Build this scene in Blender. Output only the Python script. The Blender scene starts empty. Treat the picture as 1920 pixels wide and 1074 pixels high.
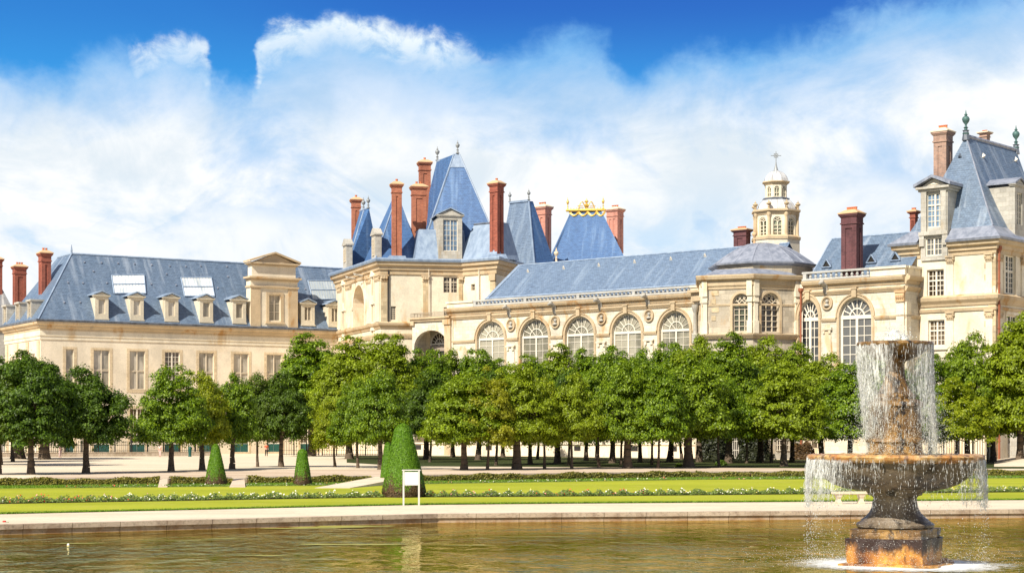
import bpy, math, random
import numpy as np
from mathutils import Vector
R = math.radians
random.seed(7); rng = np.random.default_rng(7)
SC = bpy.context.scene; COL = SC.collection
# ------------------------------------------------------------------ camera
FP = 3300.0; HY = 815.0; CZ = 2.7          # focal length and horizon in photo pixels (1920 wide), eye height
cam = bpy.data.cameras.new('camera'); camo = bpy.data.objects.new('camera', cam); COL.objects.link(camo)
camo.location = (0, 0, CZ); camo.rotation_euler = (R(90), 0, 0)
cam.sensor_width = 36; cam.lens = 36*FP/1920; cam.shift_y = (HY-537)/1920
cam.clip_start = 0.5; cam.clip_end = 6000
SC.camera = camo
# ------------------------------------------------------------------ light
SD = Vector((-0.60*math.cos(R(43)), -0.80*math.cos(R(43)), math.sin(R(43)))).normalized()
sun = bpy.data.lights.new('sun', 'SUN'); suno = bpy.data.objects.new('sun', sun); COL.objects.link(suno)
sun.energy = 5.0; sun.angle = R(0.55); sun.color = (1.0, 0.935, 0.81)
suno.rotation_euler = SD.to_track_quat('Z', 'Y').to_euler(); suno.location = (-40, -40, 60)
SC.view_settings.view_transform = 'Standard'; SC.view_settings.look = 'None'
SC.view_settings.exposure = 0.55; SC.view_settings.gamma = 1
# ------------------------------------------------------------------ node helpers
class NT:
    def __init__(s, tree): s.t = tree; s.n = tree.nodes; s.l = tree.links
    def new(s, typ, **kw):
        nd = s.n.new(typ)
        for k, v in kw.items(): setattr(nd, k, v)
        return nd
    def put(s, sock, v):
        if isinstance(v, bpy.types.NodeSocket): s.l.new(v, sock)
        elif v is not None: sock.default_value = v
    def math(s, op, a, b=None, c=None, clamp=False):
        nd = s.new('ShaderNodeMath', operation=op); nd.use_clamp = clamp
        s.put(nd.inputs[0], a); s.put(nd.inputs[1], b)
        if c is not None: s.put(nd.inputs[2], c)
        return nd.outputs[0]
    def mix(s, f, a, b, mode='MIX'):
        nd = s.new('ShaderNodeMix', data_type='RGBA', blend_type=mode)
        s.put(nd.inputs[0], f)
        for i, v in ((6, a), (7, b)):
            if not isinstance(v, bpy.types.NodeSocket) and len(v) == 3: v = (*v, 1)
            s.put(nd.inputs[i], v)
        return nd.outputs[2]
    def noise(s, vec, scale, detail=4, rough=.55, dist=0, col=False):
        nd = s.new('ShaderNodeTexNoise'); s.put(nd.inputs['Vector'], vec)
        nd.inputs['Scale'].default_value = scale; nd.inputs['Detail'].default_value = detail
        nd.inputs['Roughness'].default_value = rough; nd.inputs['Distortion'].default_value = dist
        return nd.outputs['Color' if col else 'Fac']
    def ramp(s, f, stops, interp='LINEAR'):
        nd = s.new('ShaderNodeValToRGB'); s.put(nd.inputs[0], f); cr = nd.color_ramp; cr.interpolation = interp
        while len(cr.elements) > 1: cr.elements.remove(cr.elements[-1])
        for i, (p, c) in enumerate(stops):
            if not hasattr(c, '__len__'): c = (c, c, c)
            e = cr.elements[0] if i == 0 else cr.elements.new(p)
            e.position = p; e.color = (*c[:3], 1)
        return nd.outputs[0]
    def smooth(s, v, a, b, lo=0, hi=1):
        nd = s.new('ShaderNodeMapRange', interpolation_type='SMOOTHSTEP'); s.put(nd.inputs[0], v)
        for i, k in enumerate((a, b, lo, hi)): s.put(nd.inputs[i+1], k)
        return nd.outputs[0]
    def mapv(s, vec, scale=(1, 1, 1), loc=(0, 0, 0)):
        nd = s.new('ShaderNodeMapping'); s.put(nd.inputs[0], vec)
        nd.inputs['Scale'].default_value = scale; nd.inputs['Location'].default_value = loc
        return nd.outputs[0]
# ------------------------------------------------------------------ sky
wd = bpy.data.worlds.new('World'); SC.world = wd; wd.use_nodes = True
T = NT(wd.node_tree); T.n.clear()
wout = T.new('ShaderNodeOutputWorld'); bg = T.new('ShaderNodeBackground'); T.l.new(bg.outputs[0], wout.inputs[0])
sky = T.new('ShaderNodeTexSky', sky_type='NISHITA'); sky.sun_disc = False
sky.sun_elevation = R(43); sky.sun_rotation = math.atan2(-0.60, -0.80); sky.air_density = 1.2; sky.dust_density = .6; sky.ozone_density = 3
bg.inputs[1].default_value = 0.11
dirv = T.new('ShaderNodeTexCoord').outputs['Generated']
sep = T.new('ShaderNodeSeparateXYZ'); T.l.new(dirv, sep.inputs[0])
dx, dy, dz = sep.outputs
horiz = T.math('SQRT', T.math('ADD', T.math('MULTIPLY', dx, dx), T.math('MULTIPLY', dy, dy)))
Uc = T.math('MULTIPLY', T.math('ARCTAN2', dx, dy), FP/1920*1.03)     # azimuth, about -.5 .. .5 over the view
Vc = T.math('MULTIPLY', T.math('DIVIDE', dz, T.math('MAXIMUM', horiz, 1e-3)), FP/1920)   # slope above the horizon
uv = T.new('ShaderNodeCombineXYZ'); T.l.new(Uc, uv.inputs[0]); T.l.new(Vc, uv.inputs[1]); uv = uv.outputs[0]
cur = T.new('ShaderNodeFloatCurve'); nU = T.noise(uv, 9, 5, .6); T.put(cur.inputs[1], T.math('ADD', T.math('ADD', Uc, T.math('MULTIPLY', T.math('SUBTRACT', nU, .5), .11)), .5, clamp=True))
cmap = cur.mapping.curves[0]
edge = [(0, 110), (90, 140), (170, 96), (260, 75), (330, 55), (375, 80), (410, 135), (440, 138), (475, 52), (560, 40), (650, 24), (760, 48), (880, 62), (935, 90), (1010, 62), (1120, 55), (1165, 95), (1205, 125), (1280, 100), (1400, 78), (1520, 62), (1620, 12), (1700, -5), (1920, -25)]
for i, (ex, ey) in enumerate(edge):
    x, y = ex/1920, (HY-ey)/1920*2
    if i < 2 : cmap.points[i].location = (x, y)
    else: cmap.points.new(x, y)
cmap.points[0].location = (0, (HY-110)/1920*2)
cur.mapping.update()
edgeV = T.math('MULTIPLY', cur.outputs[0], .5)
n1 = T.noise(uv, 7, 8, .6, .25); n2 = T.noise(T.mapv(uv, (1, 1.25, 1), (3, 1, 0)), 26, 7, .62, .35)
n3 = T.noise(T.mapv(uv, (1, 1.4, 1), (7.3, 2, 0)), 4.2, 9, .62, .5)
D = T.math('SUBTRACT', edgeV, Vc)
D = T.math('ADD', D, T.math('MULTIPLY', T.math('SUBTRACT', n1, .5), .075))
D = T.math('ADD', D, T.math('MULTIPLY', T.math('SUBTRACT', n2, .5), .040))
D2 = T.math('ADD', T.math('SUBTRACT', T.math('ADD', .385, T.math('MULTIPLY', T.smooth(Uc, .15, .45), .04)), Vc), T.math('MULTIPLY', T.math('SUBTRACT', n1, .5), .10))
veil = T.math('MULTIPLY', T.smooth(D, -.004, .050), T.ramp(T.math('MAXIMUM', D2, 0), [(0, .26), (.035, .36), (.065, .50), (.10, .80), (.14, 1), (1, 1)]))
veil = T.math('MULTIPLY', veil, T.smooth(n3, .32, .58, .50, 1.2))
deep = T.smooth(D2, .10, .20)
veil = T.math('MAXIMUM', veil, T.math('MULTIPLY', deep, .93), clamp=True)
# crisp sunlit cumulus crest in the middle and two small puffs at left
crest = T.math('MULTIPLY', T.smooth(D, .0, .020), T.smooth(D, .075, .012))
cw = T.math('ADD', T.math('MULTIPLY', T.smooth(Uc, -.262, -.25), T.smooth(Uc, .01, -.08)), T.math('MULTIPLY', T.math('MULTIPLY', T.smooth(Uc, -.385, -.37), T.smooth(Uc, -.295, -.305)), .8), clamp=True)
crest = T.math('MULTIPLY', crest, cw)
crest = T.math('MULTIPLY', crest, T.smooth(n2, .30, .56, .35, .92))
veil = T.math('MAXIMUM', veil, crest)
n4 = T.noise(T.mapv(uv, (1, 1.6, 1), (1.7, 5, 0)), 6.5, 9, .62, .45)
lowblue = T.math('MULTIPLY', T.math('MULTIPLY', T.smooth(Vc, .26, .17), T.smooth(n4, .46, .64)), .42)
cloudc = T.mix(T.smooth(n4, .38, .66), (6.5, 6.55, 6.55), (4.8, 5.35, 5.8))
cloudc = T.mix(crest, cloudc, T.mix(T.smooth(n2, .36, .60), (3.6, 5.1, 6.3), (6.3, 6.7, 6.7)))
cloudc = T.mix(lowblue, cloudc, (2.6, 4.6, 6.7))
blue = T.mix(.08, (.0, .72, 3.5), sky.outputs[0])
blue = T.mix(T.smooth(Vc, .43, .30), blue, (.35, 2.35, 5.4))
blue = T.mix(T.smooth(T.math('ADD', Uc, T.math('MULTIPLY', n3, .2)), .1, -.4, 0, .35), blue, (.3, 2.3, 5.3))
over = T.math('MULTIPLY', T.smooth(Vc, .50, .85), T.smooth(T.noise(dirv, 2.2, 6, .6), .35, .6, .45, 1))   # unseen broken cloud overhead, added and dimmed to steer the ambient light
veil = T.math('MAXIMUM', veil, over)
cloudc = T.mix(T.smooth(Vc, .50, .85), cloudc, (2.3, 2.3, 2.4))  # overhead cloud colour kept low to weaken the fill from above
blue = T.mix(T.math('MULTIPLY', T.smooth(D, -.005, .04), T.smooth(Vc, .60, .42)), blue, (.75, 2.85, 5.6))
allc = T.mix(veil, blue, cloudc)
T.l.new(allc, bg.inputs[0])
# ------------------------------------------------------------------ materials
def mat(name):
    m = bpy.data.materials.new(name); m.use_nodes = True; t = NT(m.node_tree)
    b = t.n['Principled BSDF']; return m, t, b
def spec(b, r=.8, s=.3, metal=0):
    b.inputs['Roughness'].default_value = r; b.inputs['Specular IOR Level'].default_value = s; b.inputs['Metallic'].default_value = metal
def bump(t, b, h, strength=.4, dist=.05):
    bp = t.new('ShaderNodeBump'); bp.inputs['Strength'].default_value = strength; bp.inputs['Distance'].default_value = dist
    t.put(bp.inputs['Height'], h); t.l.new(bp.outputs[0], b.inputs['Normal'])
def UVW(t):
    return t.new('ShaderNodeTexCoord').outputs['UV'], t.new('ShaderNodeNewGeometry').outputs['Position']
def brick(t, uv, bw, bh, mortar=.02, c1=(1, 1, 1), c2=(.8, .8, .8), cm=(.6, .6, .6), bias=0):
    nd = t.new('ShaderNodeTexBrick'); t.put(nd.inputs['Vector'], uv); nd.inputs['Scale'].default_value = 1
    nd.inputs['Brick Width'].default_value = bw; nd.inputs['Row Height'].default_value = bh; nd.inputs['Mortar Size'].default_value = mortar
    nd.inputs['Mortar Smooth'].default_value = .3; nd.inputs['Bias'].default_value = bias
    for k, c in (('Color1', c1), ('Color2', c2), ('Mortar', cm)): nd.inputs[k].default_value = (*c, 1)
    return nd.outputs[0], nd.outputs[1]
def stone(name, base, stain, grey, blocks=True, amt=.5, mott=.5, bw=1.15, bh=.5):
    m, t, b = mat(name); uv, pos = UVW(t)
    c = t.mix(t.smooth(t.noise(pos, .30, 6, .65), .3, .7), tuple(x*.82 for x in base), tuple(min(1, x*1.08) for x in base))
    if blocks:
        bc, bf = brick(t, uv, bw, bh, .018, (1, 1, 1), (1-.28*mott,)*3, (.70, .66, .60), -.2)
        c = t.mix(1, c, bc, 'MULTIPLY')
    # orange lichen and rain stains that gather in vertical streaks
    st = t.noise(t.mapv(pos, (.55, .55, .22)), 1.0, 6, .62, .4)
    c = t.mix(t.math('MULTIPLY', t.smooth(st, .54, .70), amt), c, stain)
    g = t.noise(t.mapv(pos, (1.2, 1.2, .30), (5, 3, 1)), .8, 6, .65, .2)
    c = t.mix(t.math('MULTIPLY', t.smooth(g, .56, .74), amt*.8), c, grey)
    fine = t.noise(pos, 6, 4, .6)
    c = t.mix(.26, c, t.ramp(fine, [(.3, .35), (.7, 1)]), 'MULTIPLY')
    t.l.new(c, b.inputs['Base Color']); spec(b, .88, .2)
    bump(t, b, fine, .25, .03)
    return m
M = {}
M['plaster'] = stone('cream_plaster', (.79, .69, .535), (.66, .49, .30), (.58, .50, .39), False, .30, .3)
M['plaster2'] = stone('pale_render', (.78, .69, .53), (.60, .42, .22), (.46, .39, .30), False, .6, .3)
M['stone'] = stone('limestone', (.76, .69, .56), (.55, .36, .16), (.32, .29, .24), True, 1.0, .9)
M['quoin'] = stone('patchy_quoin_stone', (.66, .53, .34), (.52, .31, .12), (.36, .31, .25), True, .8, 1.3, .9, .55)
M['trim'] = stone('moulded_stone', (.58, .45, .29), (.42, .22, .07), (.28, .23, .18), False, .9, .5)
M['surround'] = stone('window_surround_stone', (.72, .58, .39), (.60, .42, .22), (.56, .46, .34), True, .3, .6, .6, .45)
M['palestone'] = stone('pale_stone', (.80, .71, .55), (.58, .38, .16), (.42, .37, .30), False, .6, .3)
M['greystone'] = stone('grey_weathered_stone', (.52, .49, .43), (.40, .30, .18), (.26, .25, .23), True, .6, .8, .7, .5)
M['pedstone'] = stone('dormer_stone', (.66, .59, .46), (.50, .38, .22), (.42, .39, .34), False, .5, .5)
M['chapel'] = stone('chapel_stone', (.60, .52, .40), (.50, .30, .12), (.26, .24, .21), True, .95, 1.3, .9, .62)
def slate(name, c1, c2, streak=(.42, .50, .60), amt=.35, rough=.5):
    m, t, b = mat(name); uv, pos = UVW(t)
    n = t.noise(t.mapv(uv, (.9, .14, 1)), 1, 7, .62)
    c = t.mix(n, c1, c2)
    bc, bf = brick(t, uv, .36, .26, .022, (1.0, 1.0, 1.0), (.78, .80, .84), (.55, .57, .60), 0)
    c = t.mix(.85, c, bc, 'MULTIPLY')
    pt = t.noise(t.mapv(uv, (1.2, 3.5, 1)), 1.1, 6, .72)
    c = t.mix(.85, c, t.ramp(pt, [(.3, .55), (.5, .95), (.72, 1.35)]), 'MULTIPLY')
    s = t.noise(t.mapv(uv, (1.1, .10, 1), (9, 4, 0)), 1, 5, .62)
    c = t.mix(t.math('MULTIPLY', t.smooth(s, .50, .70), amt), c, streak)
    t.l.new(c, b.inputs['Base Color']); spec(b, rough, .45)
    bump(t, b, t.math('ADD', t.math('MULTIPLY', bf, -1), pt), .35, .03)
    return m
M['slate'] = slate('slate_roof', (.080, .130, .205), (.195, .255, .34), (.40, .45, .52), .42)
M['slate_blue'] = slate('blue_slate_roof', (.045, .115, .27), (.085, .185, .38), (.26, .38, .55), .28)
M['slate_pale'] = slate('smooth_grey_slate_roof', (.115, .17, .26), (.185, .25, .35), (.30, .37, .46), .38)
M['slate_worn'] = slate('mossy_slate_roof', (.20, .21, .22), (.33, .33, .33), (.62, .60, .56), .8)
def lead(name, c, dark):
    m, t, b = mat(name); uv, pos = UVW(t)
    s = t.noise(t.mapv(pos, (1.3, 1.3, .35)), 1.2, 6, .65)
    cc = t.mix(t.smooth(s, .35, .68), c, dark)
    t.l.new(cc, b.inputs['Base Color']); spec(b, .5, .5); bump(t, b, s, .3, .05)
    return m
M['lead'] = lead('lead_sheet', (.27, .29, .35), (.15, .17, .22))
M['zinc'] = lead('zinc_sheet', (.27, .34, .44), (.17, .23, .33))
M['leadpale'] = lead('pale_lead_dome', (.66, .64, .60), (.42, .41, .40))
M['gutter'] = lead('dark_gutter', (.13, .15, .19), (.06, .07, .09))
def bricks(name, c1, c2, cm):
    m, t, b = mat(name); uv, pos = UVW(t)
    bc, bf = brick(t, uv, .42, .15, .014, c1, c2, cm)
    n = t.noise(t.mapv(pos, (.8, .8, .3)), 1.2, 5, .6)
    c = t.mix(t.math('MULTIPLY', t.smooth(n, .45, .7), .45), bc, tuple(x*.45 for x in c2))
    t.l.new(c, b.inputs['Base Color']); spec(b, .85, .2); bump(t, b, t.math('MULTIPLY', bf, -1), .4, .02)
    return m
M['brick'] = bricks('orange_red_brick', (.44, .155, .085), (.31, .10, .06), (.42, .22, .15))
M['brickpink'] = bricks('pink_brick', (.60, .27, .20), (.48, .20, .15), (.56, .36, .28))
M['brickdark'] = bricks('dark_purple_brick', (.15, .06, .065), (.10, .045, .05), (.16, .09, .09))
M['brickred'] = bricks('deep_red_brick', (.35, .10, .065), (.22, .065, .045), (.30, .14, .10))
M['bricktan'] = bricks('weathered_tan_brick', (.44, .27, .20), (.30, .20, .16), (.40, .31, .25))
def plain(name, c, r=.6, s=.3, metal=0, var=.12, sc=2):
    m, t, b = mat(name); pos = t.new('ShaderNodeNewGeometry').outputs['Position']
    n = t.noise(pos, sc, 4, .6)
    cc = t.mix(n, tuple(x*(1-var) for x in c), tuple(min(1, x*(1+var)) for x in c))
    t.l.new(cc, b.inputs['Base Color']); spec(b, r, s, metal); bump(t, b, n, .15, .02)
    return m
M['cap'] = plain('tan_cap_stone', (.56, .37, .21), .85, .2, 0, .25)
M['cappale'] = plain('pale_cap_stone', (.70, .58, .42), .85, .2, 0, .2)
M['pot'] = plain('terracotta_pot', (.52, .17, .08), .8, .2, 0, .2)
M['white'] = plain('white_window_paint', (.72, .66, .55), .5, .3, 0, .05)
M['cream_paint'] = plain('cream_window_paint', (.62, .53, .40), .5, .3, 0, .08)
M['iron'] = plain('black_iron', (.025, .022, .022), .5, .4, 0, .2)
M['rail'] = plain('weathered_rail_paint', (.36, .30, .22), .6, .3, 0, .1)
M['teal'] = plain('teal_paint', (.008, .08, .07), .45, .4, 0, .15)
M['gold'] = plain('gilding', (.85, .55, .12), .38, .5, .55, .12)
M['verdigris'] = plain('verdigris_copper', (.07, .14, .13), .55, .4, .2, .3)
M['finial'] = plain('weathered_lead_ornament', (.26, .27, .27), .55, .4, .2, .25)
M['rust'] = plain('rust_stained_pipe', (.30, .10, .05), .7, .3, 0, .3)
M['pipe'] = plain('cream_downpipe', (.62, .54, .42), .6, .3, 0, .1)
M['darkgap'] = plain('dark_opening', (.03, .028, .026), .9, .1)
M['ivory'] = plain('sign_board_white', (.80, .80, .78), .4, .3, 0, .02)
M['signpost'] = plain('sign_post_metal', (.66, .64, .58), .4, .4, .2, .06)
M['skin'] = plain('skin', (.55, .33, .24), .6, .3)
M['clothdark'] = plain('dark_cloth', (.02, .02, .025), .8, .2)
M['clothred'] = plain('orange_red_cloth', (.55, .10, .04), .8, .2)
M['clothpale'] = plain('pale_pink_cloth', (.68, .50, .46), .8, .2)
M['hair'] = plain('brown_hair', (.05, .03, .02), .7, .3)
M['niche'] = plain('warm_niche_plaster', (.52, .33, .17), .85, .2, 0, .3, .5)
M['awning'] = plain('taupe_awning_board', (.32, .26, .21), .7, .2, 0, .08)
def glass(name, ca, cb, r=.08, sc=.5, vs=.5):
    m, t, b = mat(name); uv, pos = UVW(t)
    n = t.noise(t.mapv(pos, (1, 1, vs)), sc, 3, .5)
    oi = t.new('ShaderNodeObjectInfo').outputs['Random']; c = t.mix(t.smooth(t.math('ADD', n, t.math('MULTIPLY', t.math('SUBTRACT', oi, .5), .45)), .36, .64), tuple(x*.7 for x in ca), tuple(x*1.1 for x in cb))
    # pleats of the curtain or blind behind the glass
    w = t.new('ShaderNodeTexWave'); t.put(w.inputs['Vector'], uv); w.inputs['Scale'].default_value = 1.6; w.inputs['Distortion'].default_value = 1.5
    c = t.mix(.18, c, w.outputs[0], 'MULTIPLY')
    t.l.new(c, b.inputs['Base Color']); spec(b, r, .5)
    return m
M['pane_pale'] = glass('curtained_glass', (.36, .32, .25), (.50, .45, .37))
M['pane_screen'] = glass('screened_glass', (.27, .25, .18), (.36, .33, .25), .15)
M['pane_dark'] = glass('dark_glass', (.045, .05, .055), (.12, .12, .115), .05)
M['pane_brown'] = glass('brown_glass', (.05, .035, .022), (.13, .095, .06), .06)  # dark brown panes, varied by noise and per window
M['pane_green'] = glass('leaded_green_glass', (.12, .13, .085), (.26, .28, .20), .1)
M['pane_blue'] = glass('blue_tinted_glass', (.05, .09, .16), (.16, .24, .34), .04)  # blue is the panes' base colour, varied by noise
M['skyglass'] = glass('rooflight_glass', (.62, .68, .70), (.78, .80, .78), .2)
def ground(name, c1, c2, c3, sc=.4, fs=8, r=.95, bs=.3):
    m, t, b = mat(name); pos = t.new('ShaderNodeNewGeometry').outputs['Position']
    a = t.noise(t.mapv(pos, (.35, 1, 1)), sc, 6, .6, .3); f = t.noise(pos, fs, 5, .7); g = t.noise(t.mapv(pos, (1, 1, 1), (4, 4, 0)), sc*4, 5, .65)
    c = t.mix(t.smooth(a, .3, .7), c1, c2); c = t.mix(t.math('MULTIPLY', t.smooth(g, .5, .75), .6), c, c3)
    c = t.mix(.35, c, t.ramp(f, [(.25, .45), (.6, 1.0), (.8, 1.2)]), 'MULTIPLY')
    t.l.new(c, b.inputs['Base Color']); spec(b, r, .15); bump(t, b, f, bs, .04)
    return m
M['gravel'] = ground('pale_gravel', (.60, .50, .37), (.72, .61, .46), (.52, .42, .30), .3, 9)
M['sand'] = ground('trodden_sand', (.50, .38, .27), (.62, .50, .38), (.40, .29, .19), .25, 7)
M['lawn'] = ground('mown_lawn', (.28, .31, .016), (.38, .40, .028), (.43, .39, .08), .18, 14, .9, .6)
M['rough_grass'] = ground('rough_grass', (.22, .27, .03), (.29, .31, .05), (.30, .26, .08), .5, 10, .9, .6)
M['painted_shade_grass'] = ground('shade_painted_grass', (.030, .040, .010), (.045, .06, .014), (.06, .05, .02), .3, 6, .95, .5)  # grass darkened so the trees' shade sits in its base colour
M['soil'] = ground('bed_soil', (.07, .045, .02), (.10, .07, .03), (.05, .06, .02), .8, 9)
def coping(name, clean, stain):
    m, t, b = mat(name); uv, pos = UVW(t)
    bc, bf = brick(t, uv, 1.7, 5, .012, (1, 1, 1), (.86, .83, .8), (.22, .18, .14))
    n = t.noise(pos, 1.6, 6, .7, .3); n2 = t.noise(pos, 9, 5, .7)
    c = t.mix(t.smooth(n, .42, .66), clean, stain); c = t.mix(t.math('MULTIPLY', t.smooth(n2, .5, .66), .5), c, (.16, .13, .10))  # plain stone colour with stains scattered by noise
    c = t.mix(1, c, bc, 'MULTIPLY')
    t.l.new(c, b.inputs['Base Color']); spec(b, .85, .25); bump(t, b, n2, .4, .03)
    return m
M['coping'] = coping('basin_coping_stone', (.52, .42, .32), (.36, .27, .20))
M['basinwall'] = coping('basin_wall_stone', (.46, .34, .24), (.34, .20, .11))
M['kerb'] = coping('terrace_kerb_stone', (.55, .46, .36), (.38, .31, .22))
def leafmat(name, c1, c2, c3, trans=.35, objvar=.5):
    m, t, b = mat(name); out = t.n['Material Output']
    oi = t.new('ShaderNodeObjectInfo'); ge = t.new('ShaderNodeNewGeometry')
    rnd = ge.outputs['Random Per Island']
    c = t.mix(t.smooth(rnd, 0, 1), c1, c2)
    c = t.mix(t.math('MULTIPLY', t.smooth(oi.outputs['Random'], .35, 1), objvar), c, c3)
    v = t.math('ADD', .75, t.math('MULTIPLY', rnd, .5)); vv = t.new('ShaderNodeCombineXYZ')
    for i in range(3): t.put(vv.inputs[i], v)
    c = t.mix(1, c, vv.outputs[0], 'MULTIPLY')
    t.l.new(c, b.inputs['Base Color']); spec(b, .5, .35)
    tr = t.new('ShaderNodeBsdfTranslucent'); t.l.new(t.mix(1, c, (1.25, 1.35, .5), 'MULTIPLY'), tr.inputs[0])
    mx = t.new('ShaderNodeMixShader'); mx.inputs[0].default_value = trans
    t.l.new(b.outputs[0], mx.inputs[1]); t.l.new(tr.outputs[0], mx.inputs[2]); t.l.new(mx.outputs[0], out.inputs[0])
    return m
M['leaf'] = leafmat('linden_leaves', (.075, .145, .004), (.20, .29, .007), (.30, .34, .010), .36, .5)
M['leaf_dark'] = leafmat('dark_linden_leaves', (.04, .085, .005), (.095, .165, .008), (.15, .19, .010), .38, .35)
M['leaf_yellow'] = leafmat('yellowing_linden_leaves', (.20, .27, .010), (.33, .36, .014), (.33, .28, .02), .48, .5)
M['hedge'] = leafmat('box_hedge_leaves', (.12, .13, .02), (.27, .23, .045), (.30, .17, .04), .25, .5)
M['topiary'] = leafmat('clipped_yew', (.085, .20, .006), (.14, .28, .010), (.14, .25, .010), .25, .3)
M['topiary_core'] = plain('yew_core', (.06, .15, .010), .9, .1, 0, .4, 8)
M['ivy'] = leafmat('dark_ivy', (.018, .025, .010), (.04, .045, .018), (.03, .03, .01), .15, .3)
M['twig'] = leafmat('brown_twigs', (.07, .04, .018), (.13, .075, .03), (.1, .06, .02), .1, .3)
M['bark'] = plain('linden_bark', (.115, .085, .060), .95, .15, 0, .45, 5)
for nm, c in (('petal_white', (.80, .76, .62)), ('petal_red', (.60, .03, .015)), ('petal_pink', (.70, .28, .26)), ('petal_yellow', (.75, .58, .16))):
    M[nm] = plain(nm, c, .6, .3, 0, .1)
M['flower_leaf'] = leafmat('bedding_leaves', (.07, .13, .02), (.17, .24, .04), (.17, .19, .05), .3, .3)
M['algae'] = ground('floating_algae', (.30, .28, .05), (.36, .34, .08), (.22, .20, .03), 1, 8, .5, .2)
# water
m, t, b = mat('pond_water'); pos = t.new('ShaderNodeNewGeometry').outputs['Position']
w1 = t.noise(t.mapv(pos, (1, .62, 1)), .95, 2, .5, .5); w2 = t.noise(t.mapv(pos, (1, 1.2, 1), (3, 7, 0)), 3.6, 2, .5); w3 = t.noise(pos, .22, 3, .5)
h = t.math('ADD', w1, t.math('MULTIPLY', w2, .16))
bp = t.new('ShaderNodeBump'); t.put(bp.inputs['Strength'], t.smooth(w3, .35, .65, .30, 1.0)); bp.inputs['Distance'].default_value = .16; t.put(bp.inputs['Height'], h)
gl = t.new('ShaderNodeBsdfGlossy'); gl.inputs[0].default_value = (.86, .74, .37, 1); gl.inputs['Roughness'].default_value = .03; t.l.new(bp.outputs[0], gl.inputs['Normal'])
df = t.new('ShaderNodeBsdfDiffuse'); t.l.new(bp.outputs[0], df.inputs['Normal']); t.l.new(t.mix(t.smooth(w3, .3, .7), (.11, .085, .010), (.07, .06, .008)), df.inputs[0])
fz = t.new('ShaderNodeFresnel'); fz.inputs[0].default_value = 1.33; t.l.new(bp.outputs[0], fz.inputs['Normal'])
mx = t.new('ShaderNodeMixShader'); t.put(mx.inputs[0], t.math('MULTIPLY', fz.outputs[0], 1.25, clamp=True)); t.l.new(df.outputs[0], mx.inputs[1]); t.l.new(gl.outputs[0], mx.inputs[2]); t.l.new(mx.outputs[0], t.n['Material Output'].inputs[0])
M['water'] = m
m, t, b = mat('white_falling_water'); pos = t.new('ShaderNodeNewGeometry').outputs['Position']
b.inputs['Base Color'].default_value = (.86, .87, .85, 1); spec(b, .12, .6)
out = t.n['Material Output']; tr = t.new('ShaderNodeBsdfTransparent'); tl = t.new('ShaderNodeBsdfTranslucent'); tl.inputs[0].default_value = (.9, .9, .86, 1)
m1 = t.new('ShaderNodeMixShader'); m1.inputs[0].default_value = .35; t.l.new(b.outputs[0], m1.inputs[1]); t.l.new(tl.outputs[0], m1.inputs[2])
m2 = t.new('ShaderNodeMixShader'); m2.inputs[0].default_value = .15; t.l.new(m1.outputs[0], m2.inputs[1]); t.l.new(tr.outputs[0], m2.inputs[2]); t.l.new(m2.outputs[0], out.inputs[0])
M['spray'] = m
def filmmat(name, x0, x1, zlo, zh):     # torn white film; thins out where it is seen through face-on and towards its lower edge
    m, t, b = mat(name); pos = t.new('ShaderNodeNewGeometry').outputs['Position']; ob = t.new('ShaderNodeTexCoord').outputs['Object']; sp = t.new('ShaderNodeSeparateXYZ'); t.l.new(ob, sp.inputs[0])
    b.inputs['Base Color'].default_value = (.86, .87, .84, 1); spec(b, .2, .6); out = t.n['Material Output']; tr = t.new('ShaderNodeBsdfTransparent')
    n = t.noise(t.mapv(pos, (22, 22, 1.3)), 1, 5, .7, .1); nb = t.noise(t.mapv(pos, (5, 5, 2.2), (2, 2, 2)), 1, 4, .6)
    fac = t.math('MULTIPLY', t.smooth(n, .36, .64), t.smooth(nb, .35, .6, .35, 1.0))
    fac = t.math('MULTIPLY', fac, t.smooth(t.math('ADD', t.math('ABSOLUTE', sp.outputs[0]), t.math('MULTIPLY', t.math('SUBTRACT', nb, .5), .5)), x0, x1))
    fac = t.math('MULTIPLY', fac, t.smooth(t.math('ADD', sp.outputs[2], t.math('MULTIPLY', t.math('SUBTRACT', n, .5), .9)), zlo, zlo+zh))
    m2 = t.new('ShaderNodeMixShader'); t.put(m2.inputs[0], fac); t.l.new(tr.outputs[0], m2.inputs[1]); t.l.new(b.outputs[0], m2.inputs[2]); t.l.new(m2.outputs[0], out.inputs[0]); return m
M['film'] = filmmat('thin_water_film', .08, .75, .0, 1.2)
M['film_rim'] = filmmat('thin_rim_water_film', 1.45, 2.15, .05, .8)
m, t, b = mat('white_foam'); pos = t.new('ShaderNodeNewGeometry').outputs['Position']
b.inputs['Base Color'].default_value = (.82, .83, .82, 1); spec(b, .5, .4)
out = t.n['Material Output']; tr = t.new('ShaderNodeBsdfTransparent')
ob = t.new('ShaderNodeTexCoord').outputs['Object']
ln = t.new('ShaderNodeVectorMath', operation='LENGTH'); t.l.new(ob, ln.inputs[0])
n = t.noise(t.mapv(pos, (1, 1.6, 1)), 5, 6, .7, .3)
fac = t.math('MULTIPLY', t.smooth(ln.outputs[1], 3.9, 1.5), t.smooth(t.math('ADD', n, t.smooth(ln.outputs[1], 3.6, 1.4, -.10, .18)), .46, .60))
m2 = t.new('ShaderNodeMixShader'); t.put(m2.inputs[0], fac); t.l.new(tr.outputs[0], m2.inputs[1]); t.l.new(b.outputs[0], m2.inputs[2]); t.l.new(m2.outputs[0], out.inputs[0])
M['foam'] = m
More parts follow.
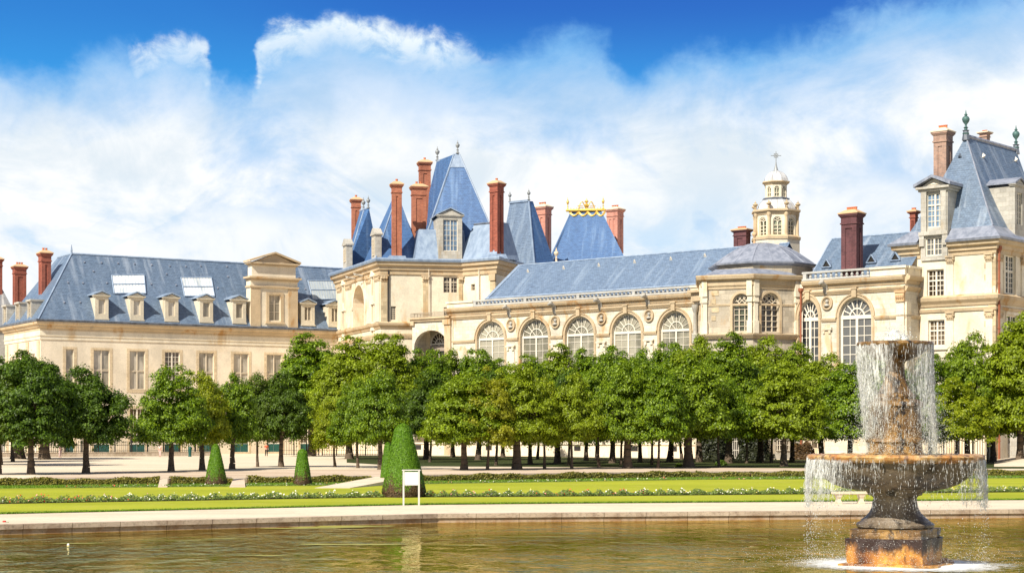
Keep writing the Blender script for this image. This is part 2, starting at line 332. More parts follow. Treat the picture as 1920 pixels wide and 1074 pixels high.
def fstone(name, stops, sc=1.1, dark=(.025, .015, .010), damt=.9, vs=.5, gloss=.35, band=None):
    m, t, b = mat(name); pos = t.new('ShaderNodeNewGeometry').outputs['Position']
    n = t.noise(t.mapv(pos, (1, 1, vs), (.3, .2, .1)), sc, 7, .65, .4)
    c = t.ramp(n, stops)
    d = t.noise(t.mapv(pos, (1.5, 1.5, .8), (4, 1, 3)), sc*1.2, 6, .7, .3)
    c = t.mix(t.math('MULTIPLY', t.smooth(d, .50, .64), damt), c, dark)
    if band:      # black algae grown over the upper part, with a ragged lower edge
        sp = t.new('ShaderNodeSeparateXYZ'); t.l.new(pos, sp.inputs[0]); c = t.mix(t.smooth(t.math('ADD', sp.outputs[2], t.math('MULTIPLY', t.math('SUBTRACT', d, .5), 1.1)), *band), c, dark)
    f = t.noise(pos, 22, 4, .7); c = t.mix(.5, c, t.ramp(f, [(.3, .45), (.6, 1.05)]), 'MULTIPLY')
    t.l.new(c, b.inputs['Base Color']); spec(b, gloss, .5)
    bump(t, b, t.math('ADD', f, t.math('MULTIPLY', d, 2)), .5, .04)
    return m
M['f_rust'] = fstone('algae_orange_stone', [(.25, (.16, .05, .015)), (.45, (.42, .17, .03)), (.6, (.62, .32, .05)), (.8, (.58, .38, .14))], 1.3, (.03, .012, .008), .7, band=(-.42, -.12))
M['f_drum'] = fstone('wet_brown_stone', [(.25, (.05, .03, .015)), (.45, (.14, .075, .028)), (.6, (.34, .19, .055)), (.8, (.42, .30, .13))], 2.2, (.018, .012, .010), 1.0)
M['f_grey'] = fstone('wet_grey_stone', [(.25, (.09, .065, .045)), (.5, (.20, .155, .11)), (.8, (.34, .28, .21))], .9, (.02, .015, .012), .85)
M['f_rim'] = fstone('orange_rim_stone', [(.25, (.22, .10, .05)), (.42, (.50, .22, .06)), (.56, (.58, .36, .14)), (.72, (.50, .42, .34)), (.9, (.6, .55, .5))], 3.4, (.12, .07, .045), .8, 1)
M['benchstone'] = plain('bench_stone', (.62, .52, .38), .85, .2, 0, .2, 4)
# ------------------------------------------------------------------ geometry helpers
Z = Vector((0, 0, 1)); ORG = {}
DS = [1.0]
def W2(px, py, d): d *= DS[0]; return Vector(((px-960)/FP*d, d, CZ+(HY-py)/FP*d))          # a pixel and its distance
def WZ(px, d, z): d *= DS[0]; return Vector(((px-960)/FP*d, d, z))
def gp(px, py, z): d = (CZ-z)*FP/(py-HY); return Vector(((px-960)/FP*d, d, z))   # a pixel on level ground
def tag(o, label=None, cat=None, group=None, kind=None):
    for k, v in (('label', label), ('category', cat), ('group', group), ('kind', kind)):
        if v: o[k] = v
    return o
def empty(name, loc, label=None, cat=None, group=None):
    o = bpy.data.objects.new(name, None); COL.objects.link(o); o.empty_display_size = .3
    o.location = loc; ORG[o] = Vector(loc); return tag(o, label, cat, group)
SPLIT = {'pilaster', 'capital', 'quoin_strip', 'window_surround', 'gargoyle', 'cellar_grille', 'aedicule_niche', 'jamb', 'column'}
class MB:
    def __init__(s): s.v = []; s.f = []; s.m = []; s.cur = 0; s.k = []
    def add(s, vs, fs):
        n = len(s.v); s.k.append((n, len(s.f))); s.v += [tuple(p) for p in vs]; s.f += [tuple(n+i for i in f) for f in fs]; s.m += [s.cur]*len(fs); return s
    def poly(s, *pts): return s.add(pts, [tuple(range(len(pts)))])
    def box8(s, p):   # 4 bottom, 4 top
        return s.add(p, [(3, 2, 1, 0), (4, 5, 6, 7), (0, 1, 5, 4), (1, 2, 6, 5), (2, 3, 7, 6), (3, 0, 4, 7)])
    def obox(s, c, ux, n, a, b, z0, z1, a2=None, b2=None):      # oriented box or frustum: half sizes a along ux, b along n
        a2 = a if a2 is None else a2; b2 = b if b2 is None else b2; c = Vector((c[0], c[1], 0)); q = []
        for (aa, bb, z) in ((a, b, z0), (a2, b2, z1)):
            for sx, sy in ((-1, 1), (1, 1), (1, -1), (-1, -1)): q.append(c+ux*aa*sx+n*bb*sy+Z*z)
        return s.box8(q)
    def bar(s, p0, p1, r, r2=None, n=6):
        p0 = Vector(p0); p1 = Vector(p1); r2 = r if r2 is None else r2; ax = (p1-p0)
        if ax.length < 1e-6: return s
        ax.normalize(); t = ax.cross(Z) if abs(ax.z) < .9 else ax.cross(Vector((1, 0, 0))); t.normalize(); w = ax.cross(t)
        vs = [p+(t*math.cos(2*math.pi*i/n)+w*math.sin(2*math.pi*i/n))*rr for p, rr in ((p0, r), (p1, r2)) for i in range(n)]
        return s.add(vs, [(i, (i+1) % n, n+(i+1) % n, n+i) for i in range(n)]+[tuple(range(n))[::-1], tuple(range(n, 2*n))])
    def lathe(s, c, prof, n=24, a0=0, sy=1, cap=True):
        c = Vector(c); k = len(prof); vs = []
        for r, z in prof:
            for i in range(n): a = a0+2*math.pi*i/n; vs.append(c+Vector((r*math.cos(a), r*math.sin(a)*sy, z)))
        fs = [(j*n+i, j*n+(i+1) % n, (j+1)*n+(i+1) % n, (j+1)*n+i) for j in range(k-1) for i in range(n)]
        if cap: fs += [tuple(range(n))[::-1], tuple(range((k-1)*n, k*n))]
        return s.add(vs, fs)
    def sweep(s, pts, prof, closed=False, cap=True):   # profile [(out, z)] along a plan polyline, out to the right-hand side
        P = [Vector((p[0], p[1], 0)) for p in pts]; n = len(P); rings = []
        for i in range(n):
            a = P[i]-P[i-1] if (i > 0 or closed) else P[1]-P[0]; b = P[(i+1) % n]-P[i] if (i < n-1 or closed) else P[-1]-P[-2]
            a.normalize(); b.normalize(); na = Vector((a.y, -a.x, 0)); nb = Vector((b.y, -b.x, 0)); mt = na+nb
            mt = mt/max(.25, mt.length_squared)*2
            rings.append([P[i]+mt*o+Z*z for o, z in prof])
        k = len(prof); vs = [q for r in rings for q in r]
        fs = [(i*k+j, ((i+1) % n)*k+j, ((i+1) % n)*k+(j+1) % k, i*k+(j+1) % k) for i in range(n if closed else n-1) for j in range(k)]
        if cap and not closed: fs += [tuple(range(k))[::-1], tuple(range((n-1)*k, n*k))]
        return s.add(vs, fs)
    def build(s, name, mats, parent=None, smooth=False, org=None, uv=True):
        if name in SPLIT and len(s.k) > 1:       # pieces that do not touch become parts of their own
            ks = s.k+[(len(s.v), len(s.f))]; V_ = np.array(s.v); q = [(V_[ks[i][0]:ks[i+1][0]].min(0)-.05, V_[ks[i][0]:ks[i+1][0]].max(0)+.05) for i in range(len(s.k))]; par_ = list(range(len(q)))
            def root(i):
                while par_[i] != i: i = par_[i]
                return i
            for i in range(len(q)):
                for j in range(i):
                    if (q[i][0] < q[j][1]).all() and (q[j][0] < q[i][1]).all(): par_[root(i)] = root(j)
            groups = {}
            for i in range(len(q)): groups.setdefault(root(i), []).append(i)
            if len(groups) > 1:
                for g_ in groups.values():
                    m2 = MB()
                    for i in g_:
                        a, b = ks[i], ks[i+1]; m2.add(s.v[a[0]:b[0]], [tuple(x-a[0] for x in f) for f in s.f[a[1]:b[1]]])
                    m2.k = m2.k[:1]; o = m2.build(name, mats, parent, smooth, None, uv)
                return o
        me = bpy.data.meshes.new(name)
        A = np.array(s.v, dtype=float) if s.v else np.zeros((1, 3))
        if org is None: org = ((A[:, 0].min()+A[:, 0].max())/2, (A[:, 1].min()+A[:, 1].max())/2, A[:, 2].min())
        org = Vector(org); L = A-np.array(org)
        me.from_pydata(L.tolist(), [], s.f)
        if not isinstance(mats, (list, tuple)): mats = [mats]
        for mm in mats: me.materials.append(M[mm] if isinstance(mm, str) else mm)
        if len(mats) > 1: me.polygons.foreach_set('material_index', s.m)
        if uv and s.f:
            ul = me.uv_layers.new(name='UVMap'); data = np.zeros((len(me.loops), 2)); li = 0
            for pl in me.polygons:
                nx, ny, nz = pl.normal
                if abs(nz) > .97: t = (1, 0, 0); bb = (0, 1, 0)
                else:
                    q = math.hypot(nx, ny); t = (-ny/q, nx/q, 0); bb = (-nz*nx/q, -nz*ny/q, q)
                for v in pl.vertices:
                    x, y, z = A[v]; data[li] = (x*t[0]+y*t[1], x*bb[0]+y*bb[1]+z*bb[2]); li += 1
            ul.data.foreach_set('uv', data.ravel())
        if smooth: me.polygons.foreach_set('use_smooth', [True]*len(me.polygons))
        me.update()
        o = bpy.data.objects.new(name, me); COL.objects.link(o); ORG[o] = org
        if parent: o.parent = parent; o.location = org-ORG[parent]
        else: o.location = org
        return o
def autosmooth(o, ang=40):
    m = o.modifiers.new('es', 'EDGE_SPLIT'); m.split_angle = R(ang)
    o.data.polygons.foreach_set('use_smooth', [True]*len(o.data.polygons))
class Fac:    # a facade plane over two plan points; features are measured off it
    def __init__(s, A, B):
        s.A = Vector((A[0], A[1], 0)); s.B = Vector((B[0], B[1], 0)); s.L = (s.B-s.A).length
        s.ux = (s.B-s.A)/s.L; s.n = Vector((s.ux.y, -s.ux.x, 0))
    @staticmethod
    def px(p0, d0, p1, d1): return Fac(((p0-960)/FP*d0, d0), ((p1-960)/FP*d1, d1))
    def t(s, px, v=0):
        r = Vector(((px-960)/FP, 1, 0)); return ((s.A+s.n*v).dot(s.n))/r.dot(s.n), r
    def u(s, px, v=0): t, r = s.t(px, v); return (r*t-s.A).dot(s.ux)
    def z(s, px, py, v=0): t, r = s.t(px, v); return CZ+(HY-py)*t/FP
    def P(s, u, v, z): return s.A+s.ux*u+s.n*v+Z*z
    def pt(s, px, py, v=0): t, r = s.t(px, v); return r*t+Z*(CZ+(HY-py)*t/FP)
    def box(s, mb, u0, u1, v0, v1, z0, z1):
        return mb.box8([s.P(u0, v1, z0), s.P(u1, v1, z0), s.P(u1, v0, z0), s.P(u0, v0, z0), s.P(u0, v1, z1), s.P(u1, v1, z1), s.P(u1, v0, z1), s.P(u0, v0, z1)])
    def gable(s, mb, u0, u1, v0, v1, z0, z1):      # triangular prism
        um = (u0+u1)/2; q = [s.P(u0, v1, z0), s.P(u1, v1, z0), s.P(um, v1, z1), s.P(u0, v0, z0), s.P(u1, v0, z0), s.P(um, v0, z1)]
        return mb.add(q, [(0, 1, 2), (5, 4, 3), (0, 3, 4, 1), (1, 4, 5, 2), (2, 5, 3, 0)])
NS = 14
def wall(mb, F, u0, u1, z0, z1, ops=(), v=0, dep=.45):
    """a wall plane with real openings (u0,u1,z0,z1,arch) and their reveals"""
    us = sorted({u0, u1, *[o[0] for o in ops], *[o[1] for o in ops]}); zs = sorted({z0, z1, *[o[2] for o in ops], *[o[3] for o in ops]})
    us = [x for x in us if u0-1e-6 <= x <= u1+1e-6]; zs = [x for x in zs if z0-1e-6 <= x <= z1+1e-6]
    for i in range(len(us)-1):
        for j in range(len(zs)-1):
            cu = (us[i]+us[i+1])/2; cz = (zs[j]+zs[j+1])/2
            if any(o[0] < cu < o[1] and o[2] < cz < o[3] for o in ops): continue
            mb.poly(F.P(us[i], v, zs[j]), F.P(us[i+1], v, zs[j]), F.P(us[i+1], v, zs[j+1]), F.P(us[i], v, zs[j+1]))
    for o in ops:
        a, b_, c, d = o[:4]; w = v-dep
        if len(o) > 4 and o[4]:
            r = (b_-a)/2; rz = o[4] if o[4] is not True else r; cz = d-rz; cu = (a+b_)/2
            arc = [(cu-r*math.cos(math.pi*k/NS), cz+rz*math.sin(math.pi*k/NS)) for k in range(NS+1)]
            for k in range(NS):
                (x0, y0), (x1, y1) = arc[k], arc[k+1]
                mb.poly(F.P(x0, v, y0), F.P(x1, v, y1), F.P(x1, v, d), F.P(x0, v, d))
                mb.poly(F.P(x0, v, y0), F.P(x0, w, y0), F.P(x1, w, y1), F.P(x1, v, y1))
            top = cz
        else:
            top = d; mb.poly(F.P(a, v, d), F.P(a, w, d), F.P(b_, w, d), F.P(b_, v, d))
        mb.poly(F.P(a, v, c), F.P(a, w, c), F.P(a, w, top), F.P(a, v, top))
        mb.poly(F.P(b_, v, c), F.P(b_, v, top), F.P(b_, w, top), F.P(b_, w, c))
        mb.poly(F.P(a, v, c), F.P(b_, v, c), F.P(b_, w, c), F.P(a, w, c))
def window(F, parent, a, b_, c, d, frame='white', pane='pane_pale', nx=2, nz=3, arch=0, v=-.30, mid=.16, thin=.05, fw=.13, trans=None, name='window', fan=False, top_nz=0):
    """joinery as one part, its glazing as a sub-part"""
    mb = MB(); g = MB(); B = lambda x0, x1, y0, y1, vv=0, t=.09: F.box(mb, x0, x1, v-t/2+vv, v+t/2+vv, y0, y1)
    cu = (a+b_)/2; r = (b_-a)/2; rz = arch if arch and arch is not True else r; sp = d-rz if arch else d
    B(a, a+fw, c, sp); B(b_-fw, b_, c, sp); B(a+fw, b_-fw, c, c+fw)
    if not arch: B(a+fw, b_-fw, d-fw, d)
    if trans: B(a+fw, b_-fw, trans-fw*.6, trans+fw*.6, .012)
    hi = sp-(0 if arch else fw)
    if mid: B(cu-mid/2, cu+mid/2, c+fw, hi, .02)
    for i in range(1, nx):
        x = a+fw+(b_-a-2*fw)*i/nx
        if mid and abs(x-cu) < .02: continue
        B(x-thin/2, x+thin/2, c+fw, hi, -.014, .05)
    for j in range(1, nz):
        y = c+fw+(hi-c-fw)*j/nz; B(a+fw, b_-fw, y-thin/2, y+thin/2, -.026, .05)
    if arch:
        B(a, b_, sp-fw*.8, sp+fw*.8, .03)
        K = 20; arc = lambda q, rr, rrz: (cu-rr*math.cos(math.pi*q), sp+rrz*math.sin(math.pi*q))
        for k in range(K):
            for (ro, ri, rzo, rzi) in [(r, r-fw, rz, rz-fw)]+([(r*.45+thin, r*.45-thin, rz*.45+thin, rz*.45-thin)] if fan else []):
                p = [arc(k/K, ro, rzo), arc((k+1)/K, ro, rzo), arc((k+1)/K, ri, rzi), arc(k/K, ri, rzi)]
                mb.add([F.P(x, v+.045, y) for x, y in p]+[F.P(x, v-.045, y) for x, y in p], [(0, 1, 2, 3), (7, 6, 5, 4), (0, 4, 5, 1), (1, 5, 6, 2), (2, 6, 7, 3), (3, 7, 4, 0)])
        if fan:
            for q in [i/8 for i in range(1, 8)]:
                x0, y0 = arc(q, r*.45, rz*.45); x1, y1 = arc(q, r-fw*.5, rz-fw*.5)
                mb.bar(F.P(x0, v-.01, y0), F.P(x1, v-.01, y1), thin*.95, n=4)
            for q in (.25, .5, .75):
                x1, y1 = arc(q, r*.45, rz*.45); mb.bar(F.P(cu, v-.01, sp), F.P(x1, v-.01, y1), thin*.8, n=4)
        pts = [F.P(a, v-.06, c)]+[F.P(b_, v-.06, c)]+[F.P(*(lambda t: (t[0], v-.06, t[1]))(arc(1-k/K, r, rz))) for k in range(K+1)]
        g.poly(*pts)
    else: g.poly(F.P(a, v-.06, c), F.P(b_, v-.06, c), F.P(b_, v-.06, d), F.P(a, v-.06, d))
    o = mb.build(name, frame, parent); g.build('pane', pane, o); return o
def band(F, mb, u0, u1, z, prof, v=0):       # straight moulding, prof [(out, dz)] closed loop
    q = [F.P(u, v+o, z+dz) for u in (u0, u1) for o, dz in prof]; k = len(prof)
    return mb.add(q, [(j, k+j, k+(j+1) % k, (j+1) % k) for j in range(k)]+[tuple(range(k))[::-1], tuple(range(k, 2*k))])
CORN = [(-.05, -1.0), (.10, -1.0), (.14, -.72), (.30, -.66), (.34, -.40), (.62, -.30), (.70, 0), (-.05, .04)]   # cornice, top at 0
def scaled(p, so, sz): return [(o*so, z*sz) for o, z in p]
STR = [(-.03, -.14), (.10, -.14), (.18, 0), (.18, .10), (-.03, .14)]
def chimney(parent, c, ux, a, b, z0, z1, brickm='brick', capm='cap', pots=2, panels=True, potm='pot', name='chimney'):
    """brick stack: half sizes a along ux and b across; sunk panels, corbelled head, cap stone and pots"""
    n = Vector((ux.y, -ux.x, 0)); c = Vector((c[0], c[1], 0)); mb = MB(); hh = min(1.6, (z1-z0)*.2); zt = z1-hh*.45
    e = .10
    mb.obox(c, ux, n, a-e, b-e, z0, zt-hh*.75)
    mb.obox(c, ux, n, a, b, z0, z0+.5)
    for sx in (-1, 1):
        for sy in (-1, 1):      # corner piers leave the faces sunk
            mb.obox(c+ux*sx*(a-.26)+n*sy*(b-.26), ux, n, .26, .26, z0+.5, zt-hh*1.0)
    if panels and a > 1.0:
        for sy in (-1, 1): mb.obox(c+n*sy*(b-.12), ux, n, .16, .12, z0+.5, zt-hh)
    mb.obox(c, ux, n, a+.002, b+.002, zt-hh*1.0, zt-hh*.72)
    mb.obox(c, ux, n, a+.10, b+.10, zt-hh*.72, zt-hh*.62)
    mb.obox(c, ux, n, a+.02, b+.02, zt-hh*.62, zt-hh*.26)
    mb.obox(c, ux, n, a+.05, b+.05, zt-hh*.26, zt-hh*.1, a+.24, b+.24)
    mb.obox(c, ux, n, a+.24, b+.24, zt-hh*.1, zt)
    o = mb.build(name, brickm, parent)
    k = MB(); k.obox(c, ux, n, a+.30, b+.30, zt, zt+.12); k.obox(c, ux, n, a+.26, b+.26, zt+.12, zt+hh*.30, a*.62, b*.62)
    k.build('cap_stone', capm, o)
    p = MB()
    for i in range(pots):
        q = c+ux*((i+.5)/pots-.5)*2*a*.62; p.lathe(q+Z*(zt+hh*.28), [(.17, 0), (.15, hh*.16), (.19, hh*.17), (.19, hh*.22), (.12, hh*.23)], 10)
    p.build('chimney_pot', potm, o)
    return o
def finial(parent, p, h, m='finial', r=None):
    r = r or h*.13
    prof = [(r*1.0, 0), (r*1.1, .05), (r*.55, .09), (r*.5, .26), (r*.8, .28), (r*.35, .32), (r*.30, .40), (r*1.0, .52), (r*1.25, .62), (r*1.0, .70), (r*.35, .76), (r*.55, .80), (r*.25, .86), (.02, 1.0)]
    mb = MB(); mb.lathe(p, [(x, z*h) for x, z in prof], 10); o = mb.build('finial', m, parent); autosmooth(o, 50); return o
def roofmesh(name, m, parent, faces):
    mb = MB()
    for f in faces: mb.poly(*f)
    return mb.build(name, m, parent)
def hip(base, top):     # base and top: four corners each
    return [[base[i], base[(i+1) % 4], top[(i+1) % 4], top[i]] for i in range(4)]+[list(top)]
def ridgecap(mb, a, b, r=.14): mb.bar(a, b, r, n=5)
def at_px(P0, dr, px): k = (px-960)/FP; t = (k*P0.y-P0.x)/(dr.x-k*dr.y); return P0+dr*t
# ---- leaves
def rand_unit(n):
    v = rng.normal(size=(n, 3)); return v/np.linalg.norm(v, axis=1)[:, None]
def leaves(P, N, size, sizevar=.4, tilt=.6):
    """quads (rhombus leaf clusters) at P facing roughly N -> verts, faces"""
    n = len(P); N = N+rand_unit(n)*tilt; N /= np.linalg.norm(N, axis=1)[:, None]
    t = np.cross(N, rand_unit(n)); t /= np.linalg.norm(t, axis=1)[:, None]; b = np.cross(N, t)
    s = (size*(1-sizevar+2*sizevar*rng.random(n)))[:, None] if np.isscalar(size) else size[:, None]
    bend = N*s*.18
    V = np.stack([P-t*s, P-b*s*.62+bend, P+t*s, P+b*s*.62+bend], 1).reshape(-1, 3)
    return V, np.arange(4*n).reshape(-1, 4)
def npmesh(name, V, F, m, smooth=False):
    me = bpy.data.meshes.new(name); me.vertices.add(len(V)); me.vertices.foreach_set('co', V.astype(np.float32).ravel())
    k = F.shape[1]; me.loops.add(F.size); me.loops.foreach_set('vertex_index', F.ravel().astype(np.int32))
    me.polygons.add(len(F)); me.polygons.foreach_set('loop_start', np.arange(0, F.size, k, dtype=np.int32)); me.polygons.foreach_set('loop_total', np.full(len(F), k, dtype=np.int32))
    me.update(calc_edges=True); me.validate(); me.materials.append(M[m] if isinstance(m, str) else m); return me
def objof(name, me, loc, parent=None):
    o = bpy.data.objects.new(name, me); COL.objects.link(o); loc = Vector(loc); ORG[o] = loc
    if parent: o.parent = parent; o.location = loc-ORG[parent]
    else: o.location = loc
    return o
def tree_from(root_loc, parts, sc, rz, name, label, cat, group):
    r = bpy.data.objects.new(name, None); COL.objects.link(r); r.location = root_loc; r.rotation_euler = (0, 0, rz); r.scale = sc; r.empty_display_size = .3
    tag(r, label, cat, group)
    for nm, me in parts:
        c = bpy.data.objects.new(nm, me); COL.objects.link(c); c.parent = r
    return r
# ================================================================== GROUND, PARTERRE, BASIN
ZP = -0.40; ZW = -0.70          # parterre and pond level; the terrace under the trees is z = 0
def line(pts, z):                 # plan polyline from (px, py) on level z, run on past both sides of the view
    P = [gp(x, y, z) for x, y in pts]
    a = P[0]+(P[0]-P[1]).normalized()*90; b = P[-1]+(P[-1]-P[-2]).normalized()*70
    return [a]+P+[b]
basin = line([(0, 985.5), (820, 964.8), (1920, 956.3)], ZP)
bl = [Vector((-34, 0, 0)), Vector((48, 0, 0))]
def at_x(pl, X):
    for a, b in zip(pl, pl[1:]):
        if a.x <= X <= b.x: return a.lerp(b, (X-a.x)/(b.x-a.x))
    return pl[0] if X < pl[0].x else pl[-1]
BA, BB, BC = at_x(basin, -34), basin[2], at_x(basin, 48)
hole = [BA, basin[1], BB, basin[3], BC, Vector((48, 12, 0)), Vector((-34, 12, 0))]
def tline(ds, z=0): return [WZ(p, d, z) for p, d in ds]
terr = tline([(0, 105), (620, 112), (760, 114.5), (1300, 126), (1920, 130.5)])
terr = [terr[0]+(terr[0]-terr[1]).normalized()*300]+terr+[terr[-1]+(terr[-1]-terr[-2]).normalized()*300]
import bmesh
def filled(name, outer, holes, z, m, kind='structure'):
    bm = bmesh.new()
    for lp in [outer]+holes:
        vs = [bm.verts.new((p[0], p[1], z)) for p in lp]
        for i in range(len(vs)): bm.edges.new((vs[i], vs[(i+1) % len(vs)]))
    bmesh.ops.triangle_fill(bm, use_beauty=True, use_dissolve=False, edges=bm.edges[:])
    for f in bm.faces:
        if f.normal.z < 0: f.normal_flip()
    me = bpy.data.meshes.new(name); bm.to_mesh(me); bm.free(); me.materials.append(M[m])
    o = bpy.data.objects.new(name, me); COL.objects.link(o); tag(o, kind=kind); return o
filled('gravel_path', [terr[0], *terr[1:-1], terr[-1], Vector((400, -80, 0)), Vector((-400, -80, 0))], [hole], ZP, 'gravel')
filled('terrace_ground', [*terr, Vector((1500, 130, 0)), Vector((1500, 2500, 0)), Vector((-1500, 2500, 0)), Vector((-1500, 90, 0))], [], 0, 'gravel')
filled('pond_bed', [h+Vector((0, 0, 0)) for h in hole], [], ZW-1.2, 'soil')
wm = MB(); wm.poly(*[Vector((h.x, h.y, ZW)) for h in hole][::-1]); wo = wm.build('water', 'water'); tag(wo, kind='structure')
if wo.data.polygons[0].normal.z < 0: wo.data.flip_normals()
def strip(name, a, b, z, m, kind='structure'):
    return filled(name, list(a)+list(b)[::-1], [], z, m, kind)
lawn_front = line([(0, 963.5), (760, 946.5), (960, 944.5), (1920, 937)], ZP)
off = lambda pl, d: [p+Vector((0, d, 0)) for p in pl]
strip('lawn', lawn_front, off(terr, -.25), ZP+.025, 'lawn')
strip('rough_grass', off(terr[1:-1], -5.2), off(terr[1:-1], -.3), ZP+.031, 'rough_grass')
fl = line([(0, 944), (700, 932), (1000, 930.5), (1920, 922)], ZP)
strip('flower_bed_soil', off(fl, -.9), off(fl, .9), ZP+.036, 'soil')
# sandy verge, and grass strip with the trees' shade put into its colour
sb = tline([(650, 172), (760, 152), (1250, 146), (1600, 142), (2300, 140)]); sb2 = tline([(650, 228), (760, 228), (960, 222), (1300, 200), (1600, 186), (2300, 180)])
strip('shade_toned_grass_strip', sb, sb2, .010, 'painted_shade_grass')
strip('sandy_verge', off(terr[1:-1], 1.0), off(terr[1:-1], 26), .006, 'sand')
# ramps up to the terrace, cut through the terrace wall
ramps = [((296, 912.5), (300, 897.2), 18, 14), ((430, 912.5), (438, 896.2), 30, 20), ((590, 914), (704, 893.2), 66, 64)]
gaps = []
for (x0, y0), (x1, y1), w0, w1 in ramps:
    p = [gp(x0, y0, ZP+.045), gp(x0+w0, y0, ZP+.045), gp(x1+w1, y1, .012), gp(x1, y1, .012)]
    mb = MB(); mb.box8([Vector((q.x, q.y, ZP-.3)) for q in p]+p); tag(mb.build('path_ramp', 'gravel' if w0 > 40 else 'sand'), kind='structure')
# basin edge: coping course over a wall course
e = MB(); e.sweep([BA, basin[1], BB, basin[3], BC], [(-.42, ZP-.02), (.06, ZP-.02), (.06, ZP+.03), (.04, ZP+.05), (-.42, ZP+.05)][::-1])
bw = empty('basin_wall', (0, 60, ZW)); tag(bw, 'low stone wall with coping along the far edge of the pond', 'basin wall')
def spun(mb, name, m, par): return mb.build(name, m, par)
ck = MB(); ck.sweep([BA, basin[1], BB, basin[3], BC], [(-.45, ZP-.12), (.07, ZP-.12), (.07, ZP+.045), (-.45, ZP+.045)]); ck.build('coping', 'coping', bw)
ck = MB(); ck.sweep([BA, basin[1], BB, basin[3], BC], [(-.40, ZW-.8), (0, ZW-.8), (0, ZP-.122), (-.40, ZP-.122)]); ck.build('wall', 'basinwall', bw)
ck = MB(); ck.sweep([BC, Vector((48, 12, 0)), Vector((-34, 12, 0)), BA], [(-.40, ZW-.8), (0, ZW-.8), (0, ZP+.045), (-.40, ZP+.045)]); ck.build('near_wall', 'basinwall', bw)
tw_ = MB(); tw_.sweep([Vector((p.x, p.y, 0)) for p in terr], [(-.5, ZP-.4), (-.001, ZP-.4), (-.001, -.006), (-.5, -.006)]); tag(tw_.build('terrace_edge', 'kerb'), kind='structure')
# terrace kerb wall with its overgrown hedge, in stretches between the ramps
stretches = [(-380, 297), (316, 434), (462, 690), (776, 1400), (1404, 2300)]
def d_at(pl, px):
    for a, b in zip(pl, pl[1:]):
        pa = 960+FP*a.x/a.y; pb = 960+FP*b.x/b.y
        if pa <= px <= pb:
            k = (px-960)/FP; t = (k*a.y-a.x)/((b.x-a.x)-k*(b.y-a.y)); return a.lerp(b, t)
    return None
tp = [t for t in terr if t.y > 0]
for i, (a, b_) in enumerate(stretches):
    A = d_at(terr, a) or terr[0]; B = d_at(terr, b_) or terr[-1]
    mid = [t for t in terr if A.x < t.x < B.x]; pl = [Vector((q.x, q.y, 0)) for q in [A]+mid+[B]]
    w = MB(); w.sweep(pl, [(-.35, ZP-.2), (0, ZP-.2), (0, .0), (.05, .0), (.05, .10), (-.35, .10)])
    nm = ['ends at the leftmost ramp', 'is the shorter one left of the small cone', 'runs behind the two small cones', 'runs from the big cone to the fountain', 'runs on behind the fountain'][i]
    o = w.build('terrace_wall', 'kerb'); tag(o, 'low pale stone terrace kerb wall that '+nm, 'kerb wall', 'kerb walls of the terrace')
    # hedge
    Ps, Ns = [], []
    for p, q in zip(pl, pl[1:]):
        L = (q-p).length; x0 = max(p.x, -60); 
        n = int(L*420) if L < 90 else 0
        if L >= 90: p = p.lerp(q, 1-60/L) if p.x < -20 else p; q = p+(q-p).normalized()*60; L = 60; n = int(L*420)
        dirv_ = (q-p)/L; nn = Vector((dirv_.y, -dirv_.x, 0)); s = rng.random(n)*L; 
        hh = .41+.06*np.sin(s*.9+i)+.05*np.sin(s*2.7+1); th = rng.random(n); face = rng.random(n) < .62
        out = np.where(face, .62+.10*rng.random(n), .12+.6*th); zz = np.where(face, hh*rng.random(n)**.8, hh+.03*rng.normal(size=n))
        P_ = np.array(p)[None]+np.array(dirv_)[None]*s[:, None]+np.array(nn)[None]*out[:, None]; P_[:, 2] = ZP+zz+.02
        N_ = np.where(face[:, None], np.array(nn)[None]+[[0, 0, .4]], np.array([[0, 0, 1.]])); Ps.append(P_); Ns.append(N_)
    P_ = np.concatenate(Ps); N_ = np.concatenate(Ns); V, F_ = leaves(P_, N_, .065, .4, .8)
    core = MB(); core.sweep(pl, [(.08, ZP), (.60, ZP), (.55, ZP+.30), (.08, ZP+.32)])
    hg = ['before the leftmost trees', 'just left of the small trimmed cone', 'between the two small trimmed cones and past them', 'right of the large trimmed cone', 'behind and right of the fountain bowl'][i]
    r = empty('hedge', (pl[0].x if pl[0].x > -100 else -60, pl[0].y, ZP)); tag(r, 'low brownish green box hedge '+hg, 'hedge', 'low hedges along the terrace wall')
    core.build('hedge_core', 'twig', r); c = objof('foliage', npmesh('foliage', V-np.array(ORG[r]), F_, 'hedge'), ORG[r], r)
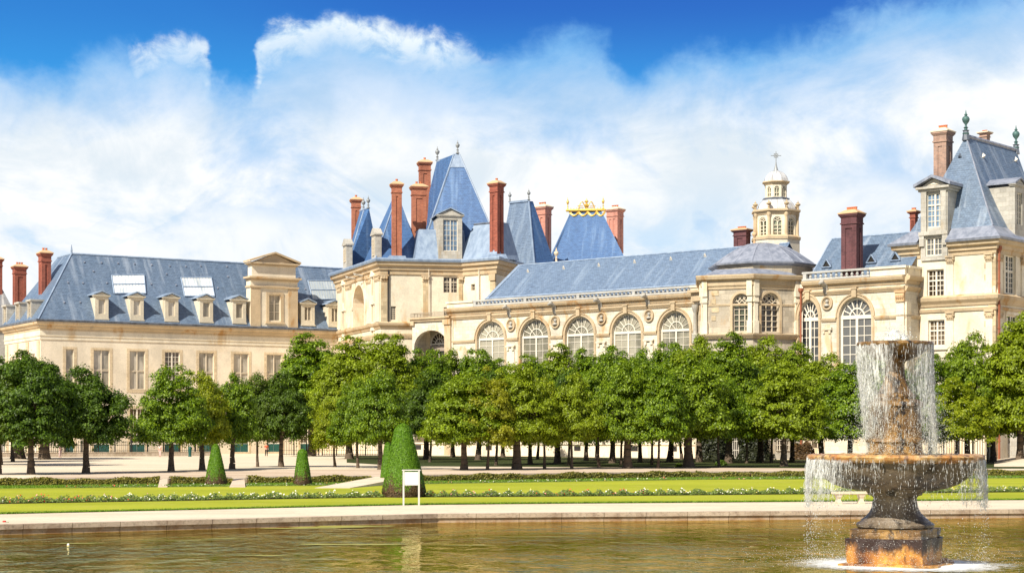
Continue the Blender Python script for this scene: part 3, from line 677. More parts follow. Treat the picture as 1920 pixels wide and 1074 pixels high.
# bedding flowers
def bed(name, pl, n, wid, hgt, z, blossoms, size, label):
    seg = [(a, b) for a, b in zip(pl, pl[1:])]; segs = []
    for a, b in seg:
        if a.x < -26: a = a.lerp(b, (-26-a.x)/(b.x-a.x)) if b.x > -26 else None
        if a is None: continue
        if b.x > 38: b = a.lerp(b, (38-a.x)/(b.x-a.x))
        segs.append((a, b, (b-a).length))
    tot = sum(s[2] for s in segs); VV, FF, MI = [], [], []; base = 0
    for a, b, L in segs:
        k = int(n*L/tot); s = rng.random(k); clump = .5+.5*np.sin(s*L*7.9+np.sin(s*L*1.7)*2)
        w = (rng.random(k)-.5)*wid; P_ = np.array(a)[None]*(1-s[:, None])+np.array(b)[None]*s[:, None]; P_[:, 1] += w
        P_[:, 2] = z+hgt*rng.random(k)*(.35+.65*clump)
        isb = (rng.random(k) < blossoms*(.3+clump)); V, F_ = leaves(P_, np.tile([[0, -.5, 1.]], (k, 1)), np.where(isb, size*(.8+.6*rng.random(k)), size*1.15), .3, .7)
        V = V.reshape(k, 4, 3); V[isb, :, 2] += hgt*.22
        # blossom colour drifts in patches along the bed
        ph = np.sin(s*L*.33+1)+.6*np.sin(s*L*.11+2)+rng.normal(size=k)*.55
        col = np.where(ph > 1.25, 2, np.where(ph > .85, 3, np.where(rng.random(k) < .12, 4, 1)))
        MI.append(np.where(isb, col, 0)); VV.append(V.reshape(-1, 3)); FF.append(F_+base); base += 4*k
    me = npmesh(name, np.concatenate(VV), np.concatenate(FF), 'flower_leaf')
    for q in ('petal_white', 'petal_red', 'petal_pink', 'petal_yellow'): me.materials.append(M[q])
    me.polygons.foreach_set('material_index', np.concatenate(MI).astype(np.int32))
    o = objof(name, me, (0, 0, 0)); tag(o, label, 'flowers', kind='stuff'); return o
bed('flower_bed', fl, 34000, 1.5, .30, ZP+.03, .06, .045, 'long bed of white, red and pink flowers across the lawn')
bed('flower_row', off(terr, -4.2), 9000, 1.0, .14, ZP+.03, .05, .045, 'thin row of small flowers before the low hedges')
# tufted edge of the lawn and long grass on the rough strip
def tufts(name, pl, n, wid, h, z, m, label, lo=-30, hi=42):
    P_ = []
    for a, b in zip(pl, pl[1:]):
        if b.x < lo or a.x > hi: continue
        a2 = a.lerp(b, max(0, (lo-a.x)/(b.x-a.x))); b2 = a.lerp(b, min(1, (hi-a.x)/(b.x-a.x)))
        k = int(n*(b2-a2).length); s = rng.random(k)[:, None]; q = np.array(a2)[None]*(1-s)+np.array(b2)[None]*s; q[:, 1] += (rng.random(k)-.5)*wid; q[:, 2] = z; P_.append(q)
    P_ = np.concatenate(P_); k = len(P_); hh = h*(.4+.9*rng.random(k)); a = rng.random(k)*math.pi; w = .012+.02*rng.random(k)
    dx_ = np.stack([np.cos(a)*w, np.sin(a)*w, np.zeros(k)], 1); tip = P_+np.stack([rng.normal(size=k)*h*.4, rng.normal(size=k)*h*.4, hh], 1)
    V = np.stack([P_-dx_, P_+dx_, tip], 1).reshape(-1, 3); o = objof(name, npmesh(name, V, np.arange(3*k).reshape(-1, 3), m), (0, 0, 0)); tag(o, label, 'grass', kind='stuff')
M['grassblade'] = leafmat('grass_blades', (.12, .24, .015), (.21, .33, .03), (.2, .3, .03), .4, 0)
tufts('lawn_edge_grass', off(lawn_front, .06), 420, .22, .07, ZP+.02, 'grassblade', 'tufted green grass along the front edge of the lawn')
tufts('long_grass', off(terr[1:-1], -2.2), 700, 4.0, .12, ZP+.03, 'grassblade', 'longer yellowish grass before the hedges', -40, 48)

# ================================================================== FOUNTAIN
FC = WZ(1678, 46.3, 0); PM = FP/46.3
zf = lambda y: CZ+(HY-y)/PM
ft = empty('fountain', (FC.x, FC.y, ZW)); tag(ft, 'tall two-tiered stone fountain stained orange and black in the pond', 'fountain')
ca, sa = math.cos(R(28.6)), math.sin(R(28.6)); fux = Vector((ca, -sa, 0)); fn = Vector((fux.y, -fux.x, 0)); s_ = 1.035
def roughblock(c, hx, z0, z1, jit, m, name, par, seg=7):
    """a squared block with worn, uneven faces"""
    mb = MB(); rs = np.random.default_rng(abs(int(z0*100))+50)
    lev = [z0+(z1-z0)*k/3 for k in range(4)]; loops = []
    for li, z in enumerate(lev):
        lp = []
        for side in range(4):
            a = [(-1, -1), (1, -1), (1, 1), (-1, 1)][side]; b = [(1, -1), (1, 1), (-1, 1), (-1, -1)][side]
            for k in range(seg):
                t = k/seg; x = a[0]*(1-t)+b[0]*t; y = a[1]*(1-t)+b[1]*t; j = 1+rs.normal()*jit/hx
                if k == 0: j -= .02
                lp.append(c+(fux*x+(-fn)*y)*hx*j+Z*(z+(rs.normal()*jit*.6 if 0 < li < 3 or li == 3 else 0)))
        loops.append(lp)
    n = 4*seg; vs = [q for l in loops for q in l]; fs = [(j*n+i, j*n+(i+1) % n, (j+1)*n+(i+1) % n, (j+1)*n+i) for j in range(3) for i in range(n)]+[tuple(range(3*n, 4*n))]
    mb.add(vs, fs); return mb.build(name, m, par)
roughblock(FC, s_, ZW-.5, zf(1007), .018, 'f_rust', 'pedestal_block', ft)
roughblock(FC+fux*.02, s_*.93, zf(1007), zf(989.5), .010, 'f_drum', 'plinth', ft)
roughblock(FC+Vector((.05, -.1, 0)), s_*1.18, ZW-.5, ZW+.05, .05, 'f_rust', 'base_slab', ft)
def lathed(prof, m, name, par, n=64, wob=.006):
    mb = MB(); mb.lathe(FC, prof, n); rs = np.random.default_rng(len(prof))
    mb.v = [(x+rs.normal()*wob, y+rs.normal()*wob, z+rs.normal()*wob*.5) for x, y, z in mb.v]
    o = mb.build(name, m, par); autosmooth(o, 38); return o
lathed([(.94, .26), (1.0, .30), (1.01, .36), (.95, .41), (.90, .43), (.88, .47), (.80, .53), (.68, .66), (.60, .80), (.57, .95), (.56, 1.05), (.60, 1.10), (.70, 1.13), (.70, 1.18), (.74, 1.20), (.76, 1.27)], 'f_grey', 'pedestal', ft)
lathed([(.50, 1.24), (1.02, 1.25), (1.35, 1.31), (1.62, 1.41), (1.84, 1.56), (2.00, 1.74), (2.06, 1.90), (2.07, 1.985)], 'f_grey', 'lower_bowl', ft, 96)
lathed([(1.9, 1.99), (2.10, 1.985), (2.22, 2.01), (2.28, 2.07), (2.29, 2.13), (2.25, 2.18), (2.14, 2.20), (2.02, 2.18), (1.95, 2.10), (1.93, 2.0)], 'f_rim', 'bowl_rim', ft, 128, .012)
lathed([(.80, 2.0), (.80, 2.20), (.73, 2.26), (.73, 2.48), (.78, 2.52), (.78, 2.58), (.71, 2.62), (.70, 3.42), (.75, 3.47), (.75, 3.55), (.68, 3.60), (.56, 3.64), (.58, 3.70), (.56, 3.76), (.44, 3.80)], 'f_drum', 'drum', ft, 12, .014)
lathed([(.46, 3.78), (.38, 3.90), (.30, 4.08), (.25, 4.3), (.23, 4.55), (.27, 4.62), (.30, 4.66)], 'f_drum', 'shaft', ft, 40)
lathed([(.24, 4.62), (.42, 4.68), (.66, 4.80), (.86, 4.95), (.92, 5.02), (.98, 5.035), (1.0, 5.07), (.99, 5.12), (.94, 5.14), (.86, 5.12), (.80, 5.05)], 'f_drum', 'upper_bowl', ft, 72, .006)
# water in the bowls
mb = MB(); mb.lathe(FC, [(0.01, 2.15), (2.05, 2.15)], 48, cap=False); mb.lathe(FC, [(0.01, 5.10), (.95, 5.10)], 48, cap=False); tag(mb.build('bowl_water', 'water'), 'still water lying in the fountain bowls', 'water', kind='stuff')
# falling water: many drops and threads
OCT = np.array([(1, 0, 0), (0, 1, 0), (-1, 0, 0), (0, -1, 0), (0, 0, 1), (0, 0, -1)], float); OF = np.array([(0, 1, 4), (1, 2, 4), (2, 3, 4), (3, 0, 4), (1, 0, 5), (2, 1, 5), (3, 2, 5), (0, 3, 5)])
def drops(P, r, h):
    S = np.stack([r, r, h], 1); V = P[:, None, :]+OCT[None]*S[:, None, :]; n = len(P)
    return V.reshape(-1, 3), (OF[None]+6*np.arange(n)[:, None, None]).reshape(-1, 3)
def fall(n, r0, z0, z1, drift, contract, spread, power=1.0, side=0, rr=(.005, .011), hl=(.01, .10), ncl=160, jig=.03, lo=.16, pw=2.0):
    st = rng.integers(0, ncl, n); ang0 = rng.random(ncl)*2*math.pi; wt = rng.random(ncl)**1.3*(lo+(1-lo)*np.abs(np.cos(ang0))**pw)
    keep = rng.random(n) < wt[st]; st = st[keep]; n = len(st)
    a = ang0[st]+rng.normal(size=n)*.012; t = rng.random(n)**power
    x = t*(z0-z1); rad = r0+.02+.03*np.sqrt(t)-contract*t+rng.normal(size=n)*spread*(.2+t)
    P_ = np.stack([FC.x+np.cos(a)*rad+drift*t**1.5+rng.normal(size=n)*jig*t, FC.y+np.sin(a)*rad+rng.normal(size=n)*jig*t, z0-x], 1)
    r = rr[0]+(rr[1]-rr[0])*rng.random(n)**2; h = np.where(rng.random(n) < .55*(1-t)+.1, hl[1]*(.3+rng.random(n)), hl[0]*(.6+rng.random(n)))
    return drops(P_, r, h)
def cat(*ds):
    V, F_, b = [], [], 0
    for v, f in ds: V.append(v); F_.append(f+b); b += len(v)
    return np.concatenate(V), np.concatenate(F_)
def spraycloud(n, c, s, r=.007, up=False):
    P_ = rng.normal(size=(n, 3))*np.array(s)[None]+np.array(c)[None]
    if up: P_[:, 2] = c[2]+np.abs(P_[:, 2]-c[2])
    return drops(P_, r*(.5+rng.random(n)), r*(.6+1.2*rng.random(n)))
V, F_ = cat(fall(46000, .97, 5.08, 2.2, .20, .16, .03, .85, rr=(.0025, .0065), hl=(.02, .11), ncl=1100, jig=.035), fall(34000, .97, 5.08, 2.15, .22, .10, .12, .6, rr=(.003, .0085), hl=(.006, .014), ncl=900, jig=.16),
            spraycloud(1800, (FC.x, FC.y, 2.2), (.75, .75, .30), .007, True), spraycloud(2600, (FC.x+.1, FC.y, 2.9), (.62, .62, .5), .007))
o = objof('falling_water', npmesh('falling_water', V, F_, 'spray'), (0, 0, 0)); tag(o, 'curtain of white water falling from the top bowl', 'water', kind='stuff')
V, F_ = cat(fall(44000, 2.26, 2.04, .80, .02, 0, .02, 1.5, rr=(.0025, .0065), hl=(.02, .10), ncl=420, jig=.04, lo=.14, pw=4), fall(9000, 2.26, 2.0, ZW, .05, 0, .06, .9, lo=.2, pw=4, hl=(.010, .022), ncl=330, jig=.06),
            spraycloud(3500, (FC.x, FC.y, ZW), (1.7, 1.3, .25), .0065, True), spraycloud(1100, (FC.x-.2, FC.y-1.2, .6), (.7, .2, .9), .0055))
o = objof('dripping_water', npmesh('dripping_water', V, F_, 'spray'), (0, 0, 0)); tag(o, 'threads of water dripping from the rim of the wide bowl', 'water', kind='stuff')
# thin sheets of water: torn where the film breaks up
def film(name, r0, r1, z0, z1, drift, arcs, label, fm='film'):
    mb = MB(); K = 18
    for a0, a1 in arcs:
        n = max(6, int((a1-a0)/.05)); vs = []
        for j in range(K+1):
            t = j/K; rr = r0+(r1-r0)*t
            for i in range(n+1):
                a = a0+(a1-a0)*i/n; w = 1+.012*math.sin(a*23+t*4)+.012*math.sin(a*51-t*7); vs.append((FC.x+math.cos(a)*rr*w+drift*t**1.5, FC.y+math.sin(a)*rr*w, z0+(z1-z0)*t))
        mb.add(vs, [(j*(n+1)+i, j*(n+1)+i+1, (j+1)*(n+1)+i+1, (j+1)*(n+1)+i) for j in range(K) for i in range(n)])
    o = mb.build(name, fm, uv=False, smooth=True, org=(FC.x, FC.y, z1)); tag(o, label, 'water', kind='stuff')
film('water_sheet', .99, .86, 5.07, 2.7, .18, [(0, 2*math.pi)], 'thin torn sheet of water hanging from the upper bowl')
film('rim_water_sheet', 2.27, 2.38, 2.06, 1.0, .02, [(0, 2*math.pi)], 'thin sheets of water at both ends of the wide bowl', 'film_rim')
# bubbling head of the jet
mb = MB(); rs = random.Random(3)
for i in range(90):
    a = rs.random()*6.28; r = rs.random()**.6*.28; zz = 5.12+(.36-r*1.0)*rs.random(); q = FC+Vector((r*math.cos(a), r*math.sin(a), zz))
    s = .05+.05*rs.random(); mb.lathe(q, [(.01, -s), (s*.7, -s*.7), (s, 0), (s*.7, s*.7), (.01, s)], 7)
V, F_ = spraycloud(900, (FC.x, FC.y, 5.2), (.17, .17, .14), .014, True)
n0 = len(mb.v); mb.v += [tuple(p) for p in V]; mb.f += [tuple(int(n0+i) for i in f) for f in F_]; mb.m += [0]*len(F_)
tag(mb.build('bubbling_water', 'spray', uv=False, smooth=True), 'white bubbling dome of water on top of the fountain', 'water', kind='stuff')
mb = MB(); mb.poly(*[Vector((FC.x+.2+4.2*math.cos(2*math.pi*k/48), FC.y-.3+4.4*math.sin(2*math.pi*k/48), ZW+.012)) for k in range(48)])
o = mb.build('foam', 'foam', org=(FC.x+.15, FC.y-.1, ZW+.012)); o.scale = (1, 1, 1); tag(o, 'white foam spreading round the fountain base', 'foam', kind='stuff')
# algae mats
mb = MB(); rs = random.Random(11)
for (px, py, w, dp) in [(640, 987, 4.6, 1.0), (560, 990, 2.6, .5), (655, 1020, 2.9, .6), (700, 985, 1.5, .4), (310, 1012, 3.0, .22), (420, 1009, 2.0, .18), (150, 1018, 2.2, .2), (1000, 1006, 2.6, .25), (500, 1041, 1.9, .2), (880, 1022, 1.6, .18), (560, 1049, 1.8, .12)]:
    c = gp(px, py, ZW); pts = []
    for k in range(26):
        a = 2*math.pi*k/26; q = .7+.35*math.sin(2*a+px)+.25*rs.random(); pts.append((c.x+w/2*math.cos(a)*q, c.y+dp/2*math.sin(a)*q*1.6, ZW+.006))
    mb.poly(*pts)
tag(mb.build('floating_algae', 'algae'), 'pale yellowish algae floating on the pond', 'algae', kind='stuff')
# small white float and the red bird-sized flower on the kerb
mb = MB(); c = gp(128, 1021, ZW); mb.lathe(c, [(.02, -.04), (.04, -.02), (.045, .01), (.025, .03), (.02, .045), (.005, .05)], 10); tag(mb.build('bottle', 'ivory', smooth=True), 'small white bottle floating in the pond at the left', 'bottle')
r = empty('fallen_flower', gp(8, 979, ZP+.05)); tag(r, 'single red flower lying on the gravel by the pond edge', 'flower'); mb = MB(); q = ORG[r]
for k in range(6): a = k*1.05; mb.lathe(q+Vector((.035*math.cos(a), .035*math.sin(a), .03)), [(.005, -.02), (.035, 0), (.02, .03), (.003, .04)], 6)
mb.build('petals', 'petal_red', r); mb = MB(); mb.bar(q+Vector((0, 0, .02)), q+Vector((.16, .02, .01)), .008); mb.build('stem', 'topiary_core', r)
# ================================================================== SIGN AND BENCH
sg = empty('sign_board', gp(771, 947, ZP)); tag(sg, 'blank white notice board on two posts before the big cone', 'sign'); c = ORG[sg]; SS = FP/c.y
w = .5*(787.5-755.5)/SS; zt = CZ+(HY-882)/SS; zb = CZ+(HY-908.5)/SS; yv = Vector((.985, .17, 0)); nn = Vector((.17, -.985, 0))
for s in (-1, 1): mb = MB(); mb.obox(c+yv*s*(w-.035), yv, nn, .035, .035, ZP-.1, zt); mb.build('post', 'signpost', sg)
mb = MB(); mb.obox(c, yv, nn, w-.075, .02, zb+.03, zt-.06); mb.build('panel', 'ivory', sg)
mb = MB(); mb.obox(c, yv, nn, w+.03, .045, zt+.002, zt+.05); mb.obox(c, yv, nn, w-.072, .03, zb-.02, zb+.028); mb.build('frame', 'signpost', sg)
be = empty('stone_bench', gp(1593, 944, ZP)); tag(be, 'pale stone bench with two legs on the path behind the fountain', 'bench'); c = ORG[be]; SS = FP/c.y; bx = Vector((.99, .12, 0)); bn = Vector((.12, -.99, 0))
hw = .5*66/SS; zt = CZ+(HY-921)/SS
mb = MB(); mb.obox(c, bx, bn, hw, .24, zt-.10, zt); mb.obox(c, bx, bn, hw-.04, .20, zt-.13, zt-.10); mb.build('seat', 'benchstone', be)
for s in (-1, 1):
    mb = MB(); q = c+bx*s*hw*.66; mb.obox(q, bx, bn, .13, .2, ZP-.05, ZP+.06); mb.obox(q, bx, bn, .12, .18, ZP+.06, ZP+.22, .07, .13); mb.obox(q, bx, bn, .07, .13, ZP+.22, zt-.2, .12, .19); mb.obox(q, bx, bn, .13, .19, zt-.2, zt-.131); mb.build('leg', 'benchstone', be)
# ================================================================== CLIPPED CONES
def cone(px, py, top, hwpx, label, brown=.25, tw=.34, sh=0):
    b = gp(px, py, ZP); s = FP/b.y; H = (py-top)/s; w = hwpx/s; r = empty('topiary_cone', b); tag(r, label, 'topiary', 'clipped yew cones on the lawn')
    def rad(t): return w*(1-(1-tw)*t**1.05)*math.sqrt(max(0, 1-max(0, (t-.90)/.10)**2))*(1-.12*max(0, .08-t)/.08)
    mb = MB(); N_ = 28; K = 22; rs = random.Random(px); vs = []
    for j in range(K+1):
        t = j/K
        for i in range(N_): a = 2*math.pi*i/N_; q = rad(t)*(.965+.02*math.sin(3*a+t*5)+rs.uniform(-.012, .012)); vs.append(b+Vector((q*math.cos(a)+sh*t*H, q*math.sin(a), t*H*.985)))
    mb.add(vs, [(j*N_+i, j*N_+(i+1) % N_, (j+1)*N_+(i+1) % N_, (j+1)*N_+i) for j in range(K) for i in range(N_)]); mb.build('cone_core', 'topiary_core', r, smooth=True, uv=False)
    area = math.pi*w*H; n = int(area*2600)+3000; t = 1-np.sqrt(rng.random(n)); t = np.clip(t*1.0+rng.random(n)*.02, 0, 1); t = np.where(rng.random(n) < .06, 1-.1*rng.random(n), t)
    a = rng.random(n)*2*math.pi; rr = np.array([rad(x) for x in t])*(1+.02*np.sin(3*a+t*5)); P_ = np.stack([rr*np.cos(a)+sh*t*H, rr*np.sin(a), t*H], 1)+rng.normal(size=(n, 3))*.012
    N__ = np.stack([np.cos(a), np.sin(a), .35+1.5*(t > .95)], 1); dk = (t < brown*(.45+.22*np.sin(a*5)+.15*np.sin(a*11)+.95*rng.random(n)**1.5))
    for sel, nm, mt in ((~dk, 'foliage', 'topiary'), (dk, 'lower_foliage', 'twig' if brown > .2 else 'hedge')):
        if sel.sum() < 10: continue
        V, F_ = leaves(P_[sel], N__[sel], .026 if s > 40 else .032, .4, .5); o = objof(nm, npmesh(nm, V, F_, mt), b, r)
        if nm == 'lower_foliage': tag(o, 'browned thinning foliage round the foot')
cone(757, 932, 794, 43, 'largest bright green clipped yew cone, behind the white sign board', .22, .30, -.01)
cone(727, 906, 829, 15, 'narrow clipped cone half hidden behind the largest cone', .12, .35)
cone(404.5, 910.5, 832, 21.5, 'small clipped cone near the second ramp, leftmost of the cones', .27, .26)
cone(567, 910, 842, 17, 'slimmer blunt-topped clipped cone before the low hedge', .33, .46)
# ================================================================== LEFT WING
BEL = -0.3                      # walls start just under the ground
LF = Fac.px(76, 238.7, 640, 262.6); zc = LF.z(76, 601); LS_dir = -LF.n
lw = empty('palace_wing', LF.P(20, 0, 0), 'long cream plaster wing with slate roof, dormers and rooflights at the left', 'building')
Lside = Fac(LF.A+LS_dir*17, LF.A)             # its left end, towards the corner
cx = [131, 190.5, 257.5, 323, 387, 452, 514, 577]; hw_ = [7.5, 15, 14.5, 14, 14, 14, 14, 14]
zt = LF.z(257, 657.5); zb = LF.z(257, 729.5); zg = LF.z(257, 765)
ops, wins = [], []
for i, (c, h) in enumerate(zip(cx, hw_)):
    a, b = LF.u(c-h), LF.u(c+h); ops.append((a, b, zb, zt)); wins.append((a, b, zb, zt, i))
    ops.append((a, b, .25, zg)); wins.append((a, b, .25, zg, i+20))
mb = MB(); wall(mb, LF, 0, LF.L+6, BEL, zc-.6, ops, dep=.35)
sops = []
for s in range(3):
    u = Lside.L-3.4-s*5.0; sops.append((u-.8, u+.8, zt-3.6, zt-.6)); sops.append((u-.8, u+.8, 1.5, 5))
wall(mb, Lside, 0, Lside.L, BEL, zc-.6, sops, dep=.35)
mb.build('wall', 'plaster', lw)
for a, b, c, d, i in wins:
    if i < 20:
        dark = i == 3
        window(LF, lw, a, b, c, d, 'cream_paint' if not dark else 'white', 'pane_pale' if not dark else 'pane_brown', nx=(2 if i else 1) if not dark else 4, nz=2 if not dark else 8, v=-.2, mid=.16 if i else 0, trans=c+(d-c)*.47, thin=.06, fw=.10)
    else:
        o = window(LF, lw, a, b, c+1.2, d, 'white', 'pane_brown', nx=4, nz=5, v=-.2, mid=.2, trans=None)
        g = MB(); LF.box(g, a+.02, LF.u(0*0+[131,190.5,257.5,323,387,452,514,577][i-20])-.02, -.26, -.18, c, c+1.15); LF.box(g, (a+b)/2+.02, b-.02, -.26, -.18, c, c+1.15); t_ = g.build('door', 'teal', lw); tag(t_, 'lower leaves painted teal')
for a, b, c, d in sops[::2]: window(Lside, lw, a, b, c, d, 'cream_paint', 'pane_brown', 2, 4, v=-.2)
# flat stone surrounds round the windows, pilaster strips on the side, string course
mb = MB()
for a, b, c, d, i in wins:
    q = .42 if i < 20 else .3
    LF.box(mb, a-q, a-.003, 0, .035, c-.45, d+.3); LF.box(mb, b+.003, b+q, 0, .035, c-.45, d+.3); LF.box(mb, a-.003, b+.003, 0, .035, d+.003, d+.3); LF.box(mb, a-.003, b+.003, 0, .06, c-.45, c-.003)
for s in range(4): u = Lside.L-.8-s*5.0; Lside.box(mb, u-.5, u+.5, 0, .16, BEL, zc-2.65)
mb.build('window_surround', 'surround', lw)
corners = [Lside.A, LF.A, LF.P(LF.L+6, 0, 0)]
mb = MB(); z2 = LF.z(257, 634)
mb.sweep(corners, [(o+.0, zc-.12+z*1.15) for o, z in [(-.05, -1.0), (.12, -1.0), (.15, -.75), (.36, -.62), (.40, -.42), (.68, -.28), (.74, 0), (-.05, 0)]])
mb.build('cornice', 'trim', lw)
mb = MB(); mb.sweep(corners, [(-.03, zc-2.5), (.10, zc-2.5), (.10, zc-1.27), (-.03, zc-1.27)]); mb.build('frieze', 'palestone', lw)
mb = MB(); mb.sweep(corners, [(-.05, z2-.12), (.12, z2-.12), (.20, z2), (.20, z2+.1), (-.05, z2+.12)]); mb.build('string_course', 'palestone', lw)
mb = MB(); mb.sweep(corners, [(.10, zc-.10), (.80, zc-.10), (.86, zc+.16), (.70, zc+.22), (.10, zc+.22)]); mb.build('gutter', 'gutter', lw)
# main roof: ridge from the apex above the left end; side wing roof runs back
dep = 13.0; rz = LF.z(135, 476, -6.6); rza = LF.u(134, -6.6)
e = .45; ze = zc+.18
FLc = LF.P(-e, e, ze); FRc = LF.P(LF.L+8, e, ze); BLc = LF.P(-e, -dep-e, ze); BRc = LF.P(LF.L+8, -dep-e, ze)
ra = LF.P(rza, -6.6, rz); rb = LF.P(LF.L+8, -6.6, rz)
sback = at_px(ra, -LF.n, 108); sL = LF.P(-e, -17, ze); sb0 = LF.P(13, -17, ze); sb1 = LF.P(13, -dep, ze)
rf = roofmesh('roof', 'slate', lw, [(FLc, FRc, rb, ra), (FRc, BRc, rb), (BRc, sb1, ra, rb), (FLc, ra, sback, sL), (sL, sback, sb0), (sb0, sback, ra, sb1)])
mb = MB(); ridgecap(mb, ra, rb, .16); ridgecap(mb, ra, FLc, .13); ridgecap(mb, ra, sback, .13); mb.lathe(ra, [(.2, -.1), (.12, .3), (.16, .4), (.03, 1.3)], 8); mb.build('ridge_flashing', 'zinc', rf)
def roofpt(px, py):            # a pixel on the front slope
    n = (FRc-FLc).cross(ra-FLc).normalized(); r = Vector(((px-960)/FP, 1, (HY-py)/FP)); o = Vector((0, 0, CZ)); t = (FLc-o).dot(n)/r.dot(n); return o+r*t, n
# rooflights
for k, q in enumerate([[(209, 517), (270, 516), (273, 551), (214, 551)], [(339, 521), (396, 521), (402, 556), (346, 556)], [(577, 527), (628, 527), (634, 562), (586, 562)]]):
    P_ = [roofpt(*x)[0] for x in q]; n = roofpt(240, 520)[1]; n = n if n.y < 0 else -n
    mb = MB(); lift = [p+n*.12 for p in P_]; mb.box8([p-n*.1 for p in P_[::-1]]+lift[::-1]); sk = mb.build('rooflight', 'skyglass', lw)
    fr = MB()
    for i in range(4): fr.bar(lift[i], lift[(i+1) % 4], .10, n=4)
    fr.bar(lift[0].lerp(lift[3], .5), lift[1].lerp(lift[2], .5), .11, n=4)
    for i in range(1, 10): fr.bar(lift[0].lerp(lift[1], i/10), lift[3].lerp(lift[2], i/10), .035, n=4)
    fr.build('glazing_bars', 'zinc', sk)
# ladder vents on the slates
vent = None
for (px, py) in [(175, 509), (312, 514), (427, 519), (127, 530), (155, 531), (200, 531), (120, 567), (150, 567), (158, 492), (190, 493), (221, 494), (252, 495), (284, 497), (318, 499), (348, 500), (376, 499), (283, 533), (330, 535), (408, 540), (560, 520), (572, 542), (425, 500)]:
    P_, n = roofpt(px, py); n = n if n.y < 0 else -n
    if vent is None:
        mb = MB(); u = LF.ux; w = n.cross(u); mb.box8([P_+u*a+w*b+n*c for c in (0, .14) for a, b in ((-.09, -.12), (.09, -.12), (.09, .12), (-.09, .12))]); vent = mb.build('roof_vent', 'lead', lw)
    else: o = vent.copy(); COL.objects.link(o); o.location = vent.location+(P_-vp)
    if vent.location is not None and px == 175: vp = P_
def dormer(F, par, c, hw, pyb, pyt, v=.1, back=3.2, pane='pane_pale', frame='cream_paint', stone_='pedstone', nx=1, nz=1, roof_m='zinc', name='dormer', wf=.25, wb=.24, wt=.84):
    """stone dormer window with a pediment, its cheeks running back into the roof"""
    a, b = F.u(c-hw, v), F.u(c+hw, v); z0 = F.z(c, pyb, v); z1 = F.z(c, pyt, v); ph = (b-a)*.30; zh = z1-ph
    m_ = MB(); ww = (b-a)*wf; op = (a+ww, b-ww, z0+(zh-z0)*wb, z0+(zh-z0)*wt)
    wall(m_, F, a, b, z0, zh-.25, [op], v=v, dep=.3)
    F.box(m_, a, a+.15, v-back, v-.001, z0, zh-.25); F.box(m_, b-.15, b, v-back, v-.001, z0, zh-.25)
    F.box(m_, a-.16, b+.16, v-.6, v+.12, zh-.25, zh-.12); F.box(m_, a-.26, b+.26, v-.6, v+.20, zh-.12, zh)
    F.gable(m_, a-.14, b+.14, v-.5, v+.02, zh+.002, z1-.18)
    F.box(m_, a-.08, b+.08, v, v+.12, z0, z0+.22)
    o = m_.build(name, stone_, par)
    t_ = MB(); um = (a+b)/2           # raking cornice and little roof
    for s0, s1 in ((a-.30, um), (b+.30, um)):
        p = [F.P(s0, v+.22, zh), F.P(s1, v+.22, z1-.08), F.P(s1, v+.22, z1+.10), F.P(s0, v+.22, zh+.17)]; q = [x-F.n*(back+.5) for x in p]
        t_.add(p+q, [(0, 1, 2, 3), (7, 6, 5, 4), (0, 4, 5, 1), (1, 5, 6, 2), (2, 6, 7, 3), (3, 7, 4, 0)])
    t_.build('pediment_roof', roof_m, o)
    wn = window(F, o, *op, frame, pane, nx, nz, v=v-.18, mid=0 if nx < 2 else .1, thin=.05, fw=.08)
    return o
for c in (191, 257, 322, 387, 449): dormer(LF, lw, c, 12.5, 603.5-(322-c)*.03, 549.5-(322-c)*.03+ (0), v=.25)
dormer(LF, lw, 577.5, 12.5, 611, 560, v=.25, pane='pane_brown', nx=5); dormer(LF, lw, 628, 12, 613.5, 563, v=.25, pane='pane_brown', nx=5)
for k, (pu, pz) in enumerate([(4.6, 0), (10.2, 0), (16.5, 0)]):   # dormers of the side
    u = Lside.L-pu; o = MB()
    Lside.box(o, u-1.0, u-.72, -2.6, .2, zc, zc+2.9); Lside.box(o, u+.72, u+1.0, -2.6, .2, zc, zc+2.9); Lside.box(o, u-.72, u+.72, -.2, .2, zc, zc+.4); Lside.box(o, u-1.15, u+1.15, -3.2, .35, zc+2.9, zc+3.15)
    dd = o.build('dormer', 'greystone', lw); window(Lside, dd, u-.72, u+.72, zc+.4, zc+2.9, 'cream_paint', 'pane_dark', 2, 3, v=0, mid=.08)
# pedimented attic house breaking the eaves
zb_ = LF.z(512, 616); A_, B_ = LF.u(468), LF.u(556); zw1 = LF.z(512, 553); zw0 = LF.z(512, 601.5); wa, wb = LF.u(502.5), LF.u(524)
mb = MB(); z_m = LF.z(512, 523); z_u = LF.z(512, 494)-.38; z_p = LF.z(512, 473)
wall(mb, LF, A_, B_, zc-.1, z_m, [(wa, wb, zw0, zw1)], v=.35, dep=.35)
LF.box(mb, A_, A_+.4, -1.2, .349, zc-.1, z_m); LF.box(mb, B_-.4, B_, -1.2, .349, zc-.1, z_m)
LF.box(mb, A_+.25, B_-.25, -1.2, .25, z_m+.22, z_u-.01)
att = mb.build('attic_pavilion', 'palestone', lw)
mb = MB(); LF.box(mb, A_, A_+1.5, .351, .47, zc-.1, z_m-1.35); LF.box(mb, B_-1.5, B_, .351, .47, zc-.1, z_m-1.35)
LF.box(mb, A_-.15, B_+.15, -1.3, .60, z_m-1.35, z_m-1.1); LF.box(mb, A_-.4, B_+.4, -1.4, .95, z_m-.05, z_m+.22); LF.box(mb, A_-.1, B_+.1, -1.3, .6, z_m-.35, z_m-.05)
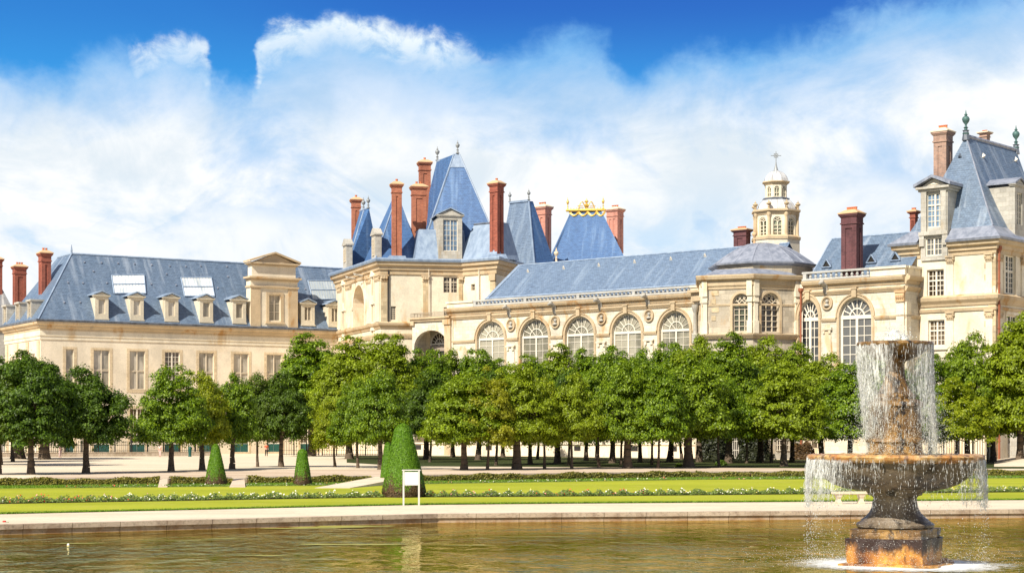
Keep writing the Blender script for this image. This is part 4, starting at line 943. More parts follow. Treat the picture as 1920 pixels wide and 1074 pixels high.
LF.box(mb, A_+.05, B_-.05, -1.3, .55, z_u, z_u+.2); LF.box(mb, A_-.2, B_+.2, -1.4, .8, z_u+.2, z_u+.42); LF.gable(mb, A_+.3, B_-.3, -1.1, .45, z_u+.42, z_p-.3)
LF.box(mb, wa-.45, wa-.01, .351, .46, zw0-.2, zw1+.35); LF.box(mb, wb+.01, wb+.45, .351, .46, zw0-.2, zw1+.35); LF.box(mb, wa-.01, wb+.01, .351, .46, zw1+.01, zw1+.35); LF.box(mb, wa-.6, wb+.6, .351, .6, zw0-.45, zw0-.2)
LF.box(mb, wa-.6, wb+.6, .351, .62, zw1+1.1, zw1+1.3)
um = (A_+B_)/2
for s0 in (A_-.35, B_+.35):
    p = [LF.P(s0, .9, z_u+.42), LF.P(um, .9, z_p-.25), LF.P(um, .9, z_p), LF.P(s0, .9, z_u+.68)]; q = [x-LF.n*2.4 for x in p]; mb.add(p+q, [(0, 1, 2, 3), (7, 6, 5, 4), (0, 4, 5, 1), (1, 5, 6, 2), (2, 6, 7, 3), (3, 7, 4, 0)])
mb.build('pediment', 'trim', att); window(LF, att, wa, wb, zw0, zw1, 'cream_paint', 'pane_pale', 2, 3, v=.1, mid=.06, fw=.1)
# brick stacks of the side
def chim(par, p0, p1, yt, yb, d, ux, ratio, **k):
    d *= DS[0]      # pixel width p0..p1 at distance d; ratio = depth/width of the stack
    n = Vector((ux.y, -ux.x, 0)); c = Vector(((.5*(p0+p1)-960)/FP*d, d, 0)); wpx = (p1-p0)*d/FP*.5; view = Vector((c.x, c.y, 0)).normalized(); rt = Vector((view.y, -view.x, 0))
    a = (wpx-.26)/(abs(ux.dot(rt))+ratio*abs(n.dot(rt))); z1 = CZ+(HY-yt)/FP*d; z0 = CZ+(HY-yb)/FP*d
    return chimney(par, c, ux, a, a*ratio, z0, z1-min(1.6, (z1-z0)*.2)*.1, **k)
chim(lw, 69, 99, 464, 600, 247, LF.ux, 1.1, brickm='brickred', pots=2)
# ------------------------------------------------------------------ neighbour beyond the left wing
F0 = Fac.px(-160, 284, 38, 290); nb = empty('palace_wing', F0.P(5, 0, 0), 'weathered dark-roofed building at the far left edge beyond the wing', 'building')
z0_ = F0.z(20, 612); mb = MB(); wall(mb, F0, 0, F0.L, BEL, z0_, [(F0.L-5, F0.L-3, 8, 12)], dep=.4); F0.box(mb, F0.L-.3, F0.L, -16, -.001, BEL, z0_); mb.build('wall', 'greystone', nb)
mb = MB(); band(F0, mb, 0, F0.L, z0_, CORN); mb.build('cornice', 'trim', nb); zt_ = F0.z(10, 531, -4); zt2 = F0.z(10, 525, -6)
roofmesh('roof', 'slate_worn', nb, [(F0.P(0, .3, z0_), F0.P(F0.L+.3, .3, z0_), F0.P(F0.L-3, -4, zt_), F0.P(0, -4, zt_)), (F0.P(F0.L+.3, .3, z0_), F0.P(F0.L+.3, -16, z0_), F0.P(F0.L-3, -12, zt_), F0.P(F0.L-3, -4, zt_)), (F0.P(0, -4, zt_), F0.P(F0.L-3, -4, zt_), F0.P(F0.L-6, -8, zt2+.6), F0.P(0, -8, zt2+.6)), (F0.P(F0.L-3, -4, zt_), F0.P(F0.L-3, -12, zt_), F0.P(F0.L-6, -8, zt2+.6))])
dormer(F0, nb, 26, 8, 618, 594, v=.3, pane='pane_dark', stone_='greystone')
chim(nb, 21, 52, 491, 660, 291, LF.ux, .7, brickm='brickred', pots=3); chim(nb, -20, 7, 477, 660, 292, LF.ux, 1.0, brickm='brickred', pots=2)
# ================================================================== CENTRAL PAVILION
DS[0] = 1.03
pA = WZ(630, 255.6, 0); pB = WZ(714, 233.8, 0); pC = WZ(868, 236.0, 0); pD = WZ(930, 232.5, 0); pE = WZ(966, 239.6, 0)
FA, FB, FC_, FD = Fac(pA, pB), Fac(pB, pC), Fac(pC, pD), Fac(pD, pE)
zk = FB.z(714, 488); pv = empty('palace_pavilion', FB.P(5, -4, 0), 'central cream pavilion with steep blue roofs, tall red chimneys and an arched loggia', 'building')
pcor = [pA+(pA-pB).normalized()*.01-FA.n*10, pA, pB, pC, pD, pE, pE-FD.n*8]
# openings
na0, na1 = FA.u(664.5), FA.u(685.5); nz1 = FA.z(675, 535); nz0 = FA.z(675, 613)
opB = [(FB.u(733), FB.u(742.5), FB.z(738, 600), FB.z(738, 574)), (FB.u(766.5), FB.u(776.5), FB.z(771, 512.5), FB.z(771, 502.5)), (FB.u(831.5), FB.u(858), FB.z(845, 549), FB.z(845, 519.5)), (FB.u(832), FB.u(843), FB.z(838, 597), FB.z(838, 576))]
opC = [(FC_.u(884.5), FC_.u(890.5), FC_.z(888, 512.5), FC_.z(888, 503)), (FC_.u(883.5), FC_.u(890.5), FC_.z(888, 544.5), FC_.z(888, 532.5))]
mb = MB(); wall(mb, FA, 0, FA.L, BEL, zk-.4, [(na0, na1, nz0, nz1, True)], dep=1.6); wall(mb, FB, 0, FB.L, BEL, zk-.4, opB, dep=.35); wall(mb, FC_, 0, FC_.L, BEL, zk-.4, opC, dep=.35); wall(mb, FD, 0, FD.L, BEL, zk-.4)
mb.poly(pA+Z*BEL, pA+Z*(zk-.4), pA-FA.n*12+Z*(zk-.4), pA-FA.n*12+Z*BEL); mb.build('wall', 'plaster2', pv)
mb = MB(); FA.box(mb, na0-.1, na1+.1, -1.9, -1.6, nz0-.3, nz1+.2); mb.build('niche_back', 'niche', pv)
for (a, b, c, d), (nx, nz, fr, pa) in zip(opB, [(3, 6, 'cream_paint', 'pane_brown'), (2, 1, 'cream_paint', 'pane_pale'), (4, 4, 'cream_paint', 'pane_brown'), (2, 4, 'white', 'pane_dark')]):
    window(FB, pv, a, b, c, d, fr, pa, nx, nz, v=-.2, mid=.26 if nx == 4 else 0, trans=(c+(d-c)*.66) if nx == 4 else None, fw=.08)
for a, b, c, d in opC: window(FC_, pv, a, b, c, d, 'cream_paint', 'pane_brown', 1, 2, v=-.2, mid=0, fw=.06)
mb = MB(); mb.sweep(pcor, [(o*1.1-.02, zk-.15+z*1.7) for o, z in CORN]); mb.build('cornice', 'trim', pv)
mb = MB(); mb.sweep(pcor, [(.3, zk-.18), (.92, zk-.18), (1.0, zk+.1), (.92, zk+.28), (.3, zk+.3)]); mb.build('gutter', 'zinc', pv)
zs = FB.z(771, 514.5); zl = FB.z(744, 605.5); zl2 = FB.z(744, 627)
mb = MB(); mb.sweep(pcor, [(o*.9, zs+z*.9) for o, z in STR]); mb.build('string_course', 'trim', pv)
mb = MB(); mb.sweep(pcor, [(-.02, zl-.75), (.12, zl-.75), (.2, zl-.5), (.42, zl-.3), (.5, zl), (-.02, zl+.25)]); mb.sweep(pcor, [(-.02, zl2-.5), (.14, zl2-.5), (.26, zl2-.1), (.26, zl2+.1), (-.02, zl2+.2)]); mb.build('lower_cornice', 'trim', pv)
# pilasters and quoins
mb = MB(); cpl = MB()
def pil(F, p0, p1, z0, z1, v=.16, cap=True, m_=None):
    m_ = m_ or mb; a, b = F.u(p0), F.u(p1); F.box(m_, a, b, 0, v, z0, z1-(.9 if cap else 0)); F.box(m_, a-.08, b+.08, 0, v+.08, z0, z0+.4)
    if cap:
        F.box(cpl, a-.04, b+.04, 0, v+.06, z1-.9, z1-.78); F.box(cpl, a-.02, b+.02, 0, v+.10, z1-.77, z1-.2); F.box(cpl, a-.14, b+.14, 0, v+.2, z1-.2, z1)
        for s in (a, b): cpl.lathe(F.P(s, v+.05, z1-.4), [(.02, -.16), (.16, -.08), (.18, .05), (.05, .16)], 7)
        for k in range(3): cpl.lathe(F.P(a+(b-a)*(k+.5)/3, v+.08, z1-.62), [(.02, -.14), (.12, -.05), (.10, .08), (.03, .14)], 6)
for p0, p1 in ((634.5, 641), (650, 659), (689, 697.5), (704.5, 713)): pil(FA, p0, p1, zl+.2, zs-.05)
qq = MB()
for F, p0, p1 in ((FB, 714.3, 726), (FB, 793, 803), (FB, 860, 867)): a, b = F.u(p0), F.u(p1); F.box(qq, a, b, 0, .13, zl+.2, zs-1.0)
for p0, p1 in ((714.3, 726), (792.5, 803.5), (860, 867.5)): a, b = FB.u(p0), FB.u(p1); FB.box(cpl, a-.05, b+.05, 0, .22, zs-1.0, zs-.85); FB.box(cpl, a-.02, b+.02, 0, .2, zs-.85, zs-.3); FB.box(cpl, a-.18, b+.18, 0, .34, zs-.3, zs-.1); [cpl.lathe(FB.P(x, .25, zs-.55), [(.02, -.3), (.2, -.1), (.2, .12), (.05, .25)], 7) for x in (a+.1, (a+b)/2, b-.1)]
a, b = FC_.u(920), FC_.u(929.6); FC_.box(qq, a, b, 0, .13, zl+.2, zs-1.0); FC_.box(cpl, a-.1, b+.1, 0, .3, zs-1.0, zs-.1)
qq.build('quoin_strip', 'quoin', pv)
# surrounds of the great niche and aedicules either side
for s0, s1 in ((na0-.55, na0-.02), (na1+.02, na1+.55)): FA.box(mb, s0, s1, 0, .22, nz0, nz1-(na1-na0)/2)
ro = (na1-na0)/2+.55; ri = (na1-na0)/2+.02; cu = (na0+na1)/2; cz_ = nz1-(na1-na0)/2
for k in range(14):
    t0, t1 = math.pi*k/14, math.pi*(k+1)/14; p = [(cu-ro*math.cos(t0), cz_+ro*math.sin(t0)), (cu-ro*math.cos(t1), cz_+ro*math.sin(t1)), (cu-ri*math.cos(t1), cz_+ri*math.sin(t1)), (cu-ri*math.cos(t0), cz_+ri*math.sin(t0))]
    mb.add([FA.P(x, .24, y) for x, y in p]+[FA.P(x, 0, y) for x, y in p], [(0, 1, 2, 3), (0, 4, 5, 1), (2, 6, 7, 3)])
FA.box(mb, na0-.75, na0-.0, 0, .4, cz_-.35, cz_)
for c_ in (645.5, 700.5):
    for (yt, yb) in ((FA.z(c_, 533 if c_ < 650 else 517), 3.6), (FA.z(c_, 582 if c_ < 650 else 569), 5.2)):
        u = FA.u(c_); top = yt; FA.box(mb, u-.85, u+.85, 0, .32, top-.15, top); FA.gable(mb, u-.85, u+.85, 0, .32, top+.002, top+1.1); FA.box(mb, u-.7, u-.45, 0, .2, top-yb, top-.15); FA.box(mb, u+.45, u+.7, 0, .2, top-yb, top-.15)
for c_, t_ in ((700.5, 612), (645.5, 630)): u = FA.u(c_); top = FA.z(c_, t_+8); FA.gable(mb, u-.8, u+.8, 0, .3, top, top+1.2)
mb.build('pilaster', 'palestone', pv); cpl.build('capital', 'trim', pv)
dk = MB()
for c_ in (645.5, 700.5):
    for y in (545 if c_ < 650 else 529, 593 if c_ < 650 else 580): u = FA.u(c_); z_ = FA.z(c_, y); FA.box(dk, u-.42, u+.42, .01, .05, z_-3.2, z_+.6)
dk.build('aedicule_niche', 'trim', pv)
gg = MB()
for (c_, y) in ((683, 517.5), (668, 523)): q = FA.pt(c_, y, 0); gg.bar(q, q+FA.n*1.3+Z*.15, .16, .12); gg.bar(q+FA.n*1.3+Z*.15, q+FA.n*1.6+Z*.35, .2, .06)
gg.build('gargoyle', 'greystone', pv)
pp = MB(); pp.bar(FB.P(FB.u(728), .2, zl), FB.P(FB.u(728), .2, zk-.7), .09); pp.build('drainpipe', 'iron', pv)
pp = MB(); pp.bar(FC_.P(FC_.u(900), .2, 8), FC_.P(FC_.u(900), .2, zk-.7), .09); pp.bar(FB.P(FB.u(803.5), .3, zl), FB.P(FB.u(803.5), .3, zk-.7), .06); pp.build('downpipe', 'pipe', pv)
# loggia with balcony in front of the pavilion
DS[0] = 1.0; LG = Fac(WZ(773, 238.9, 0), WZ(846, 234.3, 0)); DS[0] = 1.03; zb_ = LG.z(773, 603.5); la, lb = LG.u(776.5), LG.u(838.5); lz = LG.z(808, 619)
mb = MB(); wall(mb, LG, 0, LG.L, BEL, zb_, [(la, lb, BEL+.1, lz, (lb-la)*.36)], dep=.7); mb.poly(LG.P(0, 0, BEL), LG.P(0, 0, zb_), LG.P(0, -4, zb_), LG.P(0, -4, BEL)); LG.box(mb, 0, LG.L, -4, -.72, zb_-.25, zb_-.02)
LG.box(mb, LG.u(805, -3)-4.4, LG.u(805, -3)-2.6, -3.3, -3.0, 5, zb_-.3); lo = mb.build('loggia', 'stone', pv)
mb = MB(); LG.box(mb, -.15, LG.L+.05, -4, .3, zb_, zb_+.28); LG.box(mb, -.3, LG.L+.05, -4, .5, zb_+.28, zb_+.5); LG.box(mb, LG.L-1.1, LG.L, .001, .18, BEL, zb_-.4); LG.box(mb, LG.L-1.3, LG.L+.05, .001, .36, zb_-.6, zb_); LG.box(mb, -.1, .5, .001, .3, zb_-.5, zb_); mb.build('balcony_slab', 'trim', lo)
wx0, wx1 = LG.u(808, -2.6), LG.u(839.5, -2.6); wz1 = LG.z(822, 623.5, -2.6)
mb = MB(); LG.box(mb, wx0-.5, wx1+.5, -3.3, -2.95, BEL, zb_-.3); mb.build('porch_back', 'palestone', lo); window(LG, lo, wx0, wx1, BEL+4, wz1, 'white', 'pane_brown', 2, 4, arch=True, v=-2.6, fan=True, name='arched_window')
mb = MB(); LG.box(mb, wx0+.05, wx1-.05, -2.5, -2.35, LG.z(822, 658, -2.5), LG.z(822, 648, -2.5)); mb.build('transom_board', 'awning', lo)
rl = MB(); zr0 = zb_+.5; zr1 = LG.z(800, 586)
LG.box(rl, 0, LG.L-.6, .30, .36, zr1-.06, zr1); LG.box(rl, 0, LG.L-.6, .30, .36, zr0+.1, zr0+.15)
for i in range(34): u = i*(LG.L-.65)/33; w = .035 if i % 11 else .06; LG.box(rl, u, u+w, .31, .35, zr0, zr1-.061)
for i in range(6): LG.box(rl, 0, .05, -3.5+i*.62, -3.46+i*.62, zr0, zr1-.06)
LG.box(rl, 0, .05, -3.5, .3, zr1-.06, zr1); rl.build('balcony_railing', 'rail', lo)
# ---- roofs of the pavilion
e_ = FB.ux; bk = -FB.n; zr = zk+.2
R1 = roofmesh('roof', 'slate_blue', pv, hip([WZ(649, 250.5, zr), WZ(716, 253.2, zr), WZ(706, 266, zr), WZ(640, 262, zr)], [W2(682, 395.5, 253.5), W2(692, 391.5, 252.5), W2(690.5, 391.5, 256), W2(675, 396, 257)]))
mb = MB(); ridgecap(mb, W2(675, 396, 257), W2(691, 391, 253), .18); ridgecap(mb, W2(682, 395.5, 253.4), WZ(649, 250.4, zr), .12); mb.build('ridge_flashing', 'zinc', R1)
finial(pv, W2(681.5, 395, 256), 2.0); finial(pv, W2(690.5, 391, 253), 1.9)
a0 = W2(742, 371, 243)
R2 = roofmesh('roof', 'slate_blue', pv, hip([WZ(703, 235.5, zr), WZ(792, 237.5, zr), WZ(806, 250, zr), WZ(676, 249, zr)], [a0, a0+Vector((.5, 0, 0)), a0+Vector((.2, 3, 0)), a0+Vector((-.8, 3, 0))]))
mb = MB(); ridgecap(mb, a0, WZ(703, 235.4, zr), .11); mb.build('ridge_flashing', 'zinc', R2)
q1, q2 = W2(858, 289.5, 243), W2(820, 303, 249.3); zb3 = zk+.2
R3 = roofmesh('roof', 'slate_blue', pv, hip([W2(786, 480, 238), W2(944, 480, 238), W2(938, 484, 256), W2(774, 488, 256)], [q1+Vector((-.5, 0, 0)), q1+Vector((.25, 0, 0)), q2+Vector((.4, 0, 0)), q2+Vector((-.1, 0, 0))]))
mb = MB(); ridgecap(mb, q1, q2, .2); ridgecap(mb, q1+Vector((-.5, 0, 0)), W2(786, 480, 238), .14); ridgecap(mb, q1+Vector((.25, 0, 0)), W2(944, 480, 238), .12)
mb.build('ridge_flashing', 'zinc', R3)
# lead hood at the top of the great roof
t = .13; B0, B1, T0, T1 = W2(786, 480, 237.8), W2(944, 480, 237.8), q1+Vector((-.5, -.06, 0)), q1+Vector((.25, -.06, 0)); S0, S1 = W2(774, 488, 256)+Vector((-.05, 0, 0)), q2+Vector((-.15, 0, 0))
roofmesh('lead_hood', 'zinc', R3, [(T0.lerp(B0, t), T1.lerp(B1, t), T1, T0)])
for p_, d_ in ((743.5, 235.8), (931, 233.6)): mb = MB(); c_ = WZ(p_, d_, 0); mb.obox(c_, FB.ux, FB.n, 1.35, 1.2, zk+.1, zk+.75, 1.1, 1.0); mb.build('chimney_skirt', 'zinc', pv)
finial(pv, q1+Vector((0, 0, .1)), 1.9); finial(pv, q2+Vector((0, 0, .1)), 2.1)
# lower mansards along the front
zm = FB.z(800, 431, -3.2)
R6 = roofmesh('roof', 'zinc', pv, hip([FB.P(FB.u(778), .1, zr), FB.P(FB.L+.6, .1, zr), FB.P(FB.L+.6, -8, zr), FB.P(FB.u(778), -8, zr)], [FB.P(FB.u(786, -2.6), -2.6, zm), FB.P(FB.L+.6, -2.6, zm), FB.P(FB.L+.6, -6, zm), FB.P(FB.u(786, -2.6), -6, zm)]))
zn = FC_.z(895, 420.5, -2.2)
R7 = roofmesh('roof', 'zinc', pv, hip([FC_.P(-1, .15, zr), FC_.P(FC_.L+.15, .15, zr), FC_.P(FC_.L+.15, -5, zr), FC_.P(-1, -5, zr)], [FC_.P(0.2, -2.2, zn), FC_.P(FC_.L-.9, -2.2, zn), FC_.P(FC_.L-1, -4, zn), FC_.P(0, -4, zn)]))
mb = MB(); ridgecap(mb, FC_.P(0.2, -2.2, zn), FC_.P(FC_.L-.5, -2.2, zn), .16); mb.build('ledge', 'gutter', R7)
# the great stone dormer
dormer(FB, pv, 844.5, 22, 487.5, 390, v=.15, back=6, pane='pane_blue', frame='white', nx=4, nz=6, stone_='greystone', wf=.19, wb=.20, wt=.90)
def sided(c, w, yb, yt, d):     # tall stone dormers of the left side, seen edge on
    o = MB(); c0 = WZ(c, d, 0); d *= DS[0]; u = FA.ux; n = FA.n; z0 = CZ+(HY-yb)/FP*d; z1 = CZ+(HY-yt)/FP*d
    o.obox(c0, u, n, w, .45, z0, z1-1.0); o.obox(c0, u, n, w+.15, .62, z1-1.0, z1-.8)
    a, b = c0-u*(w+.1), c0+u*(w+.1); p = [a+n*.6, b+n*.6, c0+n*.6]; q = [x-n*1.2 for x in p]; hs = [z1-.8, z1-.8, z1]
    P_ = [x+Z*h for x, h in zip(p, hs)]+[x+Z*h for x, h in zip(q, hs)]; o.add(P_, [(0, 1, 2), (5, 4, 3), (0, 3, 4, 1), (1, 4, 5, 2), (2, 5, 3, 0)])
    dd = o.build('dormer', 'greystone', pv); F = Fac(c0-u*w+n*.45, c0+u*w+n*.45); window(F, dd, w*.45, w*1.55, z0+1.2, z1-1.5, 'cream_paint', 'pane_dark', 2, 4, v=.06, mid=.08)
sided(652, .95, 507, 448, 249.5); sided(706, .95, 496, 428, 236.8)
g = FC_.ux; gb = -FC_.n; zq = zk+.2
NC = W2(1002, 493, 243.5); w4 = 6.9
r4b = [at_px(NC, -g, 935), NC, at_px(NC, gb, 1041), None]; r4b[3] = r4b[0]+(r4b[2]-r4b[1])
t4a, t4b = W2(991.5, 376.5, 247.5), W2(956, 382.5, 247.5); t4b = at_px(t4a, -g, 956); t4b.z = t4a.z
R4 = roofmesh('roof', 'slate_pale', pv, [[r4b[0], r4b[1], t4a, t4b], [r4b[1], r4b[2], t4a+gb*1.0, t4a], [r4b[2], r4b[3], t4b+gb*1.0, t4a+gb*1.0], [r4b[3], r4b[0], t4b, t4b+gb*1.0]])
R4.data.materials.append(M['slate_blue']); R4.data.polygons[1].material_index = 1  # right slope gets darker slate: its shaded side is put into the colour
mb = MB(); ridgecap(mb, t4a, t4b, .22); ridgecap(mb, t4a, NC, .12); mb.build('ridge_flashing', 'zinc', R4)
mb = MB(); mb.sweep([r4b[0]-g*1, NC, r4b[2]+gb*1], [(-.3, NC.z-.5), (.5, NC.z-.5), (.6, NC.z), (-.3, NC.z+.1)]); mb.build('gutter', 'zinc', R4)
mb = MB(); mb.sweep([r4b[0], NC, r4b[2]], [(-.5, 0), (.0, 0), (.0, NC.z-.4), (-.5, NC.z-.4)]); mb.build('wall', 'plaster2', pv)
finial(pv, t4a+Z*.1, 1.65); finial(pv, t4b+Z*.1, 1.6)
chim(pv, 655.5, 679.5, 365, 470, 262, FB.ux, .9, pots=1); chim(pv, 730.5, 757, 335, 487, 235.8, FB.ux, .75, pots=1); chim(pv, 781.5, 811, 295, 430, 252, FB.ux, .9, pots=1); chim(pv, 767.5, 802.5, 340, 470, 241, FB.ux, .7, pots=2)
chim(pv, 914.5, 948, 333.5, 487, 233.6, FC_.ux, 1.0, brickm='brickred', pots=1)
DS[0] = 1.0
# ------------------------------------------------------------------ gilded roof behind
gd = empty('gilded_pavilion', WZ(1100, 270, 0), 'broad blue hipped roof with golden crest behind the long gallery', 'building')
zg_ = CZ+(HY-505)/FP*262
gb_ = [WZ(1031, 262, zg_), WZ(1181, 260, zg_), WZ(1186, 278, zg_), WZ(1012, 279, zg_)]; gt_ = [W2(1073, 396, 268), W2(1127, 394.5, 267.2), W2(1126, 396, 272), W2(1070, 397, 273)]
RG = roofmesh('roof', 'slate_blue', gd, hip(gb_, gt_)); mb = MB()
for a, b in zip(gb_, gb_[1:]+gb_[:1]): mb.poly(Vector((a.x, a.y, 0)), Vector((b.x, b.y, 0)), b, a)
mb.build('wall', 'plaster2', gd)
m_ = MB(); gl, gr = gt_[0]+Vector((-.9, -.3, .05)), gt_[1]+Vector((.6, -.3, .05)); m_.bar(gl, gr, .21, n=6); m_.bar(gt_[3]+Z*.05, gl, .14); m_.bar(gt_[2]+Z*.05, gr, .14)
cm = gl.lerp(gr, .52); S_ = .0794   # metres per pixel here
for k in range(13):   # openwork: scrolls and a crowned emblem
    q = gl.lerp(gr, (k+.5)/13); m_.lathe(q+Z*.12, [(.02, 0), (.09, .08), (.04, .16), (.02, .22+.14*(k % 2))], 6)
m_.bar(cm, cm+Z*1.8, .12, .05); m_.lathe(cm+Z*.45, [(.05, 0), (.30, .12), (.36, .32), (.22, .5), (.08, .6)], 10); m_.lathe(cm+Z*1.1, [(.08, 0), (.28, .1), (.32, .24), (.15, .36), (.08, .6), (.02, .75)], 8)
for s in (-1, 1):
    pr = cm
    for k in range(1, 9): q = cm+Vector((s*(.2+.13*k), 0, .35+.95*math.sin(k*.42))); m_.bar(pr, q, .09); pr = q
    for k in range(6): a = k; m_.lathe(cm+Vector((s*(.55+.14*k), 0, .3+.25*(k % 2))), [(.02, 0), (.12, .08), (.02, .2)], 6)
def slope(px, py): n = (gb_[1]-gb_[0]).cross(gt_[0]-gb_[0]).normalized(); r = Vector(((px-960)/FP, 1, (HY-py)/FP)); o = Vector((0, 0, CZ)); return o+r*((gb_[0]-o).dot(n)/r.dot(n))
for c_ in (1085, 1102, 1119):
    q = slope(c_, 399); m_.lathe(q-Vector((0, .1, .2)), [(.04, -.8), (.16, -.3), (.22, .1), (.12, .6)], 7)
for c0, c1 in ((1068, 1085), (1085, 1102), (1102, 1119), (1119, 1134)):
    pr = None
    for k in range(9): t = k/8; q = slope(c0+(c1-c0)*t, 397.5+7.5*math.sin(math.pi*t))-Vector((0, .12, 0)); pr and m_.bar(pr, q, .16); pr = q
crest = m_.build('golden_crest', 'gold', RG)
finial(gd, gl+Vector((.2, 0, .1)), 1.9, 'gold', .17); finial(gd, gr+Vector((-.3, 0, .1)), 1.9, 'gold', .17)
finial(gd, W2(1043, 492, 256), 2.2, 'cappale')
chim(gd, 997.5, 1037, 378.5, 480, 266, FC_.ux, .7, brickm='brickpink', capm='cappale', pots=3); chim(gd, 1134.5, 1172, 384, 475, 276, FC_.ux, .8, brickm='brickpink', capm='cappale', pots=3)
# ================================================================== LONG GALLERY
G = Fac.px(840, 235, 1716, 190)
def facband(F, mb, p0, p1, z, prof, v=0): return band(F, mb, F.u(p0) if p0 is not None else 0, F.u(p1), z, prof, v)
def arcring(F, mb, cu, cz, r0, r1, v0, v1, rz=1.0, n=16, a0=0, a1=math.pi):
    for k in range(n):
        t0, t1 = a0+(a1-a0)*k/n, a0+(a1-a0)*(k+1)/n; p = [(cu-r*math.cos(t), cz+r*rz*math.sin(t)) for r, t in ((r0, t0), (r0, t1), (r1, t1), (r1, t0))]
        mb.add([F.P(x, v1, y) for x, y in p]+[F.P(x, v0, y) for x, y in p], [(0, 1, 2, 3), (0, 4, 5, 1), (1, 5, 6, 2), (2, 6, 7, 3), (3, 7, 4, 0)])
def gwindow(F, par, p0, p1, ycr, ysp, ybot, pane, clip=None):
    a, b = F.u(p0), F.u(p1); pc = (p0+p1)/2; zc1 = F.z(pc, ycr); zs1 = F.z(pc, ysp); zb1 = F.z(pc, ybot)
    return a, b, zb1, zc1, zc1-zs1, zs1
gal = empty('palace_gallery', G.P(20, 0, 0), 'long stone gallery with five big arched windows, stone busts and a balustrade', 'building')
GW = [(895, 946, 605.6, 638, 765), (976.5, 1028.5, 599, 632.7, 765), (1060, 1114, 592.6, 627.3, 765), (1148.3, 1202.5, 586, 621, 765), (1237, 1293, 579, 616.5, 765)]
gz = [gwindow(G, gal, *g, None) for g in GW]
ZC = sum(g[3] for g in gz)/5; ZSP = sum(g[5] for g in gz)/5; RZ = ZC-ZSP; ZB = 5.2
ops = [(g[0], g[1], ZB, ZC, RZ) for g in gz]; uR = G.u(1340)
zrail1 = (G.z(890, 566)+G.z(1294, 532.5))/2; zled = (G.z(840, 583.5)+G.z(1294, 549))/2; zst = (G.z(847, 598)+G.z(1310, 563.7))/2; zimp = (G.z(847, 643.6)+G.z(1313, 615.1))/2
ztop = zled-.1; mb = MB(); wall(mb, G, -.0, uR, BEL, ztop, ops, dep=.55); mb.poly(G.P(0, 0, BEL), G.P(0, 0, ztop), G.P(0, -12, ztop), G.P(0, -12, BEL)); mb.build('wall', 'stone', gal)
for g in gz: window(G, gal, g[0], g[1], ZB, ZC, 'white', 'pane_screen', 4, 11, arch=RZ, v=-.38, mid=.22, fan=True, thin=.055, fw=.18, name='arched_window')
def gallery_trim(F, par, u0, u1, zs, op_list, med_px, garg_px, arch_r):
    zl, zs_, zi = zs; mb = MB()
    band(F, mb, u0, u1, zl, [(-.04, -.75), (.12, -.75), (.2, -.45), (.5, -.3), (.62, -.02), (.62, .12), (-.04, .2)])
    band(F, mb, u0, u1, zs_, [(-.04, -.4), (.1, -.4), (.22, -.2), (.32, -.05), (.32, .1), (-.04, .18)])
    br = sorted([(o[0]-.4, o[1]+.4) for o in op_list]); cur_ = u0
    for a, b in br+[(u1, None)]:
        if a-cur_ > .2: band(F, mb, cur_, a, zi, [(-.03, -.28), (.1, -.28), (.2, -.05), (.2, .12), (-.03, .16)]); 
        cur_ = b
    for o in op_list:
        cu = (o[0]+o[1])/2; r = (o[1]-o[0])/2; rz = RZ/r; arcring(F, mb, cu, ZSP, r+.30, r+.01, 0, .12, rz); arcring(F, mb, cu, ZSP, r+.42, r+.30, 0, .22, rz)
        for s in (o[0]-.31, o[1]+.01): F.box(mb, s, s+.30, 0, .10, ZB-1, ZSP)
        F.box(mb, cu-.28, cu+.28, 0, .42, ZC+.02, ZC+.9); F.box(mb, cu-.38, cu+.38, 0, .5, ZC+.9, ZC+1.1)
    mb.build('cornice', 'trim', par)
    md = None
    for px, py, rp in med_px:
        u = F.u(px); z_ = F.z(px, py); m2 = MB(); r = rp*F.t(px)[0]/FP
        arcring(F, m2, u, z_, r, r*.78, 0, .22, 1.08, 24, 0, 2*math.pi); arcring(F, m2, u, z_, r*.78, r*.62, 0, .10, 1.08, 24, 0, 2*math.pi)
        m2.poly(*[F.P(u-r*.62*math.cos(t), .02, z_+r*.67*math.sin(t)) for t in [2*math.pi*k/20 for k in range(20)]])
        md = m2.build('medallion', 'trim', par); h = MB()       # bust in relief
        c = F.P(u, .1, z_)
        h.lathe(c+Z*r*.02, [(r*.05, -r*.1), (r*.26, r*.02), (r*.30, r*.22), (r*.24, r*.42), (r*.08, r*.52)], 10); h.lathe(c, [(r*.5, -r*.52), (r*.42, -r*.3), (r*.16, -r*.15), (r*.14, 0)], 10); bo = h.build('bust', 'greystone', md, smooth=True)
    for px, py in garg_px:
        q = F.pt(px, py, .3); g_ = MB(); g_.bar(q-Z*.9-F.n*.3, q, .30, .34, 7); g_.bar(q, q+F.n*.8+Z*.25, .32, .24, 7); g_.bar(q+F.n*.8+Z*.25, q+F.n*1.25+Z*.1, .26, .12, 7); g_.lathe(q+F.n*.7+Z*.35, [(.05, -.1), (.25, 0), (.2, .2), (.05, .28)], 7); g_.bar(q-Z*.9-F.n*.3, q-Z*1.3-F.n*.3, .2, .06, 6); g_.build('gargoyle', 'greystone', par)
MED = [(958.7, 609, 11), (1042, 603.5, 11), (1128.8, 596.7, 11), (1217.6, 591.5, 11)]
gallery_trim(G, gal, -.15, uR, (zled, zst, zimp), [(g[0], g[1]) for g in gz], MED, [(954, 580), (1039, 573.5), (1124.7, 566.5), (1214, 559)], RZ)
mb = MB()
